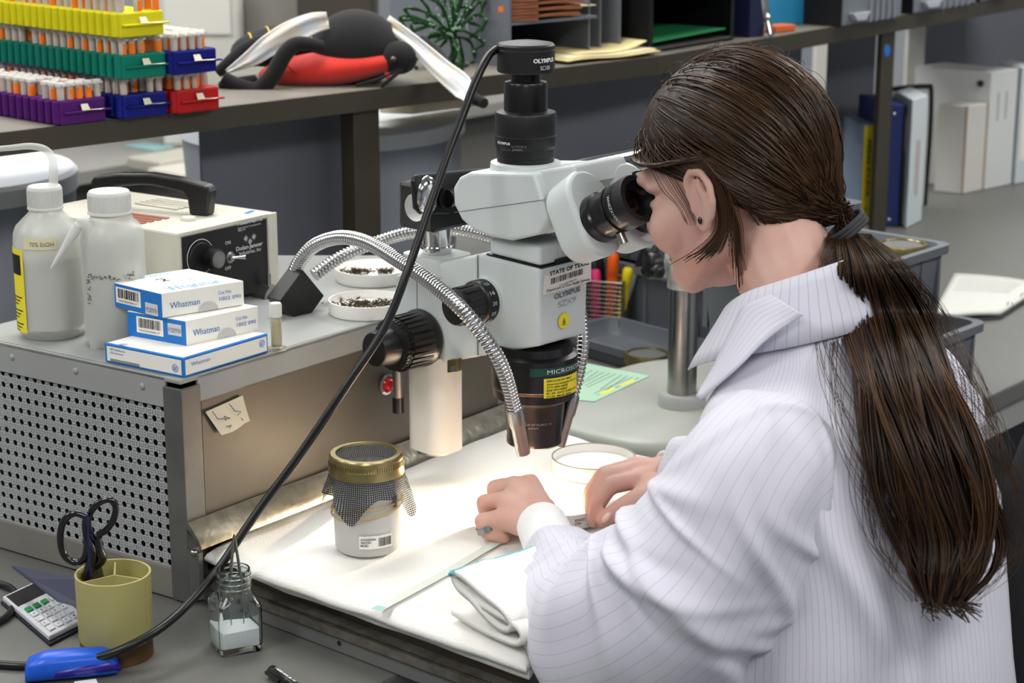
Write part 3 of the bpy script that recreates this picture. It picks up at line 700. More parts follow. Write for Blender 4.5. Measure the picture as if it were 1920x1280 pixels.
# ------------------------------------------------------------------ fibre light illuminator
def illuminator():
    zb = ZB; FL = U(333, 437, zb+.098); FL.z = zb; eR = dB; w_ = .158; dp = .245; h = .098; eB = dA
    FR = FL + eR*w_; n = V((eR.y, -eR.x, 0)); 
    b = thing('light_source', 'beige fibre optic illuminator box with black carry handle', 'illuminator', FL + eR*w_/2 + eB*dp/2)
    m_ivory = M('illuminator_paint', (206, 203, 188), .45, var=.06, vs=30)
    lift = .006
    MB().ext([up(p, zb+lift) for p in (FL, FR, FR + eB*dp, FL + eB*dp)], (0, 0, h-lift)).build('housing', m_ivory, b, bevel=.003)
    for p in (FL, FR, FR + eB*dp, FL + eB*dp):
        q = lerp(p, FL + eR*w_/2 + eB*dp/2, .12); MB().cyl(up(q, zb+.0003), up(q, zb+lift), .007, n=12).build('rubber_foot', m_black, b)
    P = Plane(up(FL, zb), n, eR)
    blk = MB().ext([P.pt(.005, .006, .0002), P.pt(w_-.016, .006, .0002), P.pt(w_-.016, h-.006, .0002), P.pt(.005, h-.006, .0002)], n*.0012).build('front_panel', M('panel_black', (20, 20, 21), .4), b)
    at = lambda px, py, off=.0018: P.pix(px, py, off)
    # hood lips around the panel
    MB().ext([P.pt(0, h-.005, 0), P.pt(w_, h-.005, 0), P.pt(w_, h, 0), P.pt(0, h, 0)], n*.0018).build('hood', m_ivory, b, bevel=.001)
    MB().ext([P.pt(w_-.015, 0.006, 0), P.pt(w_, 0.006, 0), P.pt(w_, h, 0), P.pt(w_-.015, h, 0)], n*.004).build('side_lip', m_ivory, b, bevel=.001)
    k = at(392, 483); kn = MB().lathe([(0, .016), (.0105, .016), (.012, .015), (.0125, 0), (0, 0)], k, n, 28).build('dial', m_black, b, smooth=40)
    MB().lathe([(0, .0165), (.0100, .0165), (.0100, .016)], k, n, 28).build('dial_face', m_steel, b)
    sk = k - eR*.014; MB().lathe([(0, .002), (.017, .002), (.0185, 0)], at(376, 483), n, 28).build('dial_skirt', m_black, b)
    m = MB(); ctr = at(376, 482, .0022); ex, ey = P.ex, P.ey
    m.tube([ctr + ex*.021*math.cos(t) + ey*.021*math.sin(t) for t in [math.radians(30+300*i/40) for i in range(41)]], .0004, 4); m.build('dial_ring_mark', m_whiteink, b)
    for px, py, s_ in ((422, 459, 'ON'), (422, 507, 'OFF')): text(s_, pmap(at(px, py, .0016), P.ex, P.ey, .0002), .0042, m_whiteink, b)
    t = at(430, 482); MB().lathe([(0, .006), (.004, .006), (.0045, .003), (.007, .002), (.007, 0), (0, 0)], t, n, 14).build('switch_nut', m_steel, b, smooth=40)
    MB().tube([t + n*.005, t + n*.012 + P.ex*.007, t + n*.016 + P.ex*.011], [.0018, .0022, .0032], 10).build('switch_lever', m_chrome, b, smooth=60)
    text('FIBER-LITE', pmap(at(445, 423, .0016), P.ex, P.ey, .0002), .0058, m_whiteink, b, w=.041, bold=.01)
    text('HIGH INTENSITY ILLUMINATOR\nSERIES 180', pmap(at(446, 430, .0016), P.ex, P.ey, .0002), .0018, m_whiteink, b, w=.038)
    text('Dolan-Jenner', pmap(at(443, 471, .0016), P.ex, P.ey, .0002), .0052, m_whiteink, b, w=.044, bold=.01)
    text('Industries, Inc', pmap(at(449, 479, .0016), P.ex, P.ey, .0002), .0045, m_whiteink, b, w=.036)
    for i, (px, py) in enumerate(((461, 447), (469, 452.5), (476, 443.5))):
        q = at(px, py, .0017); m = MB(); s_ = .0046
        m.add([q + P.ex*s_, q + P.ey*s_, q - P.ex*s_, q - P.ey*s_], [(0, 1, 2, 3)]); m.build('diamond_emblem', m_grayink, b)
        m = MB(); n_ = 14; q2 = q + n*.0003; m.add([q2 + P.ex*.0022*math.cos(6.2832*k/n_) + P.ey*.0022*math.sin(6.2832*k/n_) for k in range(n_)], [tuple(range(n_))]); m.build('emblem_ring', m_whiteink, b)
        m = MB(); q2 = q + n*.0006; m.add([q2 + P.ex*.0010*math.cos(6.2832*k/n_) + P.ey*.0013*math.sin(6.2832*k/n_) for k in range(n_)], [tuple(range(n_))]); m.build('emblem_dot', m_ink, b)
    # top: handle, vents, cap, sticker
    T = lambda a, c_, z=0: up(FL + eR*a + eB*c_, zb + h + z)
    hd = [(.052, .205), (.115, .05)]
    pa, pb = T(.070, .195), T(.098, .045); hdv = (pb-pa).normalized(); sd = V((-hdv.y, hdv.x, 0))
    prof = [(-.006, 0), (-.010, .030), (-.004, .037), (.03, .043), (.075, .046), (.12, .043), (.156, .037), (.160, .030), (.155, .0), (.130, .0), (.128, .018), (.122, .026), (.105, .029), (.09, .031), (.075, .032), (.06, .031), (.045, .029), (.026, .026), (.020, .018), (.018, 0)]
    MB().ext([pa + hdv*a + V((0, 0, z)) - sd*.009 for a, z in prof], sd*.018).build('carry_handle', m_black, b, bevel=.003)
    for i in range(4):
        a = T(.018+i*.012, .07); c_ = T(.012+i*.012, .15)
        s = (c_-a).normalized(); q = V((-s.y, s.x, 0))*.0035; MB().ext([a - q, a + q, c_ + q, c_ - q], (0, 0, .0012)).build('vent_slot', M('vent_copper', (150, 96, 74), .5), b)
    for i in range(5):
        a = T(.10+i*.009, .10); c_ = T(.10+i*.009, .17); s = (c_-a).normalized(); q = V((-s.y, s.x, 0))*.0025
        MB().ext([a - q, a + q, c_ + q, c_ - q], (0, 0, .0025)).build('vent_louver', m_ivory, b, bevel=.001)
    MB().lathe([(0, .002), (.006, .002), (.0085, .004), (.0095, .002), (.0095, 0)], T(.062, .045), n=24).build('filler_cap', m_ivory, b, smooth=40)
    MB().ext([T(.02, .015), T(.095, .012), T(.097, .028), T(.022, .033)], (0, 0, .0005)).build('top_sticker', m_paper, b)
    MB().ext([T(.13, .016), T(.148, .022), T(.147, .027), T(.129, .021)], (0, 0, .0006)).build('blue_mark', m_cblue, b)
    return P, b
PI_, illum = illuminator()
# ------------------------------------------------------------------ stereo microscope
AX = V((.024, 2.07, 0)); fy = math.radians(43.7)
fh = V((math.cos(fy), -math.sin(fy), 0)); sh = V((-math.sin(fy), -math.cos(fy), 0)); Zv = V((0, 0, 1))
micro = thing('stereo_microscope', 'white stereo microscope with black camera on top, hung over the towel', 'microscope', AX)
def SP(off): return Plane(AX + sh*off, sh, fh)      # side planes (user's left is towards the camera)
def fpix(off):                                       # planes facing the user
    return Plane(AX + fh*off, fh, -sh)
def sidepoly(pts, off, th): 
    P = SP(off); return MB().ext([P.pix(x, y) for x, y in pts], -sh*th)
m_mw = M('microscope_white', (206, 213, 212), .36, bump=.04, bs=1200, spec=.4)
m_mg = M('microscope_gray', (168, 170, 168), .42, bump=.04, bs=1200)
Pb = SP(.038)
body = sidepoly([(895, 475), (1013, 503), (1013, 510), (1010, 648), (1005, 650), (895, 669)], .038, .076).build('zoom_body', m_mw, micro, bevel=.004, bseg=3)
FPn = fpix((Pb.pix(1012, 580) - AX).dot(fh))
# grey front plate with print
fr = FPn
ftext = lambda px, py, off=.0006: pmap(fr.pix(px, py), fr.ex, fr.ey, off)
lab = MB(); q = [fr.pix(x, y, .0003) for x, y in ((1021, 517), (1108, 488), (1108, 527), (1018, 553))]
lab.ext(q, fr.n*.0003); lab.build('asset_label', m_paper, micro)
def frow(p0, p1, s_, hpx, mat, bold=0.0):
    a, b = fr.pix(*p0), fr.pix(*p1); d = b - a; w_ = d.length
    return text(s_, pmap(a, d, fr.ey, .0009), hpx*5.65e-4, mat, micro, w=w_, bold=bold)
frow((1030, 517), (1104, 495), 'STATE OF TEXAS', 8, m_ink, .03)
a, b = fr.pix(1032, 533), fr.pix(1093, 513); mp = pmap(a, b-a, fr.ey, .0009); barcode(mp, 0, 0, (b-a).length, .0064, m_ink, micro, 30, 12)
frow((1047, 537), (1080, 525), '537-00598295', 4, m_ink)
frow((1024, 548), (1105, 525), 'Department of State Health Services', 6, m_ink, .01)
frow((1038, 561), (1087, 545), 'OLYMPUS', 10, m_grayink, .05)
frow((1046, 577), (1079, 565), 'SZX9', 12, M('pale_gray_ink', (150, 152, 154), .6))
c_ = fr.pix(1057, 601, .0005); MB().lathe([(0, .0004), (.0085, .0004), (.0085, 0)], c_, fr.n, 28).build('yellow_sticker', m_yellow, micro)
text('6', pmap(c_ - fr.ex*.0022 - fr.ey*.003, fr.ex, fr.ey, .0011), .006, m_ink, micro, w=.004)
MB().box(c_ - fr.ey*.0042 + fr.n*.0006, fr.ex*.003, fr.ey*.0003, fr.n*.0001).build('underline', m_ink, micro)
# side window of the magnification knob and the arm
sidepoly([(896, 476), (782, 502), (740, 516), (740, 640), (775, 690), (896, 669)], .034, .068).build('focus_arm', m_mw, micro, bevel=.004, bseg=3)
sidepoly([(781.2, 503), (782.2, 503), (782.2, 650), (781.2, 650)], .0343, .001).build('arm_seam', m_grayink, micro)
sidepoly([(894.6, 478), (895.8, 478), (895.8, 666), (894.6, 666)], .0383, .001).build('body_seam', m_grayink, micro)
def knurl(m, o, ax, r, h0, h1, n=28, d=.0016):
    x = ax.orthogonal().normalized(); y = ax.cross(x)
    for i in range(n):
        a = 2*math.pi*i/n; dr = x*math.cos(a) + y*math.sin(a); t = ax.cross(dr)
        m.box(o + dr*r + ax*((h0+h1)/2), dr*d*.6, t*(math.pi*r/n*.55), ax*(h1-h0)/2)
kb = SP(.036).pix(793, 632)
m = MB(); m.lathe([(0, 0), (.032, 0), (.033, .002), (.033, .006), (.0315, .008), (.029, .044), (.026, .045), (0, .045)], kb, sh, 40); knurl(m, kb, sh, .0305, .010, .042)
ck = m.build('coarse_knob', M('knob_black', (24, 23, 22), .33), micro, smooth=40)
m = MB(); m.lathe([(0, .045), (.028, .045), (.028, .049), (.021, .051), (.0195, .073), (.0185, .0745), (0, .0745)], kb, sh, 36); knurl(m, kb, sh, .028, .045, .049, 36, .0014)
m.build('fine_knob', M('knob_black2', (20, 20, 21), .38), ck, smooth=40)
zk = SP(.038).pix(912, 562)
MB().lathe([(0, 0), (.0245, 0), (.0245, .004), (0, .004)], zk, sh, 36).build('zoom_flange', m_mw, micro, smooth=40)
m = MB(); m.lathe([(0, .004), (.0238, .004), (.0238, .016), (.0225, .018), (.0205, .019), (.0195, .048), (.018, .0495), (0, .0495)], zk, sh, 36)
for i in range(12):
    a = 2*math.pi*i/12; dr = fh*math.cos(a) + Zv*math.sin(a); t = sh.cross(dr); m.box(zk + dr*.0202 + sh*.032, dr*.0007, t*.0022, sh*.011)
zkn = m.build('zoom_knob', MATS['knob_black2'], micro, smooth=40)
for ang, s_ in ((62, '12.5'), (33, '16'), (5, '20'), (-23, '25'), (-50, '32')):
    a = math.radians(ang)
    # ring numbers lie on the drum that faces the camera-right side
    dr = fh*math.cos(a) + Zv*math.sin(a); t = sh.cross(dr)
    def mpf(x, y, dr=dr, t=t): return zk + dr*.0241 + sh*(.0135 - x) + t*(-y if False else (y))
    text(s_, (lambda x, y, dr=dr, t=t: zk + dr*.0241 + sh*(.0145 - x) + (Zv*math.cos(math.atan2(dr.z, dr.dot(fh))) - fh*math.sin(math.atan2(dr.z, dr.dot(fh))))*(y-.002)), .0042, m_whiteink, zkn, w=.0065)
# lower rack column, pinion shaft, screw block
colc = V((-.087, 2.15, 0)); zc = lambda py: ZY(py, colc.y)
m = MB(); pts = []
ex2, ey2 = fh, sh
def rr(hw, hd, r, n=6):
    out = []
    for cx_, cy_, a0 in ((hw-r, hd-r, 0), (-hw+r, hd-r, 90), (-hw+r, -hd+r, 180), (hw-r, -hd+r, 270)):
        for k in range(n+1):
            a = math.radians(a0 + 90*k/n); out.append((cx_ + r*math.cos(a), cy_ + r*math.sin(a)))
    return out
sec = rr(.029, .024, .018)
z0, z1 = zc(838), zc(660)
m.prism([colc + ex2*a + ey2*b + Zv*z0 for a, b in sec], [colc + ex2*a + ey2*b + Zv*z1 for a, b in sec]); m.build('rack_column', M('column_white', (222, 219, 212), .4), micro, smooth=40)
MB().cyl(colc + Zv*(z0-.004), colc + Zv*z0, .022).build('column_ring', m_steel, micro, smooth=40)
sp = colc + fh*-.030 + sh*.03
MB().cyl(V((sp.x, sp.y, zc(745))), V((sp.x, sp.y, zc(690))), .0058).build('pinion_shaft', m_steel, micro, smooth=40)
MB().cyl(V((sp.x, sp.y, zc(772))), V((sp.x, sp.y, zc(744))), .0066).build('shaft_cap', m_black, micro, smooth=40)
Pc = Plane(colc + sh*.026, sh, fh)
MB().ext([Pc.pix(x, y) for x, y in ((838, 675), (857, 673), (857, 697), (838, 699))], -sh*.008).build('latch_block', M('latch_bronze', (120, 108, 70), .4, .7), micro, bevel=.001)
MB().cyl(Pc.pix(850, 691), Pc.pix(850, 691, .002), .0035, n=14).build('latch_screw', m_chrome, micro)
# upper mounting post
zt = ZY(395, 2.16); cp = V((-.084, 2.16, 0))
MB().lathe([(.0215, ZY(494, 2.16)), (.023, ZY(485, 2.16)), (.023, ZY(478, 2.16))], cp, n=32).build('post_seat', m_mw, micro, smooth=40) if False else None
sec2 = rr(.034, .030, .012)
zs0, zs1 = ZY(512, 2.14), ZY(474, 2.16)
MB().prism([cp + fh*a + sh*b + Zv*zs0 for a, b in sec2], [cp + fh*a*.93 + sh*b*.93 + Zv*zs1 for a, b in sec2]).build('mount_block', m_mw, micro, smooth=40)
MB().lathe([(0, zs1), (.0165, zs1), (.0165, zs1+.006), (.0195, zs1+.0065), (.0195, zs1+.009), (.0162, zs1+.0095), (.0162, zs1+.03), (.0145, zs1+.031), (.0145, zt)], cp, n=36).build('mount_post', m_chrome, micro, smooth=40)
# slide plate between body and head
sidepoly([(917, 446), (1013, 462), (1013, 500), (917, 476)], .036, .072).build('slide_plate', m_mw, micro, bevel=.004, bseg=3)
sidepoly([(912, 475), (1014, 501), (1014, 504), (912, 478)], .0365, .073).build('plate_gap', m_black, micro)
frow2 = lambda px, py: fr.pix(px, py, .001)
MB().ext([fr.pix(x, y) for x, y in ((1040, 487), (1088, 473), (1088, 479), (1040, 494))], fr.n*.0008).build('slider_slot', m_black, micro)
for i in range(6):
    a = fr.pix(1046+i*9, 474-i*2.7, .0008); MB().box(a, fr.ex*.0002, fr.ey*.0022, fr.n*.0001).build('scale_mark', m_grayink, micro)
MB().lathe([(0, .0006), (.0018, .0006), (.0018, 0)], fr.pix(1065, 460, .0005), fr.n, 12).build('locking_screw', m_ink, micro)
# binocular head
HW = .052
hd_side = [(880, 322), (1000, 324), (1028, 412), (1010, 440), (957, 452), (915, 444), (886, 432), (864, 412), (850, 384), (848, 352), (860, 332)]
sidepoly(hd_side, HW, 2*HW).build('binocular_head', m_mw, micro, bevel=.004, bseg=3)
Ph = SP(HW)
MB().tube([Ph.pix(x, y, .0004) for x, y in ((852, 398), (1022, 374))], .0004, 4).build('head_seam', m_grayink, micro)
# sloped front of the head between side face and eyepiece housings
P2 = SP(.036)
sidepoly([(985, 322), (1075, 308), (1090, 345), (1082, 420), (1020, 440), (1005, 420)], .040, .08).build('head_front', m_mw, micro, bevel=.004, bseg=3)
# name strip on the top
tp = SP(.0); 
# eyepiece housings and eyepieces
def eyepiece(off, dp, big):
    P = SP(off)
    e0 = P.pix(1122+dp[0], 410+dp[1]); e1 = P.pix(1196+dp[0], 372+dp[1]); ax = (e1 - e0).normalized(); L_ = (e1-e0).length
    # housing: rounded slab leaning with the eyepiece
    s_ = V(sh); upv = ax.cross(s_).normalized()
    if upv.z < 0: upv = -upv
    m = MB(); hw = .029; sec = []
    for k in range(25):
        a = math.radians(-90 + 0); 
    prof = []
    for k in range(17):
        a = math.pi*k/16; prof.append((hw*math.cos(a), .026 + hw*math.sin(a)*1.0))
    for k in range(17):
        a = math.pi + math.pi*k/16; prof.append((hw*math.cos(a), -.012 + hw*math.sin(a)*.95))
    o = e0 - ax*.040
    m.prism([o + s_*a*.95 + upv*b*.9 - ax*.0 for a, b in prof], [o + ax*.040 + s_*a + upv*b for a, b in prof])
    h_ = m.build('eyepiece_housing', m_mw, micro, bevel=.005, bseg=3, smooth=35)
    m = MB(); m.lathe([(0, -.002), (.0255, -.002), (.0255, .010), (.0235, .012), (.0235, .020), (.0245, .021), (.0245, .030), (.0225, .031), (.0225, .034), (.0250, .035), (.0252, .048), (0, .048)], e0, ax, 40)
    k = L_/.050
    ep = m.build('eyepiece', m_blacksat, micro, smooth=35)
    m = MB(); m.lathe([(.0225, .048), (.0255, .048), (.0258, .056), (.0245, .060), (.019, .060), (.0175, .055), (.016, .050), (0, .0495)], e0, ax, 40); m.build('eyecup', M('eyecup_rubber', (24, 24, 25), .6), ep, smooth=35)
    MB().lathe([(0, .0502), (.010, .0505), (.0125, .0502)], e0, ax, 28).build('ocular_lens', M('lens_glass', (18, 8, 10), .05, coat=1), ep, smooth=60)
    if big:
        dn = -upv*.0 + (V((0, 0, -1)) - ax*V((0, 0, -1)).dot(ax)).normalized()
        q = e0 + ax*.024 + dn*.024 + s_*.004; MB().cyl(q, q + dn*.011, .0048, n=18).build('clamp_screw', m_steel, ep, smooth=40)
        x_ = s_; y_ = dn
        for k_, (txt, hh, a0) in enumerate((('WHSZX10X/22', .041, 28), ('O', .026, 60))):
            # lettering around the barrel
            def wf(x, y, hh=hh, a0=a0):
                a = math.radians(a0) - x/.0253; d = s_*math.cos(a) - y_*math.sin(a); return e0 + ax*(hh + y) + d*.0257
            text(txt, wf, .0032, m_whiteink, ep, w=.034 if k_ == 0 else .003)
    return e0, ax
e0, eax = eyepiece(.034, (0, 0), True)
eyepiece(-.030, (0, 0), False) if False else None
# the far eyepiece is the near one moved across the head
PE = SP(.034)
def far_eyepiece():
    src = [o for o in micro.children if o.name.startswith('eyepiece')]
    for o in src:
        c = o.copy(); COL.objects.link(c); c.parent = micro; c.location = o.location - sh*.066 + fh*.000
        WP[c.name] = WP[o.name] - sh*.066
        for ch in o.children:
            if ch.name.startswith(('lettering', 'clamp')): continue
            d = ch.copy(); COL.objects.link(d); d.parent = c
far_eyepiece()
# photo tube and camera: turned parts on the optical axis
m_cam = M('camera_black', (22, 22, 24), .42); zy = lambda py: ZY(py, AX.y)
kx = 2.07/3680
r_ = lambda px: px*kx
AXt = AX + V((-.0095, 0, 0))
MB().lathe([(0, zy(318)), (r_(68), zy(318)), (r_(66), zy(303)), (r_(58), zy(301)), (0, zy(301))], AXt, n=48).build('photo_port', m_mw, micro, smooth=40)
m = MB(); m.lathe([(0, zy(309)), (r_(54), zy(309)), (r_(54), zy(292)), (r_(55), zy(291)), (r_(55), zy(276)), (r_(56), zy(275)), (r_(58), zy(268)), (r_(58), zy(252)), (r_(57.3), zy(251)), (r_(57.3), zy(250)), (r_(58), zy(249)), (r_(58), zy(214)), (r_(56), zy(209)), (r_(42), zy(206)), (0, zy(206))], AXt, n=56)
adp = m.build('camera_adapter', m_cam, micro, smooth=30)
MB().lathe([(0, zy(208)), (r_(41), zy(208)), (r_(41), zy(158)), (r_(39), zy(153)), (r_(28), zy(152)), (r_(28), zy(132)), (0, zy(132))], AXt, n=48).build('adapter_tube', M('adapter_black', (18, 18, 20), .3), micro, smooth=30)
m = MB(); m.lathe([(0, zy(134)), (r_(52), zy(134)), (r_(54), zy(131)), (r_(54), zy(92)), (r_(53.4), zy(91)), (r_(53.4), zy(90)), (r_(54), zy(89)), (r_(54), zy(84)), (r_(51), zy(80.5)), (r_(30), zy(77)), (0, zy(76))], AXt, n=56)
cm = m.build('camera_head', M('camera_housing', (26, 26, 27), .45), micro, smooth=30)
def on_cyl(px_r, s_, x, py, hpx, wpx, parent, mat=m_whiteink, bold=0.0):
    R_ = r_(px_r); a0 = math.asin(max(-1, min(1, x*kx/R_)))
    text(s_, cmap(AXt, R_, a0, zy(py), .0005), hpx*kx, mat, parent, w=wpx*kx, bold=bold)
on_cyl(54, 'OLYMPUS', 13, 112, 7.5, 50, cm, bold=.05); on_cyl(54, 'SC100', 26, 126, 8, 23, cm)
on_cyl(58, 'OLYMPUS', -52, 264, 4.5, 34, adp, bold=.05); on_cyl(58, 'U-TV1X-2\n JAPAN', -26, 268, 4.2, 28, adp, M('dim_ink', (140, 140, 140), .6))
# objective under the body
AXo = AX + V((.0005, 0, 0)); ko = 2.07/3540; ro = lambda px: px*ko
m = MB(); m.lathe([(0, zy(640)), (ro(72), zy(640)), (ro(72), zy(655)), (ro(81), zy(660)), (ro(81), zy(716)), (ro(79.5), zy(718)), (ro(79.5), zy(722)), (ro(77), zy(738)), (ro(58), zy(748)), (ro(57), zy(752)), (ro(51), zy(812)), (ro(52), zy(815)), (ro(52), zy(826)), (ro(49), zy(829)), (ro(40), zy(828)), (ro(38), zy(822)), (0, zy(822))], AXo, n=64)
ob_ = m.build('objective_lens', M('objective_black', (18, 17, 18), .3), micro, smooth=30)
MB().lathe([(ro(79.7), zy(719)), (ro(80.2), zy(720.2)), (ro(79.7), zy(721.5))], AXo, n=64).build('objective_ring', M('ring_copper', (120, 86, 60), .4, .6), ob_)
def wrap(R_px, x0, x1, y0, y1, mat, nm, off=.0006):
    R_ = ro(R_px); a = lambda x: math.asin(max(-.99, min(.99, (x-1000)*ko/R_)))*R_
    return quad(cmap(AXo, R_, 0, 0, off), a(x0), zy(y1), a(x1), zy(y0), mat, ob_, nm, 16)
wrap(81, 991, 1078, 669, 684, M('green_tape', (16, 72, 58), .4), 'embossed_tape')
R_ = ro(81); aa = lambda x: math.asin((x-1000)*ko/R_)
text('MICROSCOPE', cmap(AXo, R_, aa(1022), zy(680), .0010), 8*ko, m_whiteink, ob_, w=R_*(aa(1079)-aa(1022))*1.15)
wrap(81, 1016, 1077, 688, 724, m_yellow, 'service_label')
for k, s_ in enumerate(('SERVICED BY: MIKE', 'www.microscopeservice.com', '512-305-6658', 'ID# 000103867', 'BY: JFR  DATE: 25 MAR 2025', 'DUE: MAR 2026')):
    text(s_, cmap(AXo, R_, aa(1021), zy(694.5+k*5.7), .0011), 3.8*ko, m_ink, ob_, w=R_*(aa(1074)-aa(1021))*(1 if k in (1, 4) else .78 if k in (0, 5) else .62), bold=.015)
R2 = ro(54); a2 = math.asin((983-1000)*ko/R2); text('OLYMPUS DF PLAPO 1X', cmap(AXo, R2, a2-.35, zy(782), .0012), 4.2*ko, M('dim_ink2', (150, 150, 150), .6), ob_, w=.040); text('JAPAN', cmap(AXo, R2, a2+.1, zy(788), .0012), 3.4*ko, MATS['dim_ink2'], ob_, w=.011)

# ------------------------------------------------------------------ boom stand that carries it
pole = V((.226, 2.52, 0)); ZBASE = .048
stand = thing('boom_stand', 'heavy white boom stand base with steel pillar behind the microscope', 'stand', pole)
bx = (pole - colc); bx.z = 0; bd = bx.normalized(); bn = V((bd.y, -bd.x, 0))
bc = U(1262, 742, ZBASE) ; bc.z = 0
def superell(hw, hd, e, n=48):
    return [(hw*math.copysign(abs(math.cos(2*math.pi*k/n))**e, math.cos(2*math.pi*k/n)), hd*math.copysign(abs(math.sin(2*math.pi*k/n))**e, math.sin(2*math.pi*k/n))) for k in range(n)]
m = MB(); rows = []
for s_, z in ((.985, .002), (1.0, .006), (1.0, .034), (.985, .042), (.955, .0465), (.90, ZBASE)):
    rows.append([bc + bd*a + bn*b + Zv*z for a, b in superell(.20*s_, .150*s_, .62)])
n_ = 48; m.add([p for r in rows for p in r], [(i*n_+k, i*n_+(k+1) % n_, (i+1)*n_+(k+1) % n_, (i+1)*n_+k) for i in range(len(rows)-1) for k in range(n_)] + [tuple(range(n_-1, -1, -1)), tuple((len(rows)-1)*n_+k for k in range(n_))])
m.build('base_plate', M('stand_white', (170, 173, 165), .4, bump=.06, bs=700), stand, smooth=50)
kp = 2.52/3560; rp = 27.5*kp
MB().lathe([(0, ZBASE-.002), (.032, ZBASE-.002), (.032, ZBASE+.012), (.029, ZBASE+.017), (0, ZBASE+.017)], pole, n=40).build('pillar_flange', m_mg, stand, smooth=40)
MB().lathe([(0, ZBASE), (rp, ZBASE), (rp, .44), (rp*.9, .443), (0, .443)], pole, n=40).build('pillar', m_steel, stand, smooth=40)
zpo = ZY(538, pole.y)
MB().lathe([(rp, zpo), (rp+.003, zpo), (rp+.003, zpo+.012), (rp+.007, zpo+.014), (rp+.007, .34), (rp, .34)], pole, n=40).build('stop_collar', M('collar_white', (204, 206, 200), .4), stand, smooth=40)
ks = pole + V((-.030, -.012, zpo+.034)); kd = V((-1, -.35, 0)).normalized()
MB().cyl(ks + kd*-.012, ks + kd*.006, .0065, n=6).build('collar_bolt', m_chrome, stand)
m = MB(); m.lathe([(0, .005), (.017, .005), (.019, .008), (.019, .020), (.016, .023), (0, .023)], ks, kd, 24)
for i in range(3):
    a = 2*math.pi*i/3+.4; x_ = kd.orthogonal().normalized(); y_ = kd.cross(x_); m.ell(ks + (x_*math.cos(a) + y_*math.sin(a))*.016 + kd*.014, .0105, nu=14, nv=10)
m.build('clamp_knob', m_black, stand, smooth=60)
zbar = .392
MB().cyl(colc + Zv*zbar - bd*.030, pole + Zv*zbar + bd*.06, .0155, n=32).build('boom_bar', m_chrome, stand, smooth=40)
MB().box(pole + Zv*zbar, bd*.034, bn*.034, Zv*.036).build('pillar_clamp', M('clamp_white', (204, 206, 200), .4), stand, bevel=.008)
# black clamp at the boom end
Pq = Plane(colc + bn*.028, bn, bd)
m = MB(); m.ext([Pq.pix(x, y) for x, y in ((776, 340), (782, 328), (912, 316), (912, 350), (846, 364), (846, 402), (790, 402), (780, 392))], -bn*.006); m.build('clamp_plate', m_black, stand, bevel=.002)
MB().box(colc + Zv*zbar + bd*.005, bd*.034, bn*.026, Zv*.026).build('bar_clamp', m_blacksat, stand, bevel=.004)
q = Pq.pix(800, 366, .0); MB().ell(q, (.016, .022, .010), (bd, Zv, bn), 24, 14).build('bar_end_dome', m_chrome, stand, smooth=70)
q = Pq.pix(836, 372, .002); MB().cyl(q - bn*.01, q + bn*.002 + bd*.0, .012, n=24).build('clamp_ring', m_blacksat, stand, smooth=40); MB().cyl(q + bn*.002, q + bd*.035 + bn*.004, .010, n=24).build('clamp_stub', m_blacksat, stand, smooth=40)
# instruction sheet on the base
m_mint = M('mint_label', (170, 206, 180), .6); bl = lambda px, py, o=0: U(px, py, ZBASE+.0006+o)
sheet = MB(); sheet.ext([bl(*p) for p in ((1100, 681), (1218, 705), (1114, 753), (1064, 748), (1064, 690))], Zv*.0005); sheet.build('instruction_sheet', m_mint, stand)
rr_ = random.Random(2)
for k in range(9):
    a = lerp(V((1198, 706, 0)), V((1100, 690, 0)), k/9) + V((0, 2, 0)); b = lerp(V((1118, 744, 0)), V((1070, 710, 0)), k/9)
    a_, b_ = bl(a.x, a.y, .0007), bl(lerp(a.x, b.x, rr_.uniform(.6, 1)), lerp(a.y, b.y, .9), .0007)
    d = (b_-a_).normalized(); s = V((-d.y, d.x, 0))*.0007; MB().add([a_-s, a_+s, b_+s, b_-s], [(0, 1, 2, 3)]).build('text_line', m_grayink, stand)
a_, b_ = bl(1190, 712, .0008), bl(1126, 738, .0008); d = (b_-a_).normalized(); s = V((-d.y, d.x, 0))*.003
MB().add([a_-s, a_+s, lerp(a_, b_, .42)+s, lerp(a_, b_, .42)-s], [(0, 1, 2, 3)]).build('caution_strip', m_yellow, stand)
MB().add([lerp(a_, b_, .58)-s, lerp(a_, b_, .58)+s, b_+s, b_-s], [(0, 1, 2, 3)]).build('caution_strip', m_yellow, stand)
text('CAUTION', pmap(lerp(a_, b_, .40) - s*.6, -d, V((d.y, -d.x, 0)) if V((d.y, -d.x, 0)).dot(s) > 0 else V((-d.y, d.x, 0)), .0004), .0038, m_ink, stand, w=(b_-a_).length*.34)

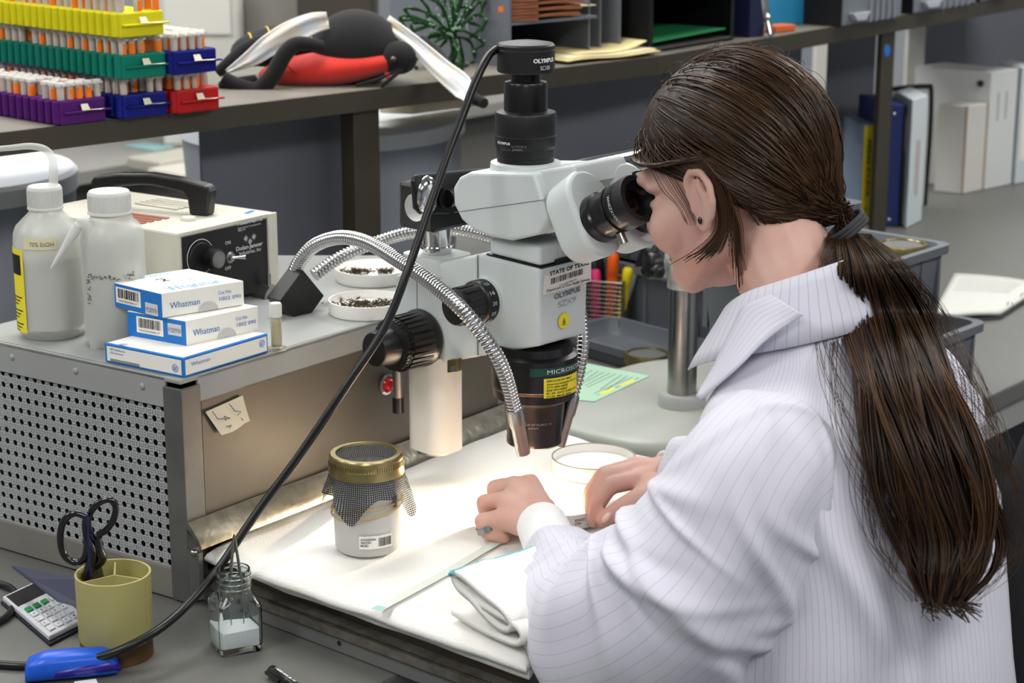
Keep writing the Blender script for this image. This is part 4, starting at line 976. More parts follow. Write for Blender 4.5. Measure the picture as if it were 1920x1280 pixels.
# ------------------------------------------------------------------ twin gooseneck light guide
guide = thing('light_guide', 'twin chrome gooseneck light guide arching from black block to the lens', 'light guide', D(545, 600, 2.2))
m_goose = M('gooseneck', (196, 196, 196), .2, 1)
def gooseneck(pts, rad, tip, aim):
    P = catmull([D(x, y, Y) for x, y, Y in pts], 14)
    # resample evenly so that the ribs have one pitch
    Ls = [0]
    for a, b in zip(P, P[1:]): Ls.append(Ls[-1] + (b-a).length)
    n = int(Ls[-1]/.00115); out = []; j = 0; R_ = []
    for i in range(n):
        s_ = Ls[-1]*i/(n-1)
        while j < len(Ls)-2 and Ls[j+1] < s_: j += 1
        t = (s_-Ls[j])/max(1e-9, Ls[j+1]-Ls[j]); out.append(lerp(P[j], P[j+1], min(t, 1))); R_.append(rad*(1.0 if i % 4 in (0, 1) else (.90 if i % 4 == 2 else .80)))
    g = MB().tube(out, R_, 14).build('gooseneck', m_goose, guide, smooth=70)
    t0, t1 = D(*tip[0]), D(*tip[1]); d = (t1-t0).normalized()
    MB().lathe([(0, -.004), (rad*1.12, -.004), (rad*1.15, .002), (rad*1.12, .016), (rad*.95, .020), (rad*.92, (t1-t0).length), (rad*.6, (t1-t0).length), (0, (t1-t0).length-.001)], t0, d, 28).build('tip', m_steel, g, smooth=40)
    MB().lathe([(0, .0003), (rad*.62, .0003), (rad*.62, 0)], t1, d, 20).build('fibre_end', M('fibre_glow', (255, 236, 200), .3, emit=6), g)
    ld = bpy.data.lights.new('fibre_lamp', 'SPOT'); ld.energy = TIP_POWER; ld.color = (1.0, .82, .58); ld.spot_size = math.radians(100); ld.spot_blend = 1.0; ld.shadow_soft_size = .006
    lo = bpy.data.objects.new('fibre_lamp', ld); COL.objects.link(lo); lo.parent = guide
    pos = t1 + d*.004; lo.location = pos - WP[guide.name]
    tgt = U(*aim, ZTOP); lo.rotation_euler = (tgt-pos).to_track_quat('-Z', 'Y').to_euler()
gooseneck([(545, 530, 2.245), (562, 490, 2.225), (592, 459, 2.20), (638, 445, 2.165), (690, 455, 2.12), (750, 490, 2.06), (812, 532, 2.005), (868, 582, 1.96), (915, 640, 1.95), (946, 700, 1.96), (966, 772, 1.985)], .0083, ((966, 772, 1.985), (981, 848, 2.0)), (985, 962))
gooseneck([(589, 516, 2.27), (640, 481, 2.29), (700, 456, 2.31), (770, 436, 2.30), (850, 430, 2.285), (930, 448, 2.25), (1010, 480, 2.215), (1075, 545, 2.17), (1092, 625, 2.135), (1086, 690, 2.12), (1071, 748, 2.105)], .0078, ((1071, 748, 2.105), (1048, 836, 2.095)), (930, 955))
# black block on the illuminator nose
n = PI_.n
noz = PI_.pix(492, 556, .0)
MB().cyl(noz, noz + n*.020, .017, n=28).build('nose_sleeve', m_steel, guide, smooth=40)
MB().cyl(noz + n*.012 + Zv*.014, noz + n*.012 + Zv*.030, .0028, n=12).build('thumb_screw', m_steel, guide, smooth=40)
q0 = [D(x, y, Y) for x, y, Y in ((500, 583, 2.205), (527, 521, 2.22), (606, 524, 2.26), (590, 562, 2.24), (533, 600, 2.20))]
a = D(506, 580, 2.205); b = D(556, 512, 2.235); ux = (b-a).normalized(); sx_ = (D(606, 522, 2.27) - D(530, 522, 2.225)).normalized(); sx_ = (sx_ - ux*sx_.dot(ux)).normalized(); th = ux.cross(sx_)
cc_ = D(554, 556, 2.225)
MB().box(cc_, ux*.0235, sx_*.024, th*.0125).build('junction_block', m_black, guide, bevel=.001)

# ------------------------------------------------------------------ camera cable
pts = [(931, 92, 2.065), (915, 106, 2.05), (893, 150, 2.03), (868, 215, 2.01), (836, 300, 1.985), (803, 395, 1.96), (765, 505, 1.93), (722, 612, 1.915), (655, 715, 1.90), (560, 855, 1.885), (480, 963, 1.87), (405, 1072, 1.845), (350, 1135, 1.815), (300, 1178, 1.782), (250, 1207, 1.766), (205, 1226, 1.762), (160, 1238, 1.768)]
P = [D(*p) for p in pts] + [U(x, y, .004) for x, y in ((100, 1246), (40, 1248), (0, 1246), (-90, 1240))]
MB().tube(catmull(P, 10), .0043, 10).build('camera_cable', M('cable_black', (18, 18, 18), .35), None, smooth=60, label='black camera cable sagging from the microscope camera across to the bench', cat='cable')
# ------------------------------------------------------------------ things on the bench, lower left
def pencil_cup():
    c = U(220, 1226, 0); c.z = .0003; k = 5.3e-4; r = .0365; H = ZY(1073, c.y)
    o = thing('pen_cup', 'olive green three-part pen cup on a wooden base', 'pen cup', c)
    m_ol = M('olive_plastic', (170, 164, 106), .45, var=.04)
    MB().lathe([(0, 0), (r*.98, 0), (r*.98, .018), (0, .018)], c, n=48).build('wooden_base', M('cup_wood', (104, 68, 36), .5, var=.5, vs=25), o, smooth=40)
    MB().lathe([(0, .0182), (r*.97, .0182), (r, .021), (r*1.02, H), (r*.955, H), (r*.93, .024), (0, .024)], c, n=56).build('cup', m_ol, o, smooth=40)
    for a in (100, 215, 340):
        d = V((math.cos(math.radians(a)), math.sin(math.radians(a)), 0)); s = V((-d.y, d.x, 0))*.0008
        q = c + V((.002, -.002, .024)); MB().ext([q - s, q + s, q + s + d*r*.95, q - s + d*r*.95], (0, 0, H-.026)).build('divider', m_ol, o)
    return c, H
cupc, cupH = pencil_cup()
def scissors():
    Y = cupc.y + .005; at = lambda x, y, dy=0: D(x, y, Y+dy)
    o = thing('scissors', 'black-handled scissors standing in the olive pen cup', 'scissors', at(165, 1080) + V((0, 0, -.05)))
    m_h = M('scissor_handle', (14, 13, 18), .2, coat=.5)
    l1 = catmull([at(x, y) for x, y in ((162, 968), (138, 962), (119, 978), (113, 1008), (120, 1040), (140, 1054), (158, 1046), (164, 1020))], 7)
    m = MB(); m.tube(l1, [.0036]*len(l1), 10); m.tube(catmull([at(x, y) for x, y in ((164, 1020), (160, 985), (162, 968))], 6), .0036, 10)
    m.tube(catmull([at(x, y) for x, y in ((162, 1010), (172, 1035), (168, 1062), (160, 1085))], 6), [.005]*19, 10); m.build('handle_loop', m_h, o, smooth=60)
    l2 = catmull([at(x, y, .006) for x, y in ((168, 1000), (166, 970), (182, 945), (205, 936), (217, 950), (212, 975), (198, 994), (184, 1002))], 7)
    m = MB(); m.tube(l2, .0034, 10); m.tube(catmull([at(x, y, .006) for x, y in ((168, 1000), (178, 1020), (184, 1004))], 6), .0042, 10)
    m.tube(catmull([at(x, y, .006) for x, y in ((180, 1008), (184, 1030), (190, 1048), (176, 1060))], 6), .0055, 10); m.build('handle_loop', m_h, o, smooth=60)
    tip = V((cupc.x - .012, cupc.y + .010, .030)); a = at(168, 1062, .003); s = V((1, 0, 0))*.005
    MB().ext([a - s, a + s, tip + s*.2, tip - s*.2], (0, .0015, 0)).build('blade', m_steel, o)
    b = at(180, 1058, .006); MB().ext([b - s, b + s, tip + V((.008, 0, 0)), tip + V((.006, 0, 0))], (0, .0015, 0)).build('blade', m_steel, o)
    q = at(163, 964, -.004); MB().tube([q, at(170, 1080, -.004)], .0014, 8).build('blue_insert', M('scissor_blue', (28, 32, 84), .4), o)
scissors()
def glass_vial():
    c = U(443, 1212, 0); c.z = .0004; o = thing('glass_bottle', 'open square glass bottle of white powder in front of the tray', 'bottle', c)
    ang = math.radians(24); ex = V((math.cos(ang), math.sin(ang), 0)); ey = V((-ex.y, ex.x, 0))
    def ringp(hw, r, z): return [c + ex*a + ey*b + V((0, 0, z)) for a, b in rr(hw, hw, r, 6)]
    H = ZY(1066, c.y)
    rows = [ringp(.0205, .004, 0), ringp(.0225, .005, .003), ringp(.0225, .005, H*.56), ringp(.0215, .008, H*.63), ringp(.018, .0140, H*.69), ringp(.0170, .0168, H*.74), ringp(.0170, .0168, H*.98), ringp(.0165, .0163, H), ringp(.0148, .0146, H), ringp(.0148, .0146, H*.74), ringp(.0175, .010, H*.64), ringp(.0205, .004, H*.56), ringp(.0205, .004, .007)]
    n_ = len(rows[0]); m = MB(); m.add([p for r in rows for p in r], [(i*n_+k, i*n_+(k+1) % n_, (i+1)*n_+(k+1) % n_, (i+1)*n_+k) for i in range(len(rows)-1) for k in range(n_)] + [tuple(range(n_-1, -1, -1)), tuple((len(rows)-1)*n_+k for k in range(n_))])
    m.build('bottle_glass', M('clear_glass', (244, 250, 250), .02, trans=1, ior=1.38), o, smooth=40)
    m = MB()
    for k, z in enumerate((.80, .87, .94)):
        m.tube([c + V((math.cos(a)*.0172, math.sin(a)*.0172, H*z + .0006*math.sin(a))) for a in [2*math.pi*i/36 for i in range(36)]], .0009, 6, closed=True)
    m.build('neck_thread', MATS['clear_glass'], o, smooth=60)
    m = MB(); rows = [ringp(.0198, .004, .0075), ringp(.0198, .004, .024)]
    m.prism(rows[0], [p + V((0, 0, .004*noise.noise(p*90))) for p in rows[1]]); m.build('powder', M('white_powder', (245, 245, 245), .95, bump=.3, bs=400), o, smooth=60)
    f = thing('forceps', 'thin steel forceps standing in the open glass bottle', 'forceps', c + V((0, 0, .02)))
    t = D(439, 1002, c.y); b0 = c + V((-.004, 0, .020)); b1 = c + V((.007, .004, .020))
    for b in (b0, b1):
        P = catmull([t, lerp(t, b, .35) + V((.002 if b is b1 else -.002, 0, 0)), lerp(t, b, .7) + V((.003 if b is b1 else -.003, 0, 0)), b], 6)
        MB().tube(P, [.0009 + .0012*math.sin(math.pi*min(1, i/len(P)*1.3+.15)) for i in range(len(P))], 8, flat=.6).build('arm', m_steel, f, smooth=60)
glass_vial()
def calculator():
    c0, c1, c2, c3 = U(5, 1128, .003), U(92, 1203, .003), U(178, 1170, .003), U(75, 1095, .003)
    o = thing('calculator', 'white pocket calculator with green keys behind the pen cup', 'calculator', (c0+c1+c2+c3)/4)
    e = (c1-c0).normalized(); s = (c3-c0).normalized(); L_ = (c1-c0).length; W = (c3-c0).length
    q = lambda a, b, z=0: c0 + e*(a*L_) + s*(b*W) + V((0, 0, z))
    MB().ext([q(-.02, -.03, -.0028), q(1.04, -.03, -.0028), q(1.04, 1, -.0028), q(-.02, 1, -.0028)], (0, 0, .003)).build('case', M('calc_case', (20, 22, 40), .5), o)
    MB().ext([q(0, 0, .0003), q(1, 0, .0003), q(1, 1, .0003), q(0, 1, .0003)], (0, 0, .006)).build('body', M('calc_white', (190, 192, 196), .45), o, bevel=.0015)
    MB().ext([q(.04, .06, .0064), q(.30, .06, .0064), q(.30, .96, .0064), q(.04, .96, .0064)], (0, 0, .0005)).build('display', m_black, o)
    mk = M('calc_key', (206, 208, 212), .4); mg = M('calc_green', (30, 130, 66), .4)
    for i in range(5):
        for j in range(4):
            a, b = .40 + i*.115, .10 + j*.21
            m_ = mg if i == 0 and j < 3 else mk
            MB().ext([q(a, b, .0064), q(a+.085, b, .0064), q(a+.085, b+.15, .0064), q(a, b+.15, .0064)], (0, 0, .002)).build('key', m_, o, bevel=.0006)
            if i > 0: text('7894561230.+-='[(i*3+j) % 14], pmap(q(a+.065, b+.03, .0085), s, -e, .0002), .004, m_ink, o)
calculator()
# dark card leaning behind the cup
m = MB(); P = [D(22, 1064, 1.96), D(150, 1090, 1.90), D(160, 1142, 1.865), D(108, 1128, 1.88), D(60, 1090, 1.92)]
m.ext(P, (0, .003, .0015)); m.build('notebook_cover', M('navy_cover', (36, 40, 64), .5), None, label='dark navy notebook leaning behind the pen cup over the calculator', cat='notebook')
P = catmull([U(x, y, .0045) for x, y in ((-60, 1082), (0, 1094), (26, 1108), (28, 1130), (10, 1158), (-40, 1180))], 8)
MB().tube(P, .004, 10).build('power_cord', MATS['cable_black'], None, smooth=60, label='loop of black cord on the bench at the left picture edge', cat='cord')
def stapler():
    c = U(125, 1262, 0); o = thing('stapler', 'bright blue plastic stapler lying in front of the pen cup', 'stapler', c)
    e = (U(205, 1254, .01) - U(50, 1268, .01)).normalized(); s = V((-e.y, e.x, 0))
    a = U(48, 1276, .0); L_ = .088
    prof = [(0, .012, .011), (.004, .022, .0135), (.02, .0275, .015), (.05, .0275, .015), (.075, .026, .0145), (.084, .022, .012), (.088, .014, .008)]
    m = MB(); rows = []
    for x, h, w_ in prof: rows.append([a + e*x + s*(w_*math.cos(t)) + V((0, 0, .0005 + h*.5 + h*.5*math.copysign(abs(math.sin(t))**.6, math.sin(t)))) for t in [2*math.pi*k/20 for k in range(20)]])
    m.add([p for r in rows for p in r], [(i*20+k, i*20+(k+1) % 20, (i+1)*20+(k+1) % 20, (i+1)*20+k) for i in range(len(rows)-1) for k in range(20)] + [tuple(range(20)), tuple(len(rows)*20-20+k for k in range(20))])
    m.build('body', M('stapler_blue', (20, 84, 200), .35), o, smooth=50)
    m = MB(); rows = []
    for x, h, w_ in ((.024, .004, .012), (.03, .013, .0168), (.06, .017, .0175), (.08, .018, .0155), (.0905, .008, .009)):
        rows.append([a + e*x + s*(w_*math.cos(t)) + V((0, 0, .0035 + h*.5 + h*.5*math.sin(t))) for t in [2*math.pi*k/20 for k in range(20)]])
    m.add([p for r in rows for p in r], [(i*20+k, i*20+(k+1) % 20, (i+1)*20+(k+1) % 20, (i+1)*20+k) for i in range(len(rows)-1) for k in range(20)] + [tuple(range(20)), tuple(len(rows)*20-20+k for k in range(20))])
    m.build('grip', M('stapler_indigo', (38, 22, 128), .3), o, smooth=50)
stapler()
# marker, paper slip
a, b = U(508, 1256, .006), U(585, 1310, .006); d = (b-a).normalized(); mk = thing('marker_pen', 'black marker pen lying on the bench below the tray', 'pen', (a+b)/2 - V((0, 0, .006)))
MB().lathe([(0, 0), (.0045, 0), (.0058, .002), (.0058, .034), (.0052, .0345), (.0052, .09), (0, .09)], a, d, 20).build('barrel', m_blacksat, mk, smooth=40)
sd = V((-d.y, d.x, 0)); MB().box(a + d*.014 - sd*.0065, d*.013, sd*.001, V((0, 0, .0016))).build('clip', m_blacksat, mk)
barcode(pmap(a + d*.010 + V((0, 0, .0060)), d, sd, .0002), 0, -.0012, .04, .0014, m_whiteink, mk, 16, 21, 'faded_print')
MB().ext([U(140, 1278, .001), U(180, 1273, .001), U(200, 1320, .001), U(120, 1320, .001)], (0, 0, .0006)).build('paper_slip', m_paper, None, label='corner of a white paper slip in front of the blue stapler', cat='paper')
# taped note on the cabinet front
q = [FP.pix(x, y, .003) for x, y in ((385, 772), (455, 741), (470, 789), (413, 815))]
nt = thing('taped_note', 'cream paper note with pencil marks taped to the cabinet front', 'note', q[3])
m = MB(); m.grid(lambda u, v: lerp(lerp(q[0], q[1], u), lerp(q[3], q[2], u), v) + nF*(.003*math.sin(u*5)*v + .002*v*v), 10, 8); m.build('paper', M('note_cream', (226, 216, 190), .8), nt, smooth=60)
for st in (((398, 770), (408, 785), (432, 784), (420, 780), (424, 788)), ((430, 757), (440, 770), (452, 772), (446, 778)), ((424, 800), (434, 797), (430, 803)), ((452, 783), (456, 788))):
    MB().tube([FP.pix(x, y, .0072) for x, y in st], .0005, 4).build('pencil_stroke', m_grayink, nt)
# ------------------------------------------------------------------ racks of microtubes on the shelf
RK_E = (U(213, 224, ZS) - U(115, 236, ZS)); RK_E.z = 0; RK_E.normalize()
RK_L = (U(-20, 212, ZS) - U(115, 236, ZS)); RK_L.z = 0; RK_L.normalize()
RW, RL_, RH, TUP = .0665, .30, .031, .0215
m_tube = M('tube_frosted', (224, 214, 206), .4, trans=.3, ior=1.2)
m_tcap = M('tube_cap', (226, 222, 216), .3, trans=.3, ior=1.2)
m_orange = M('orange_sticker', (255, 128, 20), .6, emit=.0)
proto = {}
def tube_proto(rot):
    t = bpy.data.objects.new('microtube', None)
    m = MB(); m.lathe([(0, -.022), (.0022, -.0215), (.0048, -.006), (.0050, .0165), (0, .0165)], n=12); body = m.build('microtube', m_tube, None, smooth=50, origin=(0, 0, 0))
    c = MB(); c.lathe([(.0050, .0150), (.0064, .0155), (.0064, .0195), (.0056, .0205), (.004, .0195), (0, .0195)], n=12); d = RK_E; c.box(V((0, 0, .0178)) + RK_L*-.0072, RK_L*.0022, RK_E*.0028, V((0, 0, .001)))
    cap = c.build('cap', m_tcap, None, smooth=40, origin=(0, 0, 0)); cap.parent = body
    if rot is not None:
        s = MB(); a0 = rot
        s.grid(lambda u, v: V((math.cos(a0 + (u-.5)*1.9)*.0054, math.sin(a0 + (u-.5)*1.9)*.0054, lerp(-.001, .0125, v))), 6, 1)
        st = s.build('sticker', m_orange, None, origin=(0, 0, 0)); st.parent = body
    COL.objects.unlink(body)
    for ch in body.children: COL.objects.unlink(ch)
    return body
base_ang = math.atan2((-RK_L).y, (-RK_L).x)
protos = [tube_proto(base_ang + math.radians(a)) for a in (25, -20, 60, 95)] + [tube_proto(None)]
def rack(name, label, px, z, rgb, first_rows, side_cols, seed, ncol=5, nrow=19, tubes='', back_rows=0):
    r = random.Random(seed); o = U(*px, z)
    k = thing('tube_rack', label, 'tube rack', o + RK_E*RW/2 + RK_L*RL_/2, 'plastic microtube racks')
    col = M('rack_'+name, rgb, .4, trans=.12, ior=1.3)
    P = lambda a, b, h: o + RK_E*a + RK_L*b + V((0, 0, h))
    # walls, floor and top deck
    MB().ext([P(0, 0, 0), P(RW, 0, 0), P(RW, RL_, 0), P(0, RL_, 0)], (0, 0, RH)).build('rack_body', col, k, bevel=.0025)
    # vertical ribs of the wells along the long side, finger ledge on the end
    rb = MB()
    for i in range(nrow):
        q = P(-.0004, (i+.5)*RL_/nrow, .002); rb.cyl(q, q + V((0, 0, RH-.004)), .0055, n=10)
    rb.build('well_ribs', col, k, smooth=60)
    MB().ext([P(.004, -.0055, RH*.46), P(RW+.005, -.0055, RH*.46), P(RW+.005, .001, RH*.46), P(.004, .001, RH*.46)], (0, 0, .0022)).build('finger_ledge', col, k, bevel=.0006)
    # curled paper tag stuck to the ledge
    t0 = P(RW*.42, -.0055, RH*.46+.0026); tg = MB()
    tg.add([t0, t0 + RK_E*.012, t0 + RK_E*.010 + RK_L*.003 + V((0, 0, .008)), t0 + RK_L*.003 + V((0, 0, .008))], [(0, 1, 2, 3)])
    tg.add([t0 + RK_E*.004 + V((0, 0, .0006)), t0 + RK_E*.022 - RK_L*.008 + V((0, 0, .0003)), t0 + RK_E*.030 - RK_L*.005 + V((0, 0, .001)), t0 + RK_E*.012 + V((0, 0, .0008))], [(0, 1, 2, 3)])
    tg.build('paper_tag', M('tag_cream', (230, 224, 200), .8), k)
    # microtubes
    cs = RW/ncol; rs = RL_/nrow
    for i in range(nrow):
        for j in range(ncol):
            vis = i < first_rows or j < side_cols
            if i >= nrow-back_rows: vis = False
            if not vis or r.random() < .10: continue
            p = P((j+.5)*cs, (i+.5)*rs, RH + .001)
            src = protos[r.choice((0, 0, 1, 1, 2, 3, 4))]
            b = src.copy(); COL.objects.link(b); b.location = p; WP[b.name] = p
            tag(b, 'frosted microtube standing in the %s' % tubes, 'microtube', 'microtubes in the %s' % tubes)
            for ch in src.children:
                c = ch.copy(); COL.objects.link(c); c.parent = b
dz = RH + TUP + .0012
rack('purple', 'purple tube rack, lowest and nearest of the rack pile', (115, 236), ZS+.0005, (84, 26, 112), 2, 3, 1, tubes='purple rack')
rack('navy', 'dark blue tube rack on the shelf between purple and red ones', (233, 224.5), ZS+.0005, (20, 28, 128), 2, 1, 2, tubes='lower dark blue rack')
rack('red', 'red tube rack at the right end of the lower row', (334, 214.5), ZS+.0005, (188, 30, 34), 3, 1, 3, tubes='red rack')
rack('teal', 'green tube rack stacked on the purple and blue ones', (231, 150), ZS+dz, (6, 128, 108), 2, 2, 4, tubes='green rack')
rack('navy2', 'dark blue tube rack stacked on the red one', (328, 142), ZS+dz, (18, 24, 120), 6, 5, 5, tubes='upper dark blue rack')
rack('lemon', 'yellow tube rack on top of the rack pile', (225, 72), ZS+2*dz, (226, 218, 30), 2, 2, 6, tubes='yellow rack')

# ------------------------------------------------------------------ plush insect toy
def plush():
    Y = 2.88; k = Y/3690; at = lambda x, y, dy=0: D(x, y, Y+dy)
    o = thing('plush_insect', 'black and red plush insect toy with shiny white wings on the shelf', 'plush toy', U(640, 150, ZS))
    m_fur = M('plush_black', (12, 12, 14), .9, bump=.6, bs=900, sheen=.1); m_red = M('plush_red', (206, 40, 26), .8, bump=.3, bs=700, sheen=.3)
    m_wing = M('wing_satin', (222, 212, 190), .6, 0, var=.25, vs=30, rgb2=(200, 212, 228)); m_gold = M('gold_piping', (200, 160, 60), .5)
    ea = (at(770, 110) - at(500, 150)).normalized()
    MB().ell(at(668, 90), (.064, .056, .056), nu=36, nv=24).build('thorax', m_fur, o, smooth=80)
    m = MB(); m.ell(at(530, 84, .05), (.078, .045, .030), (V((.95, .25, .12)).normalized(), V((-.25, .97, 0)).normalized(), V((-.12, 0, .99)).normalized()), 32, 20); m.build('abdomen', m_fur, o, smooth=80)
    # gold bands of the abdomen
    axd = V((.95, .25, .12)).normalized(); ay = V((-.25, .97, 0)).normalized(); az = V((-.12, 0, .99)).normalized(); c = at(530, 84, .05)
    for t in (-.6, -.25, .12, .5):
        s = math.sqrt(1-t*t); MB().tube([c + axd*t*.078 + (ay*math.cos(a)*.045 + az*math.sin(a)*.030)*s*1.01 for a in [2*math.pi*i/32 for i in range(32)]], .0014, 6, closed=True).build('gold_band', m_gold, o, smooth=60)
    MB().ell(at(748, 108, -.03), (.027, .024, .024), nu=28, nv=18).build('head', m_fur, o, smooth=80)
    MB().ell(at(737, 112, -.056), .0055, nu=16, nv=10).build('bead_eye', M('bead_black', (8, 8, 8), .08, coat=1), o, smooth=80)
    # red belly
    m = MB(); cb = at(614, 128, -.016); m.ell(cb, (.104, .045, .025), (V((.98, -.15, .12)).normalized(), V((.15, .98, 0)).normalized(), V((-.12, 0, .99)).normalized()), 36, 20); m.build('belly', m_red, o, smooth=80)
    for i, x in enumerate((548, 580, 612, 642)):
        P = catmull([at(x-14, 118, -.045), at(x, 132, -.051), at(x+22, 148, -.046)], 6); MB().tube(P, .0012, 6).build('belly_seam', M('plush_red_dark', (170, 30, 22), .9), o, smooth=60)
    def limb(pts, r, nm, mat):
        P = catmull([at(*p) for p in pts], 8); MB().tube(P, [r*(.75+.25*math.sin(math.pi*i/len(P))) for i in range(len(P))], 14).build(nm, mat, o, smooth=70)
    limb([(605, 88, -.055), (560, 82, -.065), (535, 100, -.07), (512, 140, -.072), (490, 165, -.07), (478, 170, -.07), (445, 160, -.07), (418, 145, -.07)], .0125, 'leg', m_fur)
    limb([(560, 76, .0), (500, 76, -.01), (460, 92, -.02), (430, 118, -.03), (408, 136, -.03)], .0105, 'leg', m_fur)
    limb([(480, 150, -.05), (450, 158, -.06), (412, 164, -.06)], .0105, 'leg', m_fur)
    limb([(790, 75, .05), (820, 100, .02), (850, 145, -.04), (880, 178, -.10), (908, 194, -.13)], .0095, 'leg', m_fur)
    for p in (((752, 128, -.05), (710, 148, -.06), (668, 160, -.06)), ((752, 130, -.05), (735, 145, -.06), (714, 165, -.06)), ((756, 130, -.05), (730, 150, -.06), (716, 160, -.06))):
        limb(p, .0026, 'feeler', m_fur)
    MB().tube([at(726, 136, -.055), at(728, 155, -.058)], [.004, .002], 8).build('red_snout', m_red, o, smooth=60)
    def wing(cl, wd, nm):
        P = catmull([at(x, y, d) for x, y, d, _ in cl], 8); W = catmull([V((w_, 0, 0)) for *_, w_ in cl], 8)
        m = MB(); n = len(P)-1
        def f(u, v):
            i = min(int(round(u*n)), n); p = P[i]; t = (P[min(i+1, n)] - P[max(i-1, 0)]).normalized(); s = t.cross(V((0, -1, 0))).normalized()
            return p + s*(v-.5)*W[i].x + V((0, -1, 0))*(.0025*math.sin(v*9+u*5) + .0015*math.sin(v*17+2))*wd
        m.grid(f, n, 10); return m.build('wing', m_wing, o, smooth=80, solid=.002)
    wing([(724, 40, .0, .020), (775, 80, -.03, .022), (825, 128, -.07, .030), (868, 165, -.13, .032), (880, 192, -.15, .006)], 1, 'w')
    wing([(615, 38, -.04, .024), (585, 44, -.04, .030), (545, 62, -.05, .034), (505, 85, -.06, .030), (470, 110, -.06, .022), (425, 134, -.06, .004)], 1, 'w')
plush()

# ------------------------------------------------------------------ green wire plant ornament
def wire_plant():
    Y = 3.02; b = U(842, 125, ZS); o = thing('wire_plant', 'glittery green twisted wire plant ornament beside the plush insect', 'ornament', b)
    m_g = M('green_glitter', (30, 84, 34), .25, .3, var=.7, vs=300, rgb2=(8, 24, 10)); r = random.Random(3)
    ctr = D(848, 68, b.y)
    tgt = [(760, 15), (772, 45), (745, 40), (770, 62), (800, 20), (785, -10), (820, -20), (840, -25), (865, -15), (890, -30), (905, 5), (912, 35), (900, 50), (770, 85), (790, 95), (776, 118), (790, 135), (868, 140), (905, 80), (890, 110), (870, 120), (752, 30), (830, 5), (885, 10), (912, -20)]
    for i, (x, y) in enumerate(tgt):
        e = D(x, y, b.y + r.uniform(-.05, .05)); mid = lerp(ctr, e, .5) + V((r.uniform(-.012, .012), r.uniform(-.02, .02), r.uniform(.004, .018)))
        end2 = e + (e-ctr).normalized()*-.012 + V((r.uniform(-.012, .012), 0, -.014))
        MB().tube(catmull([ctr, mid, e, end2], 7), [.0032*(.8+.2*math.sin(j*1.3)) for j in range(22)], 7).build('frond', m_g, o, smooth=60)
    P = catmull([ctr, lerp(ctr, b, .5) + V((.006, 0, 0)), b + V((0, 0, .004))], 6); MB().tube(P, .006, 8).build('stem', m_g, o, smooth=60)
    MB().lathe([(0, 0), (.028, 0), (.03, .003), (.012, .007), (0, .008)], b + V((0, 0, .0004)), n=20).build('foot', m_g, o, smooth=60)
    # glitter beads
    m = MB()
    for _ in range(120):
        x, y = r.choice(tgt); t = r.random(); p = lerp(ctr, D(x, y, b.y), t) + V((r.uniform(-.004, .004), -.006, r.uniform(0, .012))); m.ell(p, r.uniform(.0008, .0016), nu=6, nv=4)
    m.build('glitter_beads', M('glitter', (190, 220, 195), .2, .3), o, kind='stuff')
wire_plant()

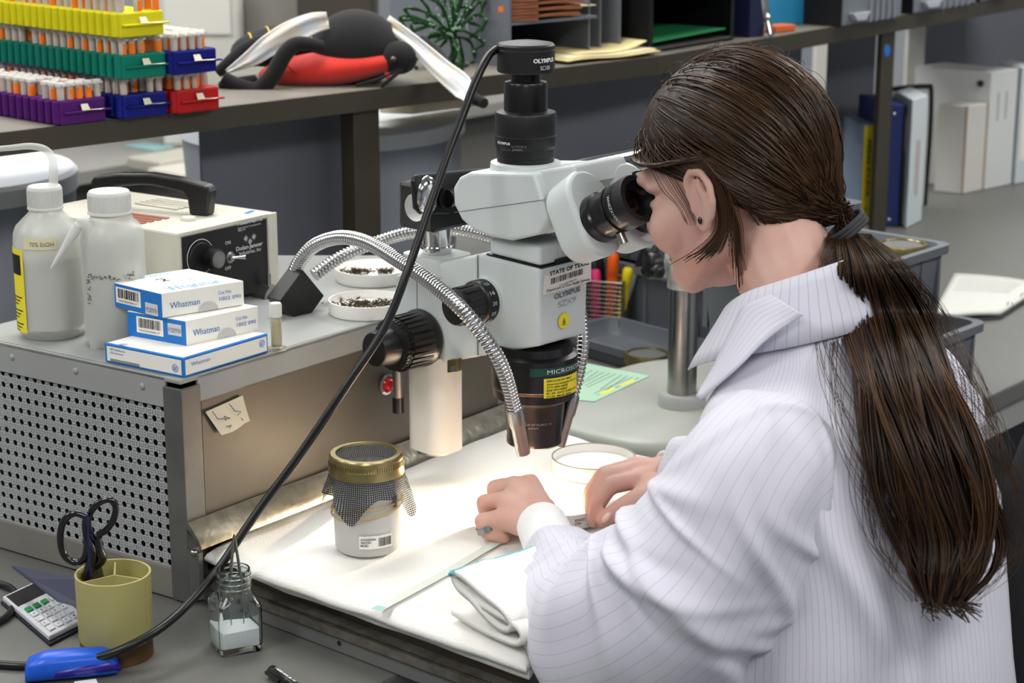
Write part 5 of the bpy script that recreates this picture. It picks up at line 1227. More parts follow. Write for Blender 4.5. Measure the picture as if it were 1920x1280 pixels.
# ------------------------------------------------------------------ file sorter, folders, letter trays
def sorter():
    O = U(955, 127, ZS+.0005); W = (U(1214, 100, ZS) - O); W.z = 0; wl = W.length; e = W.normalized(); n = n1; dp = .29; H = .30
    m_s = M('sorter_gray', (104, 108, 116), .5); o = thing('file_sorter', 'grey metal file sorter with vertical dividers on the shelf', 'file sorter', O + e*wl/2 + n*dp/2)
    P = lambda a, b, z: O + e*a + n*b + V((0, 0, z))
    def bx(nm, a0, a1, b0, b1, z0, z1, mat=m_s): return MB().ext([P(a0, b0, z0), P(a1, b0, z0), P(a1, b1, z0), P(a0, b1, z0)], (0, 0, z1-z0)).build(nm, mat, o)
    bx('side_panel', 0, .004, 0, dp, 0, H); bx('back_panel', .004, wl, dp-.004, dp, 0, H); bx('floor_panel', .004, wl, 0.01, dp-.004, 0, .004)
    zsh = ZY(44, O.y) - ZS
    bx('shelf', .004, wl*.62, .0, dp-.004, zsh-.004, zsh)
    for i, f in enumerate((.62, .735, .85, .965)): bx('divider', wl*f, wl*f+.0035, .02+.01*(i % 2), dp-.004, .004, H-.03)
    # orange stickers on the side
    PS = Plane(O, -e, -n)
    for (x0, y0, x1, y1) in ((888, 11, 944, 23), (908, 90, 950, 104)):
        q = [PS.pix(x, y, .0008) for x, y in ((x0, y0), (x1, y0+1), (x1, y1), (x0, y1-1))]; MB().add(q, [(0, 1, 2, 3)]).build('orange_label', M('orange_label', (224, 116, 48), .6), o)
    # accordion folders on the shelf
    m_acc = M('accordion_brown', (150, 92, 62), .7, var=.15)
    for i in range(6):
        z = zsh + .001 + i*.0098; a1 = wl*(.50 + .01*((i*7) % 3)); j = thing('accordion_folder', ['lowest', 'second lowest', 'third lowest', 'fourth lowest', 'fifth lowest', 'uppermost'][i] + ' brown accordion folder in the grey sorter', 'folder', P(wl*.27, .1, z), 'brown accordion folders')
        m = MB(); zz = .0088
        m.ext([P(.006, .004, z), P(wl*.18, -.006, z), P(wl*.19, .004, z+zz*.4), P(a1, .0, z+zz*.2), P(a1, .2, z), P(.006, .2, z)], (0, 0, zz*.45)); m.build('lower_cover', m_acc, j)
        m = MB(); m.ext([P(.006, .002, z+zz*.55), P(wl*.2, -.004, z+zz*.55), P(a1, .004, z+zz*.55), P(a1, .2, z+zz*.55), P(.006, .2, z+zz*.55)], (0, 0, zz*.4)); m.build('upper_cover', m_acc, j)
    MB().ext([P(wl*.40, .03, zsh+.0125), P(wl*.66, .015, zsh+.014), P(wl*.66, .08, zsh+.014), P(wl*.42, .1, zsh+.0125)], (0, 0, .0012)).build('loose_paper', M('cream_paper', (226, 212, 172), .8), None, label='cream paper sticking out of the accordion folders', cat='paper')
    # manila folders lying in front
    m_man = M('manila', (224, 206, 150), .7, var=.05)
    for i, (a0, a1, b0, dz_, nm) in enumerate(((.30, .99, -.035, 0, 'lowest manila folder lying before the file sorter'), (.34, .985, -.028, .003, 'middle manila folder lying before the file sorter'), (.42, .93, -.02, .006, 'top manila folder with a curled corner before the file sorter'))):
        m = MB(); A, B = wl*a0, wl*a1
        m.grid(lambda u, v: P(lerp(A, B, u), b0 + v*.12 + .004*math.sin(u*7+i), .0058 + dz_ + (.012*max(0, u-.7)**2*10 if i == 2 and v < .6 else 0) + .0008*math.sin(u*9)), 12, 6)
        f = m.build('manila_folder', m_man if i != 1 else M('manila_pale', (232, 222, 190), .7), None, label=nm, cat='folder', group='manila folders on the shelf', solid=.002, smooth=60)
sorter()
def letter_tray():
    O = U(1216, 101, ZS+.0005); e = d2; n = n2; wl = .26; dp = .27; H = .22
    o = thing('letter_tray', 'black stacking letter tray on the shelf behind the head', 'letter tray', O + e*wl/2 + n*dp/2)
    P = lambda a, b, z: O + e*a + n*b + V((0, 0, z))
    def bx(nm, a0, a1, b0, b1, z0, z1, mat=m_black): return MB().ext([P(a0, b0, z0), P(a1, b0, z0), P(a1, b1, z0), P(a0, b1, z0)], (0, 0, z1-z0)).build(nm, mat, o)
    bx('side_wall', 0, .012, 0, dp, 0, H); bx('side_wall', wl-.01, wl, 0, dp, 0, H); bx('back_wall', .012, wl-.01, dp-.006, dp, 0, H)
    bx('bottom_tray', .012, wl-.01, 0, dp-.006, .004, .008, M('smoke_clear', (120, 120, 120), .2, trans=.6)); bx('upper_tray', .012, wl-.01, 0, dp-.006, .088, .092)
    MB().ext([P(.014, .004, .016), P(wl-.02, .004, .020), P(wl-.02, .2, .02), P(.014, .2, .016)], (0, 0, .002)).build('green_folder', M('folder_green', (40, 140, 84), .6), None, label='green folder lying in the black letter tray', cat='folder')
    m = MB(); m.grid(lambda u, v: P(lerp(.014, wl-.014, u), -.01+v*.2, .094 + .02*v*(1-u) + .004*math.sin(u*6)), 12, 6); m.build('document', M('doc_paper', (214, 214, 190), .8), None, solid=.0015, smooth=60, label='pale document curling on the upper letter tray', cat='paper')
    m = MB(); m.grid(lambda u, v: P(lerp(.07, wl+.01, u), -.012+v*.2, .100 + .022*v*(1-u) + .003*math.sin(u*5)), 12, 6); m.build('document', m_paper, None, solid=.0015, smooth=60, label='white paper on top of the pale document in the letter tray', cat='paper')
letter_tray()
def shelf_box(nm, label, cat, x0, y0, x1, y1, ytop, dp, mat, parts=None, lift=.0005, bev=.003):
    a, b = U(x0, y0, ZS+lift), U(x1, y1, ZS+lift); b.z = a.z; h = ZY(ytop, a.y) - a.z
    o = thing(nm, label, cat, (a+b)/2)
    MB().ext([a, b, b + n2*dp, a + n2*dp], (0, 0, h)).build('body', mat, o, bevel=bev)
    return o, a, b, h
m_bf = M('blue_folder', (36, 128, 170), .5)
shelf_box('folder_box', 'bright blue folder box on the shelf, wider of the two', 'folder', 1452, 50, 1530, 43, -60, .2, m_bf)
shelf_box('folder_box', 'narrow blue folder box beside the wider one', 'folder', 1536, 43, 1557, 41, -60, .2, M('blue_folder2', (40, 120, 164), .5))
MB().ext([U(1454, 62, ZS+.0005), U(1492, 58, ZS+.0005), U(1492, 58, ZS+.0005) + n2*.03, U(1454, 62, ZS+.0005) + n2*.03], (0, 0, .012)).build('orange_box', M('orange_box', (206, 100, 50), .6), None, bevel=.002, label='small orange box in front of the blue folder box', cat='box')
for i, (x0, y0, x1, y1, lb) in enumerate(((1578, 50, 1690, 31, 'grey plastic drawer with clear handle beside the blue folders'), (1712, 26, 1830, 6, 'grey plastic drawer on the shelf right of the post'), (1838, 4, 1960, -16, 'grey plastic drawer at the far right of the shelf'))):
    o, a, b, h = shelf_box('drawer_bin', lb, 'drawer', x0, y0, x1, y1, y0-110, .22, M('bin_gray', (112, 118, 126), .5))
    e = (b-a).normalized(); w_ = (b-a).length
    for j in range(5): MB().box(a + e*(w_*(.45+.1*j)) + V((0, 0, h*.5)) - n2*.001, e*.004, n2*.002, V((0, 0, h*.5))).build('front_rib', M('bin_gray2', (128, 134, 142), .5), o)
    q = a + e*w_*.1 + V((0, 0, .022)); m = MB(); m.ext([q, q + e*w_*.28, q + e*w_*.2 + V((0, 0, -.014)), q + e*w_*.06 + V((0, 0, -.014))], -n2*.012); m.build('clear_handle', M('handle_clear', (220, 224, 228), .15, trans=.4), o, bevel=.001)
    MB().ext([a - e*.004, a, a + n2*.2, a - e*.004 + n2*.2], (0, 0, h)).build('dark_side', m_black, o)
# chrome bookend in front of the blue folders
a = U(1440, 68, ZS); bk = thing('bookend', 'shiny dark bookend left of the blue folder box', 'bookend', a)
MB().tube(catmull([U(1425, 62, ZS+.004), D(1432, 20, a.y), D(1420, -40, a.y)], 6), .008, 10).build('rail', m_chrome, bk, smooth=60); MB().tube(catmull([U(1446, 66, ZS+.004), D(1438, 25, a.y), D(1432, -40, a.y)], 6), .005, 10).build('rail', m_chrome, bk, smooth=60)
MB().ext([U(1405, 70, ZS+.0005), U(1432, 68, ZS+.0005), U(1432, 68, ZS+.0005)+n2*.1, U(1405, 70, ZS+.0005)+n2*.1], (0, 0, .12)).build('plate', M('navy_plate', (30, 36, 70), .4), bk)

# ------------------------------------------------------------------ behind the shelf
def drum(label, pxr, ytop, Y, r, hl):
    e = D(pxr, ytop, Y); c = V((e.x - r, Y, 0)); z = e.z; c.z = .0005
    o = thing('round_bin', label, 'bin', c)
    MB().lathe([(0, 0), (r*.9, 0), (r*.98, z-hl), (0, z-hl)], c, n=56).build('drum', M('drum_gray', (150, 156, 166), .5), o, smooth=40)
    MB().lathe([(r*.98, z-hl), (r, z-hl), (r, z-.006), (r*.97, z), (0, z)], c, n=56).build('lid', M('lid_white', (226, 230, 236), .4), o, smooth=40)
    return c, z
drum('grey round bin with white lid at the left edge behind the bottles', 140, 318, 2.86, .2, .03)
c, z = drum('grey round bin with white lid behind the shelf post', 872, 212, 3.30, .24, .03)
MB().ext([D(712, 212, 3.22), D(775, 214, 3.18), D(912, 196, 3.28), D(860, 184, 3.36)], (0, 0, .012)).build('paper_pad', M('pad_paper', (236, 222, 190), .8), None, label='cream paper pad lying on the white lid behind the shelf', cat='paper')
def far_box(label, nm, cat, x0, x1, y0, y1, Y, dp, mat, z0=None):
    a, b = D(x0, y1, Y), D(x1, y1, Y); h = D(x0, y0, Y).z - a.z
    o = thing(nm, label, cat, V(((a.x+b.x)/2, Y+dp/2, 0 if z0 is None else z0)))
    zz = .0005 if z0 is None else z0
    MB().abox(a.x, b.x, Y, Y+dp, zz, a.z+h).build('housing', mat, o, bevel=.012); return o, a, b, zz, a.z + h
m_fw = M('far_white', (206, 204, 196), .5); m_fg = M('far_gray', (140, 136, 128), .6); m_fd = M('far_dark', (66, 60, 52), .6)
o, a, b, z0, z1 = far_box('tall white instrument cabinet in the background behind the racks', 'lab_instrument', 'instrument', 300, 452, -60, 150, 4.9, .4, m_fw)
MB().box(V(((a.x+b.x)/2, 4.895, z1-.1)), V(((b.x-a.x)*.4, 0, 0)), V((0, .004, 0)), V((0, 0, .06))).build('door_panel', M('far_white2', (220, 218, 210), .5), o)
o, a, b, z0, z1 = far_box('grey background cabinet behind the plush insect', 'storage_cabinet', 'cabinet', 456, 640, -60, 150, 5.0, .4, m_fg)
MB().box(V(((a.x+b.x)/2, 4.995, z1-.3)), V(((b.x-a.x)*.45, 0, 0)), V((0, .004, 0)), V((0, 0, .25))).build('door', m_fg, o)
o, a, b, z0, z1 = far_box('dark brown background cabinet behind the plush insect', 'storage_cabinet', 'cabinet', 560, 705, -60, 150, 4.8, .15, m_fd)
MB().box(V(((a.x+b.x)/2, 4.795, z1-.3)), V(((b.x-a.x)*.45, 0, 0)), V((0, .004, 0)), V((0, 0, .25))).build('door', m_fd, o)
# small pale clutter seen under the shelf
for i, (x, y, w_, h_, rgb, lb, nm, cat) in enumerate(((330, 312, .10, .03, (176, 172, 160), 'pale low tray on the far bench under the shelf', 'low_tray', 'tray'), (345, 330, .06, .02, (196, 192, 182), 'small white carton on the far bench', 'carton', 'box'), (280, 276, .035, .004, (150, 190, 190), 'pale turquoise slip on the far bench', 'paper_slip', 'paper'))):
    p = U(x, y, .0005); MB().box(p + V((0, 0, h_/2)), E1*w_, E2*.06, V((0, 0, h_/2))).build(nm, M('clutter%d' % i, rgb, .6), None, bevel=.006, label=lb, cat=cat)
# ------------------------------------------------------------------ right-hand part of the bench
def stand_box(nm, label, cat, c, l, r, ytop, mat, group=None, bev=.002, z=.0006):
    C_, L_, R_ = U(*c, z), U(*l, z), U(*r, z); h = ZY(ytop, C_.y)
    o = thing(nm, label, cat, (L_+R_)/2, group)
    MB().ext([C_, R_, L_+R_-C_, L_], (0, 0, h)).build('cover', mat, o, bevel=bev)
    return o, C_, L_, R_, h
bg = 'binders and boxes standing on the bench'
o, C_, L_, R_, h = stand_box('ring_binder', 'binder with yellow spine lettered AEDES RT-PCR', 'binder', (1612, 421), (1570, 396), (1634, 415), 236, M('binder_gray_blue', (120, 138, 160), .5), bg)
e = (R_-C_).normalized(); w_ = (R_-C_).length; f = pmap(C_, e, Zv, .0006); quad(f, w_*.02, .002, w_*.98, h-.002, M('spine_yellow', (232, 212, 40), .6), o, 'spine')
text('AEDES RT-PCR', pmap(C_ + e*w_*.34 + Zv*h*.86, -Zv, e, .0012), .013, m_ink, o, w=h*.60, bold=.03)
text('w', pmap(C_ + e*w_*.34 + Zv*h*.18, -Zv, e, .0012), .012, m_ink, o)
o, C_, L_, R_, h = stand_box('ring_binder', 'navy blue ring binder behind the shelf post', 'binder', (1648, 425), (1600, 398), (1684, 425), 196, M('binder_navy', (26, 44, 104), .5), bg)
e = (R_-C_).normalized(); w_ = (R_-C_).length
for t in (.06, .92): MB().ell(C_ + e*w_*.5 + Zv*h*t, .004, nu=10, nv=8).build('rivet', m_chrome, o, smooth=60)
o, C_, L_, R_, h = stand_box('ring_binder', 'slim charcoal binder with a white label beside the navy one', 'binder', (1687, 421), (1640, 396), (1700, 419), 200, M('binder_charcoal', (70, 72, 78), .5), bg)
e = (R_-C_).normalized(); w_ = (R_-C_).length; quad(pmap(C_, e, Zv, .0006), w_*.1, h*.62, w_*.95, h*.92, m_paper, o, 'spine_label')
o, C_, L_, R_, h = stand_box('ring_binder', 'thick white binder with faint red print on its spine', 'binder', (1699, 428), (1668, 404), (1727, 414), 188, M('binder_white', (206, 214, 218), .45), bg)
e = (R_-C_).normalized(); w_ = (R_-C_).length; text('INSECT RECORDS', pmap(C_ + e*w_*.4 + Zv*h*.72, -Zv, e, .001), .006, M('red_print', (170, 110, 96), .6), o, w=h*.5) if False else None
for t in (.42, .58): MB().box(C_ + e*w_*t + Zv*h*.45 + e.cross(Zv)*.0008, e*.0012, e.cross(Zv)*.0002, Zv*h*.22).build('faint_print', M('red_print', (176, 120, 106), .6), o)
# black-edged stand behind them
Pk = Plane(U(1722, 388, 0), V((.6, -.8, 0)), V((.8, .6, 0)))
o = thing('display_frame', 'clear document holder with black edge behind the white binder', 'document holder', U(1722, 388, 0))
P = catmull([Pk.pix(x, y) for x, y in ((1663, 168), (1700, 164), (1738, 162), (1746, 170), (1744, 250), (1734, 384))], 8); MB().tube(P, .005, 8).build('black_edge', m_black, o, smooth=60)
MB().ext([Pk.pix(x, y) for x, y in ((1665, 170), (1742, 166), (1732, 384), (1665, 384))], -Pk.n*.004).build('clear_sheet', M('holder_clear', (214, 214, 208), .3, trans=.3), o)
o, C_, L_, R_, h = stand_box('white_carton', 'small white carton standing in front of the large white boxes', 'box', (1804, 364), (1750, 358), (1842, 356), 200, M('carton_white', (208, 206, 200), .6), bg)
e = (R_-C_).normalized(); w_ = (R_-C_).length
MB().box(C_ + Zv*h/2, e*.0015, e.cross(Zv)*.001, Zv*h/2).build('brown_edge', M('carton_brown', (150, 120, 84), .7), o); MB().box(R_ + Zv*h/2, e*.0015, e.cross(Zv)*.001, Zv*h/2).build('brown_edge', MATS['carton_brown'], o)
o, C_, L_, R_, h = stand_box('white_binder_box', 'large white archive box behind the small carton', 'box', (1846, 356), (1705, 340), (1896, 345), 136, M('archive_white', (214, 216, 214), .5), bg)
e = (R_-C_).normalized(); w_ = (R_-C_).length
for t in (.3, .6): MB().box(C_ + e*w_*t + Zv*h*.7 + e.cross(Zv)*.0008, e*.003, e.cross(Zv)*.0002, Zv*h*.12).build('faint_print', M('gray_print', (170, 172, 172), .6), o)
q = lerp(C_, L_, .14) + Zv*h*.9; MB().cyl(q + V((-.0, -.006, 0)), q + V((0, .006, 0)), .007, n=14).build('finger_hole', m_black, o)
o, C_, L_, R_, h = stand_box('white_binder_box', 'white binder at the right edge beside the archive box', 'binder', (1903, 346), (1860, 330), (1930, 340), 128, MATS['binder_white'], bg)
MB().box((C_+R_)/2 + Zv*h*.5, (R_-C_)*.3, V((0, -.001, 0)), Zv*h*.3).build('spine_label', m_paper, o)
MB().ext([U(1735, 118, .30) + V((0, .0, 0)), U(1900, 124, .30), U(1900, 112, .30), U(1735, 106, .30)], (0, 0, .006)).build('flat_book', M('book_gray', (150, 146, 150), .5), None, label='flat grey book lying on the large white box', cat='book') if False else None
o, C_, L_, R_, h = stand_box('white_board', 'tall leaning white board behind the shelf post', 'board', (1690, 330), (1684, 326), (1722, 330), 42, M('board_white', (214, 212, 206), .5))
MB().box((C_+R_)/2 + Zv*(h-.004), (R_-C_)*.5, V((0, .006, 0)), Zv*.004).build('top_edge', m_fw, o)
o, C_, L_, R_, h = stand_box('white_board', 'narrow white board strip seen right of the hair crown', 'board', (1522, 300), (1516, 296), (1552, 298), 70, MATS['board_white'])
MB().box((C_+R_)/2 + Zv*(h-.004), (R_-C_)*.5, V((0, .006, 0)), Zv*.004).build('top_edge', m_fw, o)
p = PF2.pix(1663, 95, .004); MB().lathe([(0, .0012), (.011, .0012), (.0115, 0)], p, PF2.n, 24).build('blue_sticker', M('sticker_blue', (20, 110, 190), .4), None, label='round blue sticker on the brown shelf post', cat='sticker')

# ---- plastic tubs with jars
m_tub = M('tub_gray', (98, 102, 108), .5, var=.06)
def tub(label, c, e, L_, W, h, z0, ribs=7, fold=1):
    n = V((-e.y, e.x, 0)); o = thing('plastic_tub', label, 'tub', V((c.x, c.y, z0)))
    def ring(l, w_, z, r=.02): return [c + e*a + n*b + V((0, 0, z)) for a, b in rr(l/2, w_/2, min(r, l/2.1, w_/2.1), 4)]
    rows = [ring(L_*.90, W*.86, z0+.0005), ring(L_*.93, W*.90, z0+h*.5), ring(L_*.95, W*.93, z0+h-.012), ring(L_, W, z0+h-.012), ring(L_, W, z0+h), ring(L_*.93, W*.90, z0+h), ring(L_*.90, W*.86, z0+h-.02), ring(L_*.87, W*.82, z0+.005)]
    k = len(rows[0]); m = MB(); m.add([p for r in rows for p in r], [(i*k+j, i*k+(j+1) % k, (i+1)*k+(j+1) % k, (i+1)*k+j) for i in range(len(rows)-1) for j in range(k)] + [tuple(range(k-1, -1, -1)), tuple((len(rows)-1)*k+j for j in range(k))])
    m.build('tub_body', m_tub, o, smooth=40)
    for i in range(ribs):
        t = -.42 + .84*i/(ribs-1)
        for s in (-1, 1): MB().box(c + e*(t*L_) + n*(s*W*.452) + V((0, 0, z0+h*.48)), e*.003, n*.004, V((0, 0, h*.40))).build('rib', m_tub, o)
    return o
m_brass2 = M('jar_brass', (170, 154, 104), .3, .9, var=.3, vs=60)
def lidded_jar(label, c, r, h):
    o = thing('mason_jar', label, 'jar', c, 'jars with brass rings in the grey tubs')
    MB().lathe([(0, .0005), (r*.9, .0005), (r*.95, .01), (r*.95, h-.02), (r*.88, h-.014), (0, h-.014)], c, n=32).build('jar_body', M('jar_glass_gray', (150, 150, 146), .2, trans=.5), o, smooth=40)
    MB().lathe([(r*.82, h-.001), (r*.84, h), (r*.97, h), (r, h-.003), (r, h-.014), (r*.9, h-.014)], c, n=40).build('lid_ring', m_brass2, o, smooth=40)
    MB().lathe([(0, h-.003), (r*.84, h-.002)], c, n=32).build('lid_mesh', M('lid_mesh_gray', (96, 96, 96), .6), o)
eL = V((.66, -.75, 0)).normalized()
tl = U(1345, 640, 0) + V((.015, .09, 0))
tub('lower grey ribbed tub of the stack behind the steel pillar', tl, eL, .40, .26, .108, .0006)
tub('upper grey ribbed tub of the stack behind the steel pillar', tl + V((.0, .01, 0)), eL, .38, .25, .108, .1092)
tj = U(1195, 694, 0)
tub('low grey tray of jars behind the stand base', tj + V((.02, .06, 0)), eL, .30, .14, .03, .0006, 2)
for i, (x, y, lb) in enumerate(((1213, 668, 'brass-ringed jar in the low tray left of the pillar'), (1325, 690, 'brass-ringed jar in the low tray right of the pillar'))):
    c = U(x, y, .035); c.z = .0065; lidded_jar(lb, c, .034, .034)
# right stack
eR_ = V((math.sin(math.radians(42)), math.cos(math.radians(42)), 0)); nR_ = V((-eR_.y, eR_.x, 0))
rc = U(1855, 603, .11); rc.z = 0; L2, W2 = .34, .24
c1 = rc - eR_*L2/2 + nR_*W2/2 * 1.0
tub('lower grey tub of the stack behind the ponytail', c1, eR_, L2, W2, .11, .0006)
rc2 = U(1790, 455, .22); rc2.z = 0; c2 = rc2 - eR_*.33/2 + nR_*.22/2
tub('upper grey tub of the stack behind the ponytail', c2, eR_, .33, .22, .108, .1112)
c = U(1692, 452, .222); c.z = .117; lidded_jar('brass-ringed jar in the upper tub behind the ponytail', c, .036, .102)
c = c1 + eR_*.10 - nR_*.04; c.z = .0065; lidded_jar('brass-ringed jar at the corner of the lower tub', c, .033, .100)

# ---- wire basket with pens
def pen_basket():
    c = U(1140, 625, 0) + V((0, .02, 0)); c.z = .0005; o = thing('wire_basket', 'small wire mesh pen basket behind the microscope', 'basket', c); hw, hd, H = .030, .026, .085
    e = V((.86, -.3, 0)).normalized(); n = V((-e.y, e.x, 0)); m_w = M('basket_wire', (120, 116, 108), .35, .9)
    m = MB()
    P = lambda a, b, z: c + e*a + n*b + V((0, 0, z))
    for k in range(13):
        z = .002 + (H-.002)*k/12; rw = .0009 if k not in (0, 12) else .0018
        m.tube([P(hw, hd, z), P(-hw, hd, z), P(-hw, -hd, z), P(hw, -hd, z)], rw, 5, closed=True)
    for k in range(11):
        t = -1 + 2*k/10
        for (a, b) in ((t*hw, hd), (t*hw, -hd), (hw, t*hd), (-hw, t*hd)): m.tube([P(a, b, .002), P(a, b, H)], .0008, 4)
    m.build('wire_cage', m_w, o)
    MB().ext([P(-hw, -hd, .0), P(hw, -hd, .0), P(hw, hd, .0), P(-hw, hd, .0)], (0, 0, .002)).build('base', m_w, o)
    def pen(nm, lb, a, b, lean, L_, r, rgb, cap=None):
        q = P(a, b, .006); d = (V((0, 0, 1)) + e*lean[0] + n*lean[1]).normalized(); t = thing(nm, lb, 'pen', q)
        MB().lathe([(0, 0), (r*.9, 0), (r, .003), (r, L_*.72), (0, L_*.72)], q, d, 16).build('barrel', M('pen_%d_%d_%d' % rgb, rgb, .4), t, smooth=40)
        MB().lathe([(r*1.02, L_*.70), (r*1.12, L_*.71), (r*1.08, L_*.96), (r*.8, L_), (0, L_)], q, d, 16).build('cap', M('pen_%d_%d_%d' % (cap or rgb), cap or rgb, .4), t, smooth=40)
    pen('highlighter', 'orange highlighter in the wire pen basket', .006, -.012, (.05, 0), .125, .0085, (240, 96, 20))
    pen('highlighter', 'pink highlighter in the wire pen basket', -.016, -.012, (-.03, .03), .095, .008, (226, 50, 120))
    pen('marker_pen', 'black pen in the wire pen basket', -.008, .008, (-.08, 0), .125, .006, (24, 24, 26))
    pen('highlighter', 'yellow highlighter in the wire pen basket', .018, .002, (.15, 0), .10, .008, (226, 206, 30))
    pen('marker_pen', 'grey pen leaning out of the wire pen basket', .012, .012, (.35, -.05), .145, .005, (150, 152, 156), (30, 30, 32))
pen_basket()
# ---- notebook
def notebook():
    z = .012; q = [U(1745, 596, z), U(1876, 585, z), U(1960, 532, z), U(1790, 512, z)]
    o = thing('spiral_notebook', 'open ring notebook with white pages on the right bench', 'notebook', sum(q, V())/4)
    MB().ext([up(p, .0006) + (p - sum(q, V())/4)*.03 for p in q], (0, 0, .004)).build('cover', M('nb_cover', (70, 70, 76), .5), o)
    m = MB(); m.grid(lambda u, v: lerp(lerp(q[0], q[1], u), lerp(q[3], q[2], u), v) + V((0, 0, -.003 + .004*math.sin(u*3.1))), 14, 8); m.build('page', M('nb_page', (206, 206, 200), .8), o, solid=.006, smooth=60)
    for k in range(3): MB().lathe([(.005, -.001), (.006, 0), (.005, .001), (.004, 0), (.005, -.001)], lerp(q[1], q[2], .2+.3*k) + V((0, 0, .002)), (q[2]-q[1]), 12).build('ring', m_chrome, o)
    for k in range(6):
        a = lerp(lerp(q[0], q[1], .1), lerp(q[3], q[2], .1), .55+.06*k) + V((0, 0, .0055)); b = lerp(lerp(q[0], q[1], .8), lerp(q[3], q[2], .8), .55+.06*k) + V((0, 0, .005))
        MB().tube([lerp(a, b, t/8) + V((0, 0, .001*math.sin(t/8*3.1))) for t in range(9)], .0006, 4).build('written_line', M('faint_gray_line', (196, 196, 190), .8), o)
notebook()
# ---- office chair behind her
def chair():
    c = D(2010, 1000, 1.90); c = V((c.x, c.y, ZF)); o = thing('office_chair', 'black upholstered office chair behind the person at the right edge', 'chair', c)
    m_c = M('chair_black', (16, 16, 18), .75, bump=.2, bs=500); f = V((-.8, .6, 0)); s = V((.6, .8, 0))
    top = D(1955, 690, 1.86).z; bot = -.10
    m = MB(); cb = V((c.x+.02, c.y, (top+bot)/2)); m.ell(cb, (.06, .22, (top-bot)/2*1.10), (f, s, V((0, 0, 1))), 32, 24); m.build('backrest', m_c, o, smooth=80)
    se = c + f*.30 ; m = MB(); m.ell(V((se.x, se.y, -.33)), (.24, .24, .05), (f, s, V((0, 0, 1))), 32, 16); m.build('seat', m_c, o, smooth=80)
    MB().tube(catmull([V((c.x, c.y, .06)) - f*.05, V((c.x, c.y, -.25)) - f*.06, V((se.x, se.y, -.37))], 6), .022, 10).build('back_stem', m_black, o, smooth=60)
    MB().cyl(V((se.x, se.y, ZF+.06)), V((se.x, se.y, -.37)), .028).build('gas_lift', m_black, o, smooth=40)
    for k in range(5):
        a = 2*math.pi*k/5; d = V((math.cos(a), math.sin(a), 0)); p = V((se.x, se.y, ZF+.08)); l = MB().tube([p, p + d*.15 + V((0, 0, -.01)), p + d*.27 + V((0, 0, -.03))], [.022, .02, .016], 10).build('base_leg', m_black, o, smooth=60)
        MB().cyl(p + d*.27 + V((0, 0, -.051)) - V((-d.y, d.x, 0))*.02, p + d*.27 + V((0, 0, -.051)) + V((-d.y, d.x, 0))*.02, .028).build('castor', m_black, o, smooth=40)
chair()
# ------------------------------------------------------------------ the person
from mathutils.bvhtree import BVHTree
person = thing('person', 'person in white pinstriped lab coat bent to the microscope, long brown ponytail', 'person', V((.31, 1.76, ZF)))
HCN = V((.219, 1.915, .455)); pt_ = math.radians(13); hd0 = V((-.825, .565, 0)).normalized()
fd = (hd0*math.cos(pt_) - Zv*math.sin(pt_)).normalized(); hs = Zv.cross(hd0).normalized(); hu = fd.cross(hs).normalized()
if hu.z < 0: hu = -hu
hl = hs if hs.y < 0 else -hs                       # her left, towards the camera
def HL(f, l, u): return HCN + fd*f + hl*l + hu*u
HAX = (fd, hl, hu)
tf = V((-.81, .58, 0)).normalized(); tl_ = V((-.58, -.81, 0)).normalized()
def remesh(mb, voxel, it=4, fac=.5):
    me = bpy.data.meshes.new('tmp'); me.from_pydata(mb.v, [], mb.f)
    ob = bpy.data.objects.new('tmp', me); COL.objects.link(ob)
    m = ob.modifiers.new('r', 'REMESH'); m.mode = 'VOXEL'; m.voxel_size = voxel
    if it: s = ob.modifiers.new('s', 'SMOOTH'); s.iterations = it; s.factor = fac
    dg = bpy.context.evaluated_depsgraph_get(); dg.update()
    e = bpy.data.meshes.new_from_object(ob.evaluated_get(dg)); out = MB()
    out.v = [tuple(v.co) for v in e.vertices]; out.f = [tuple(p.vertices) for p in e.polygons]
    bpy.data.objects.remove(ob); bpy.data.meshes.remove(me); bpy.data.meshes.remove(e); return out
def capsule(m, a, b, r0, r1, n=16):
    a, b = V(a), V(b); L_ = (b-a).length; pr = [(0, -r0)] + [(r0*math.cos(t), r0*math.sin(t)) for t in (-1.2, -.8, -.4, 0)] + [(r1*math.cos(t), L_ + r1*math.sin(t)) for t in (0, .4, .8, 1.2)] + [(0, L_ + r1)]
    m.lathe(pr, a, (b-a) if L_ > 1e-6 else Zv, n)
def chain(m, P, R_):
    for i in range(len(P)-1): capsule(m, P[i], P[i+1], R_[i], R_[i+1])
Sl = V((.222, 1.645, .265)); El = V((.088, 1.655, .078)); Wl = V((.041, 1.872, .098))
Sr = V((.415, 1.915, .265)); Er = V((.375, 1.95, .085)); Wr = D(1262, 892, 2.035)
body = MB()
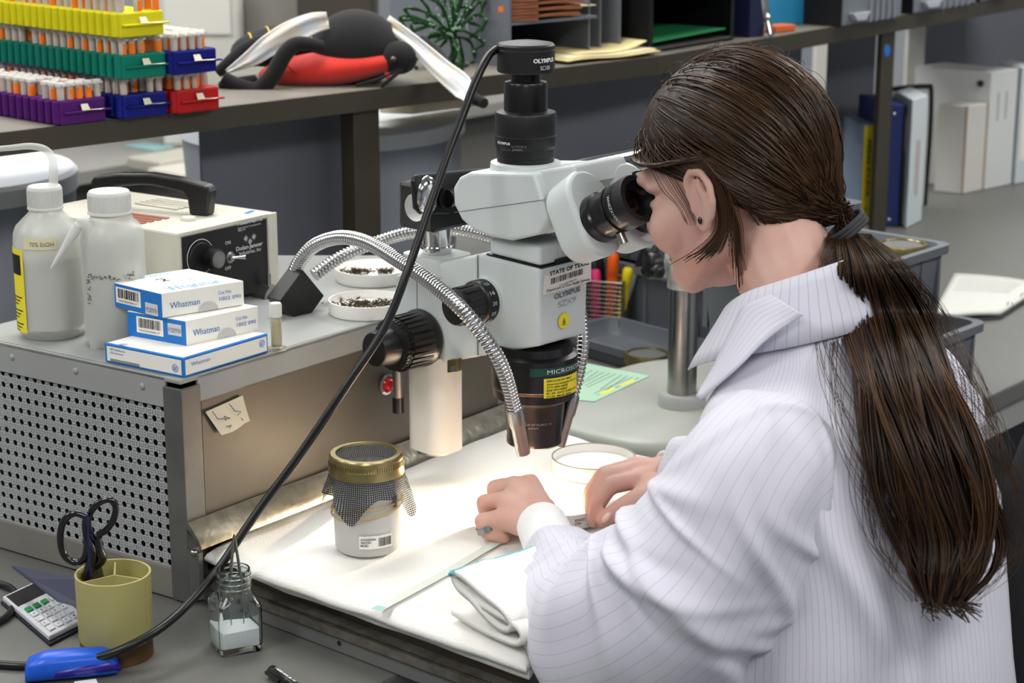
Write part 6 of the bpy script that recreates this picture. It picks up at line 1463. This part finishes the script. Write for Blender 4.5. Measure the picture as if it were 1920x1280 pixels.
# head
body.ell(HL(-.012, 0, .032), (.092, .073, .084), HAX); body.ell(HL(.026, 0, -.028), (.060, .057, .070), HAX)
body.ell(HL(.060, 0, -.080), (.024, .026, .018), HAX)
for s in (-1, 1):
    capsule(body, HL(-.004, s*.048, -.048), HL(.056, s*.014, -.082), .020, .018)
    body.ell(HL(.050, s*.036, -.029), (.030, .025, .030), HAX); body.ell(HL(.078, s*.026, .022), (.012, .020, .010), HAX)
    body.ell(HL(.068, s*.030, .013), (.0135, .0155, .0080), HAX); body.ell(HL(.067, s*.030, -.004), (.0130, .0150, .0060), HAX)
    # ear: bowl, helix rim, lobe
    E_ = lambda f, l, u, s=s: HL(f, s*l, u)
    body.ell(E_(-.004, .072, .000), (.015, .006, .026), HAX)
    chain(body, [E_(.008, .074, .002), E_(.007, .077, .018), E_(-.001, .080, .027), E_(-.013, .083, .025), E_(-.021, .085, .012), E_(-.021, .084, -.005), E_(-.015, .081, -.018), E_(-.006, .077, -.026)], [.0042]*8)
    chain(body, [E_(-.006, .079, .012), E_(-.012, .081, .0), E_(-.009, .079, -.014)], [.004]*3)
    chain(body, [E_(.006, .073, -.004), E_(.004, .076, -.012)], [.005, .004])
    body.ell(E_(-.004, .077, -.025), (.0085, .0045, .009), HAX)
chain(body, [HL(.080, 0, .006), HL(.091, 0, -.014), HL(.097, 0, -.029)], [.009, .010, .0105])
for s in (-1, 1): body.ell(HL(.090, s*.011, -.032), (.011, .008, .008), HAX)
body.ell(HL(.078, 0, -.052), (.010, .018, .008), HAX); body.ell(HL(.076, 0, -.064), (.009, .015, .007), HAX)
# neck, trunk, arms
NB = V((.292, 1.80, .318)); chain(body, [HL(-.030, 0, -.040), V((.268, 1.853, .372)), NB], [.052, .049, .056])
chain(body, [NB, V((.315, 1.77, .24)), V((.31, 1.76, .05)), V((.315, 1.755, -.25))], [.05, .08, .09, .11])
chain(body, [V((.30, 1.775, .23)), Sl - Zv*.02, El, Wl], [.055, .045, .036, .024]); chain(body, [V((.32, 1.80, .23)), Sr - Zv*.03 + V((-.02, -.02, 0)), Er, Wr], [.055, .042, .036, .024])
# thighs and lower legs below the bench
for s in (-1, 1):
    hp = V((.315, 1.755, -.28)) + tl_*s*.09; kn = hp + tf*.40 + tl_*s*.02; an = V((kn.x, kn.y, ZF+.08)) + tf*-.05
    chain(body, [hp, kn, an, an + tf*.16 + Zv*-.045], [.085, .06, .042, .032])
# left hand
def finger(pts, r): chain(body, [D(*p) for p in pts], [r*1.08, r*1.04, r*.95, r*.82])
wl_ = D(1022, 986, 1.905)
lh = [((988, 899, 2.000), (957, 906, 2.018), (950, 932, 2.025), (968, 947, 2.025)),
      ((964, 910, 1.985), (929, 916, 1.998), (929, 946, 1.998), (950, 957, 1.998)),
      ((945, 938, 1.965), (909, 942, 1.972), (914, 969, 1.972), (940, 976, 1.972)),
      ((934, 972, 1.945), (904, 976, 1.948), (914, 998, 1.946), (944, 1008, 1.942))]
for f, r in zip(lh, (.0098, .0098, .0094, .0086)): finger(f, r)
for f, r0, r1 in zip(lh, (.019, .020, .020, .019), (.0115, .0115, .011, .0105)): capsule(body, lerp(wl_, D(*f[0]), .08), D(*f[0]), r0, r1)
body.ell(lerp(wl_, D(958, 945, 1.975), .6), (.034, .026, .015), ((D(958, 935, 1.98)-wl_).normalized(), V((.5, .85, 0)).normalized(), V((0, 0, 1))))
chain(body, [Wl, wl_], [.024, .0225])
chain(body, [D(1020, 955, 1.96), D(1000, 935, 2.01), D(985, 945, 2.04), D(975, 955, 2.045)], [.014, .012, .010, .0085])
# right hand
wr_ = D(1246, 893, 2.03); chain(body, [Wr, wr_], [.027, .024])
rh = [((1194, 899, 1.998), (1143, 910, 1.983), (1121, 944, 1.975), (1113, 977, 1.972)),
      ((1190, 881, 2.018), (1134, 893, 2.006), (1113, 930, 1.996), (1109, 964, 1.990)),
      ((1192, 873, 2.040), (1133, 889, 2.036), (1108, 922, 2.030), (1101, 944, 2.024)),
      ((1198, 870, 2.060), (1147, 884, 2.062), (1121, 905, 2.058), (1112, 924, 2.054))]
for f, r in zip(rh, (.0094, .0096, .0092, .0084)): finger(f, r)
for f, r0, r1 in zip(rh, (.019, .020, .020, .018), (.011, .011, .0105, .0095)): capsule(body, lerp(wr_, D(*f[0]), .1), D(*f[0]), r0, r1)
chain(body, [D(1230, 912, 1.99), D(1204, 934, 1.968), D(1163, 956, 1.957), D(1133, 975, 1.956)], [.016, .0135, .0115, .0095])
m_skin = M('skin', (214, 177, 163), .5, sss=.10, var=.10, vs=14, rgb2=(200, 150, 136), bump=.06, bs=600, spec=.35)
bmesh_ = remesh(body, .0026, 5, .5)
bod = bmesh_.build('body', m_skin, person, smooth=180)
# nails, ring, earring, eyes, brows, lips
m_nail = M('nail', (236, 196, 180), .25)
tq = D(1137, 972, 1.9475); MB().ell(tq + V((0, 0, .001)), (.006, .002, .0045), ((D(1133, 975, 1.956)-D(1163, 956, 1.957)).normalized(), V((0, -1, .3)).normalized(), V((0, .3, 1)).normalized()), 14, 8).build('thumb_nail', m_nail, person, smooth=80)
a, b = D(914, 989, 1.947), D(909, 984, 1.948); dv = (D(914, 998, 1.946) - D(904, 976, 1.948)).normalized()
MB().lathe([(.0096, -.003), (.0104, -.0032), (.0106, .0032), (.0096, .003), (.0096, -.003)], D(911, 990, 1.947), dv, 28).build('finger_ring', M('ring_gray', (150, 150, 152), .25, 1), person, smooth=40)
MB().ell(HL(-.003, .0825, -.021), (.0022, .0018, .0038), HAX, 12, 8).build('earring', M('earring_gray', (60, 66, 74), .2, .8), person, smooth=80)
for s in (-1, 1):
    ey = MB().ell(HL(.0550, s*.028, .005), .0118, HAX, 20, 14).build('eye', M('eye_white', (232, 228, 222), .1, coat=1), person, smooth=80)
    MB().ell(HL(.0633, s*.028, .005), (.0042, .0058, .0058), HAX, 16, 10).build('iris', M('iris_brown', (70, 44, 26), .1), ey, smooth=80)
    m = MB()
    for k in range(9):
        t = -1 + k/4; p = HL(.0825 - .006*t*t, s*(.030 + t*.011), .0105 - .003*t*t); m.tube([p, p + fd*.006 + hu*.001, p + fd*.010 + hu*.005], [.0006, .0005, .0002], 4)
    m.build('eyelashes', M('lash', (28, 18, 12), .7), person)
    m = MB()
    for k in range(26):
        t = -1 + k/12.5; p = HL(.0895 - .009*max(0, t)**2, s*(.028 + t*.018), .027 + .003*(1-t*t)); m.tube([p, p + hl*s*.006 + hu*.001], [.0007, .0003], 4)
    m.build('eyebrow', MATS['lash'], person)
m = MB(); m.ell(HL(.0805, 0, -.0525), (.003, .019, .0042), HAX, 20, 10); m.ell(HL(.0785, 0, -.0625), (.003, .016, .0046), HAX, 20, 10); m.build('lips', M('lips', (192, 132, 120), .5), person, smooth=80)

# ------------------------------------------------------------------ lab coat
def stripe_mat(key, pitch):
    m = bpy.data.materials.new(key); m.use_nodes = True; nt = m.node_tree; b = nt.nodes['Principled BSDF']
    b.inputs['Roughness'].default_value = .75; b.inputs['Sheen Weight'].default_value = .1
    at = nt.nodes.new('ShaderNodeAttribute'); at.attribute_name = 'st'
    mu = nt.nodes.new('ShaderNodeMath'); mu.operation = 'MULTIPLY'; mu.inputs[1].default_value = 1/pitch; fr_ = nt.nodes.new('ShaderNodeMath'); fr_.operation = 'FRACT'
    lt = nt.nodes.new('ShaderNodeMath'); lt.operation = 'LESS_THAN'; lt.inputs[1].default_value = .0006/pitch
    mx = nt.nodes.new('ShaderNodeMix'); mx.data_type = 'RGBA'; mx.inputs[6].default_value = (*lin((206, 205, 216)), 1); mx.inputs[7].default_value = (*lin((170, 175, 198)), 1)
    nt.links.new(at.outputs['Fac'], mu.inputs[0]); nt.links.new(mu.outputs[0], fr_.inputs[0]); nt.links.new(fr_.outputs[0], lt.inputs[0]); nt.links.new(lt.outputs[0], mx.inputs[0]); nt.links.new(mx.outputs[2], b.inputs['Base Color'])
    tc = nt.nodes.new('ShaderNodeTexCoord'); nz = nt.nodes.new('ShaderNodeTexNoise'); nz.inputs['Scale'].default_value = 9; nz.inputs['Detail'].default_value = 3; nt.links.new(tc.outputs['Object'], nz.inputs['Vector'])
    bp = nt.nodes.new('ShaderNodeBump'); bp.inputs['Strength'].default_value = .25; bp.inputs['Distance'].default_value = .01; nt.links.new(nz.outputs[0], bp.inputs['Height']); nt.links.new(bp.outputs[0], b.inputs['Normal'])
    MATS[key] = m; return m
m_coat = stripe_mat('coat_pinstripe', .0066); m_slv = stripe_mat('sleeve_pinstripe', .012); m_plain = M('coat_plain', (206, 205, 216), .8)
def smooth_interp(keys, t):
    for (t0, a), (t1, b) in zip(keys, keys[1:]):
        if t <= t1:
            k = (t-t0)/(t1-t0); return a + (b-a)*k
    return keys[-1][1]
trunk = [  # z, centre x, y, half depth, half width
    (-.45, .300, 1.770, .190, .235), (-.30, .312, 1.758, .165, .215), (-.12, .318, 1.750, .160, .204), (.05, .318, 1.750, .150, .194), (.15, .314, 1.752, .138, .184),
    (.215, .308, 1.758, .120, .178), (.258, .305, 1.764, .110, .168), (.288, .302, 1.772, .098, .146), (.308, .299, 1.783, .084, .116), (.326, .293, 1.790, .074, .084), (.345, .286, 1.799, .064, .066), (.362, .280, 1.806, .058, .058)]
def coat_trunk():
    m = MB(); nth = 140; T = catmull([V((a, b, c)) for a, b, c, *_ in trunk], 7); Wd = catmull([V((d, e, 0)) for *_, d, e in trunk], 7); st = []
    n = len(T)
    for i in range(n):
        z, cx_, cy_ = T[i]; hd_, hw_ = Wd[i].x, Wd[i].y
        for k in range(nth):
            a = 2*math.pi*k/nth; ca, sa = math.cos(a), math.sin(a); ex = .85
            f = math.copysign(abs(ca)**ex, ca)*hd_; l = math.copysign(abs(sa)**ex, sa)*hw_
            p = V((cx_, cy_, 0)) + tf*f + tl_*l + V((0, 0, z))
            out = (tf*ca + tl_*sa).normalized()
            # long soft folds falling from the shoulders, drag folds from the armpit
            fo = .006*noise.noise(V((a*2.2, z*2.0, 4)))*min(1, max(0, (.30-z)/.2)) + .0045*math.sin(a*7+z*6)*min(1, max(0, (.12-z)/.2))
            dx = (a - math.radians(128)); dzz = (z - .17)
            fo += .015*math.exp(-((dx*.9 + dzz*2.4)/.10)**2)*math.exp(-(dzz/.09)**2)
            dx2 = (a - math.radians(140)); dz2 = z - .06
            fo += .013*math.exp(-((dx2*.9 - dz2*2.2)/.10)**2)*math.exp(-(dz2/.08)**2)
            p = p + out*fo; m.v.append(tuple(p)); st.append(a*.165)
    m.f = [(i*nth+k, i*nth+(k+1) % nth, (i+1)*nth+(k+1) % nth, (i+1)*nth+k) for i in range(n-1) for k in range(nth)]
    # make the stripe coordinate continuous on the seam column (hidden at her front)
    return m, st
cm_, cst = coat_trunk()
coat = cm_.build('lab_coat', m_coat, person, smooth=180, attr={'st': cst})
coat_bvh = BVHTree.FromPolygons([V(v) for v in cm_.v], cm_.f)
def on_coat(px, py, off=.002, fall=1.72):
    d = ray(px, py).normalized(); h = coat_bvh.ray_cast(C0, d)
    return (h[0] - d*off) if h[0] is not None else D(px, py, fall)
def sleeve(path, nm, seed, folds, uphint):
    m = MB(); P = catmull([V(p) for p, r in path], 24); Rr = catmull([V((r, 0, 0)) for p, r in path], 24); n = len(P); nth = 96; st = []; x = None
    Ls = [0.0]
    for a, b in zip(P, P[1:]): Ls.append(Ls[-1] + (b-a).length)
    for i in range(n):
        t = (P[min(i+1, n-1)] - P[max(i-1, 0)]).normalized()
        x = (V(uphint) - t*V(uphint).dot(t)).normalized() if x is None else (x - t*x.dot(t)).normalized()
        y = t.cross(x); s_ = Ls[i]/Ls[-1]
        for k in range(nth):
            a = 2*math.pi*k/nth; d = x*math.cos(a) + y*math.sin(a); r = Rr[i].x
            f = .10*noise.noise(V((math.cos(a)*1.6, math.sin(a)*1.6, Ls[i]*9 + seed)))
            for (sc_, ac, amp, wd_, sl, al) in folds:
                da = (a - ac + math.pi) % (2*math.pi) - math.pi
                f += amp*math.exp(-((s_ - sc_ + sl*da)/wd_)**2)*math.exp(-(da/al)**2)
            m.v.append(tuple(P[i] + d*r*(1+f))); st.append(a*.085)
    m.f = [(i*nth+k, i*nth+(k+1) % nth, (i+1)*nth+(k+1) % nth, (i+1)*nth+k) for i in range(n-1) for k in range(nth)]
    m.f.append(tuple(range(nth-1, -1, -1)))
    return m.build(nm, m_slv, person, smooth=180, attr={'st': st})
r_ = random.Random(11)
fl = [(r_.uniform(.25, .75), r_.uniform(0, 6.28), r_.choice((.10, .12, -.08, .14)), r_.uniform(.018, .04), r_.uniform(-.08, .08), r_.uniform(.6, 1.4)) for _ in range(16)]
fl += [(.80 + .035*k, r_.uniform(0, 6.28), .10, .014, r_.uniform(-.02, .02), 1.6) for k in range(4)]
fl += [(r_.uniform(.08, .5), r_.uniform(0, 6.28), r_.choice((.07, -.05, .09, .06)), r_.uniform(.010, .02), r_.uniform(-.12, .12), r_.uniform(.5, 1.0)) for _ in range(26)]
sleeve([((.246, 1.685, .262), .062), ((.212, 1.645, .240), .074), ((.182, 1.636, .182), .082), ((.140, 1.640, .124), .084), ((.098, 1.658, .090), .078), ((.074, 1.700, .082), .067), ((.062, 1.755, .084), .058), ((.053, 1.805, .088), .047), ((.0455, 1.838, .092), .040), ((.044, 1.846, .093), .031)], 'sleeve', 3, fl, (1, 0, 0))
sleeve([((.365, 1.850, .258), .066), ((.392, 1.885, .232), .070), ((.392, 1.915, .165), .070), ((.378, 1.940, .100), .068), ((.325, 1.975, .098), .066), (lerp(Er, Wr, .72), .055), (Wr, .045), (lerp(Er, Wr, 1.04), .036)], 'sleeve', 8, fl, (1, 0, 0))
# ribbed knit cuffs
for (a, b, r0) in ((V((.0455, 1.838, .092)), D(1014, 980, 1.914), .0285), (lerp(Er, Wr, .98), D(1240, 894, 2.028), .031)):
    ax = (b-a).normalized(); L_ = (b-a).length; pr = [(r0*(1.02 if k % 2 else .95)*(1 - .10*k/16), L_*k/16) for k in range(17)]; m = MB(); m.lathe(pr + [(pr[-1][0]*.9, L_-.002)], a, ax, 40); m.build('knit_cuff', M('knit_white', (238, 238, 238), .95, bump=.5, bs=500), person, smooth=70)
# collar: stand, turned-down lapel towards the camera and its far twin
m = MB(); n_ = 56; CCN = V((.268, 1.825, .385)); cst_ = []
rows_ = [(1.0, -.03), (.985, -.012), (.98, .0), (1.02, .002), (1.10, -.008), (1.24, -.024), (1.40, -.042), (1.50, -.056)]
for k_, dz_ in rows_:
    for i in range(n_+1):
        a = math.radians(24) + (2*math.pi - math.radians(48))*i/n_
        p = CCN + tf*(.066*k_*math.cos(a)) + tl_*(.064*k_*math.sin(a)) + V((0, 0, dz_ - .028*math.cos(a) - .02*max(0, math.cos(a))**2))
        m.v.append(tuple(p)); cst_.append(a*.06)
m.f = [(q*(n_+1)+i, q*(n_+1)+i+1, (q+1)*(n_+1)+i+1, (q+1)*(n_+1)+i) for q in range(len(rows_)-1) for i in range(n_)]
m.build('collar', m_coat, person, smooth=180, solid=.0015, attr={'st': cst_})
inn = [(1446, 552), (1420, 562), (1392, 578), (1368, 624), (1340, 682), (1306, 742)]
out = [(1506, 590), (1484, 604), (1456, 622), (1424, 648), (1380, 692), (1314, 750)]
yI = [1.752, 1.760, 1.772, 1.768, 1.76, 1.748]; yO = [1.715, 1.716, 1.716, 1.716, 1.716, 1.738]
def cl(px, py, Y):
    q = on_coat(px, py, .008, Y); return q if q.y < Y else D(px, py, Y)
I_ = catmull([cl(x, y, Y) for (x, y), Y in zip(inn, yI)], 8); O_ = catmull([cl(x, y, Y) for (x, y), Y in zip(out, yO)], 8); nI = len(I_)-1
m = MB(); st = []
def lap(u, v):
    i = int(round(u*nI)); p = lerp(I_[i], O_[i], v); st.append(v*.05 + .001); d = (C0-p).normalized(); return p + d*.006*math.sin(math.pi*v)
m.grid(lap, nI, 8); m.build('lapel', m_coat, person, smooth=180, solid=.0016, attr={'st': st})
# ------------------------------------------------------------------ hair
def hair_mat():
    m = bpy.data.materials.new('brown_hair'); m.use_nodes = True; nt = m.node_tree; b = nt.nodes['Principled BSDF']
    at = nt.nodes.new('ShaderNodeAttribute'); at.attribute_name = 'hv'; cr = nt.nodes.new('ShaderNodeValToRGB')
    cr.color_ramp.elements[0].color = (*lin((34, 22, 13)), 1); cr.color_ramp.elements[1].color = (*lin((96, 66, 38)), 1)
    e = cr.color_ramp.elements.new(.6); e.color = (*lin((66, 44, 26)), 1)
    nt.links.new(at.outputs['Fac'], cr.inputs[0]); nt.links.new(cr.outputs[0], b.inputs['Base Color']); b.inputs['Roughness'].default_value = .38; b.inputs['Specular IOR Level'].default_value = .3
    return m
m_hair = hair_mat(); m_hairdark = M('hair_under', (44, 29, 17), .5, bump=.4, bs=150)
HR = (.1045, .0845, .0995); HO = (-.008, 0, .032)
def hair_pt(d, lift=0.0):
    """point of the hair surface in the local direction d (f,l,u)"""
    k = 1/math.sqrt((d[0]/HR[0])**2 + (d[1]/HR[1])**2 + (d[2]/HR[2])**2); k += lift
    return HL(HO[0] + d[0]*k, HO[1] + d[1]*k, HO[2] + d[2]*k)
line = [(0, 6), (25, 5), (45, 2), (62, 1), (78, 2), (98, 2), (107, -14), (120, -34), (140, -46), (180, -48)]
def emin(az):
    a = abs(math.degrees(az)); return math.radians(smooth_interp(line, min(a, 180)))
def cap():
    m = MB(); na, ne = 120, 34
    for i in range(na+1):
        az = -math.pi + 2*math.pi*i/na; e0_ = emin(az)
        for j in range(ne+1):
            t = j/ne; el = e0_ + (math.pi/2 - e0_)*t
            d = (math.cos(el)*math.cos(az), math.cos(el)*math.sin(az), math.sin(el)); m.v.append(tuple(hair_pt(d, -.024*max(0, 1-t*5)**1.5 - .002 + .0015*noise.noise(V((az*14, el*2, 0))))))
    m.f = [(i*(ne+1)+j, (i+1)*(ne+1)+j, (i+1)*(ne+1)+j+1, i*(ne+1)+j+1) for i in range(na) for j in range(ne)]
    return m
cp_ = cap()
cp_.build('hair_cap', m_hairdark, person, smooth=180)
TIE = V((.3215, 1.862, .434)); TL = TIE - HCN
tdir = V((TL.dot(fd) - HO[0], TL.dot(hl) - HO[1], TL.dot(hu) - HO[2])).normalized()
rh_ = random.Random(5)
hm = MB(); hv = []
def strand(P, r, v):
    b = len(hm.v); hm.tube(P, [r*(.55 + .45*math.sin(math.pi*(.15 + .8*i/len(P)))) for i in range(len(P))], 3, caps=False); hv.extend([v]*(len(hm.v)-b))
def slerp(a, b, t):
    w_ = math.acos(max(-1, min(1, a.dot(b)))); 
    return (a*math.sin((1-t)*w_) + b*math.sin(t*w_))/math.sin(w_) if w_ > 1e-4 else a
for k in range(2800):
    # roots: hairline all round and the crown parting
    if rh_.random() < .55:
        az = rh_.uniform(-math.pi, math.pi)
        if rh_.random() < .6: az = rh_.uniform(-.4, 2.2)
        el = emin(az) + rh_.uniform(.0, .15)
    else:
        az = rh_.gauss(0, .10) if rh_.random() < .5 else math.pi + rh_.gauss(0, .1); el = rh_.uniform(.5, 1.55)
        if rh_.random() < .5: az = rh_.uniform(-3.1, 3.1); el = rh_.uniform(emin(az)+.1, 1.5)
    d0 = V((math.cos(el)*math.cos(az), math.cos(el)*math.sin(az), math.sin(el)))
    n = 20; P = []; lift = rh_.uniform(-.0015, .0028); ph = rh_.uniform(0, 6.28); sag = rh_.uniform(.00, .16)
    side = 1 if d0.y >= 0 else -1
    for i in range(n):
        t = i/(n-1); d = slerp(d0, tdir, t)
        d = V((d.x, d.y + side*.10*math.sin(math.pi*t)*rh_.uniform(.9, 1.1), d.z - sag*math.sin(math.pi*t)*.6)).normalized()
        az_ = math.atan2(d.y, d.x); el_ = math.asin(max(-1, min(1, d.z))); lo = emin(az_) + .015 + .03*abs(math.sin(ph*3))
        if el_ < lo and t < .75: d = V((math.cos(lo)*math.cos(az_), math.cos(lo)*math.sin(az_), math.sin(lo)))
        lt_ = lift*math.sin(math.pi*min(1, t*1.4+.1)) + .0006*math.sin(ph + t*9)
        if t < .12: lt_ -= .012*(1-t/.12)
        p = hair_pt(d, lt_ + .0008)
        if t > .8: p = lerp(p, TIE + V((rh_.gauss(0, .005), rh_.gauss(0, .005), rh_.gauss(0, .006))), ((t-.8)/.2)**1.5*.8)
        P.append(p)
    strand(P, rh_.uniform(.0005, .0011), min(1, max(0, rh_.gauss(.42, .22))))
# loose lock behind and below the ear
for k in range(55):
    j = rh_.gauss(0, 1.2); P = catmull([HL(-.020 + .003*j, .083, .030), HL(-.028 + .003*j, .080, -.005), HL(-.022 + .003*j, .074, -.032), HL(-.004 + .006*j, .070, -.050), HL(.016 + .010*j, .066, -.058 - .006*rh_.random())], 5)
    strand(P[:len(P)-int(rh_.random()*6)], .00055, min(1, max(0, rh_.gauss(.4, .2))))
for k in range(36):
    j = rh_.gauss(0, 1.2); P = catmull([HL(-.030 + .004*j, .080, .0), HL(-.034 + .003*j, .074, -.03), HL(-.028 + .003*j, .068, -.06), HL(-.020 + .005*j, .060, -.085 - .012*rh_.random())], 5)
    strand(P[:len(P)-int(rh_.random()*6)], .0005, min(1, max(0, rh_.gauss(.35, .2))))
for k in range(20):   # temple wisps in front of the ear
    j = rh_.random(); P = catmull([HL(.055 - .03*j, .062 + .012*j, .035), HL(.040 - .028*j, .072 + .004*j, .012), HL(.026 - .020*j, .073, -.004 - .010*j), HL(.020 - .012*j, .071, -.018 - .008*rh_.random())], 5)
    strand(P, .00028, .35)
for k in range(60):   # flyaways
    az = rh_.uniform(-3.1, 3.1); el = rh_.uniform(.2, 1.5); d0 = V((math.cos(el)*math.cos(az), math.cos(el)*math.sin(az), math.sin(el))); d1_ = (d0 + V((rh_.gauss(0, .3), rh_.gauss(0, .3), rh_.gauss(0, .2)))).normalized()
    strand([hair_pt(slerp(d0, d1_, t/7), .010*math.sin(math.pi*t/7*.8)) for t in range(8)], .00028, .5)
# ponytail
ctl = [(1592, 438, 24), (1622, 500, 52), (1652, 590, 78), (1690, 700, 92), (1728, 810, 100), (1762, 920, 104), (1782, 1010, 96), (1778, 1075, 74), (1768, 1128, 40)]
YT = []
for i, (x, y, w_) in enumerate(ctl):
    d = ray(x, y); hy = []
    for s in (-.6, 0, .6):
        h = coat_bvh.ray_cast(C0, ray(x + s*w_, y).normalized())
        if h[0] is not None: hy.append(h[0].y)
    base = (min(hy) if hy else 1.80) - .022
    YT.append(base)
YT[0] = 1.857; YT[1] = min(YT[1], 1.83)
for i in range(2, len(YT)): YT[i] = min(YT[i], YT[i-1] + .01)
YT[1] = (YT[0] + YT[2])/2 if YT[1] > YT[0] else YT[1]
def pony(u, dep, k, cut, ph, amp):
    P = []
    for i, (x, y, w_) in enumerate(ctl):
        if i > cut: break
        wob = amp*math.sin(ph + i*1.15)*w_*.16
        P.append(D(x + u*w_ + wob, y, YT[i] + dep*(.010 + .010*min(1, i/3)) - .012*math.cos(u*1.4)*min(1, i/2)))
    P = catmull(P, 5); return P
core = MB(); nc = 14; rings = []
cc = [pony(math.cos(a)*.72, math.sin(a)*.8, 0, 8, 0, 0) for a in [2*math.pi*i/nc for i in range(nc)]]
L_ = len(cc[0]); core.add([cc[k][i] for i in range(L_) for k in range(nc)], [(i*nc+k, i*nc+(k+1) % nc, (i+1)*nc+(k+1) % nc, (i+1)*nc+k) for i in range(L_-1) for k in range(nc)] + [tuple((L_-1)*nc+k for k in range(nc))])
core.build('ponytail_core', m_hairdark, person, smooth=180)
for k in range(2000):
    u = rh_.uniform(-1, 1); u = u*abs(u)**.1; lock = math.floor(u*9); rl = random.Random(int(lock)*17+3); ph = rl.uniform(0, 6.28)
    cut = 8 if rh_.random() < .55 else rh_.choice((6, 7, 7, 5)); dep = -abs(rh_.gauss(.9, .35)) if rh_.random() < .8 else rh_.uniform(-1, 1)
    P = pony(u*.98 + rh_.gauss(0, .03), dep*math.sqrt(max(.1, 1-u*u*.7)), 0, cut, ph + rh_.gauss(0, .35), rl.uniform(.4, 1.5))
    if cut == 8:
        e_ = P[-1]; g = rh_.random()**1.5; cx_ = D(1772, 1100, YT[8]); P.append(e_ + V((.004*rl.uniform(-1, 1) + (.006 if u > 0 else -.002), -.002, -.010*g))); P.append(P[-1] + V((.008*rl.uniform(-.6, 1.2), -.002, -.008*g))); P = P[:max(20, len(P) - int(rh_.random()**1.2*17))]
    strand(P, rh_.uniform(.0005, .0011), min(1, max(0, rh_.gauss(.34 + .28*math.sin(lock*2.1), .18))))
for k in range(110):  # loose ends
    u = rh_.choice((-1, 1))*rh_.uniform(.95, 1.35); P = pony(u, -.8, 0, rh_.choice((5, 6, 7, 8)), rh_.uniform(0, 6), 2.2); strand(P, .0003, .5)
hm.build('hair_strands', m_hair, person, smooth=180, attr={'hv': hv}, kind='stuff')
# hair tie
for k in range(3):
    ox, oy = (k-1)*4, (k-1)*6
    P = [D(x+ox, y+oy, Y) for x, y, Y in ((1556, 456, 1.848), (1572, 449, 1.832), (1590, 436, 1.826), (1608, 420, 1.832), (1620, 407, 1.848), (1612, 402, 1.872), (1585, 420, 1.885), (1562, 444, 1.872))]
    P = catmull(P + P[:1], 6)[:-1]; MB().tube(P, .0026, 8, closed=True).build('hair_tie', M('hair_tie_gray', (58, 58, 62), .8, bump=.4, bs=500), person, smooth=60)
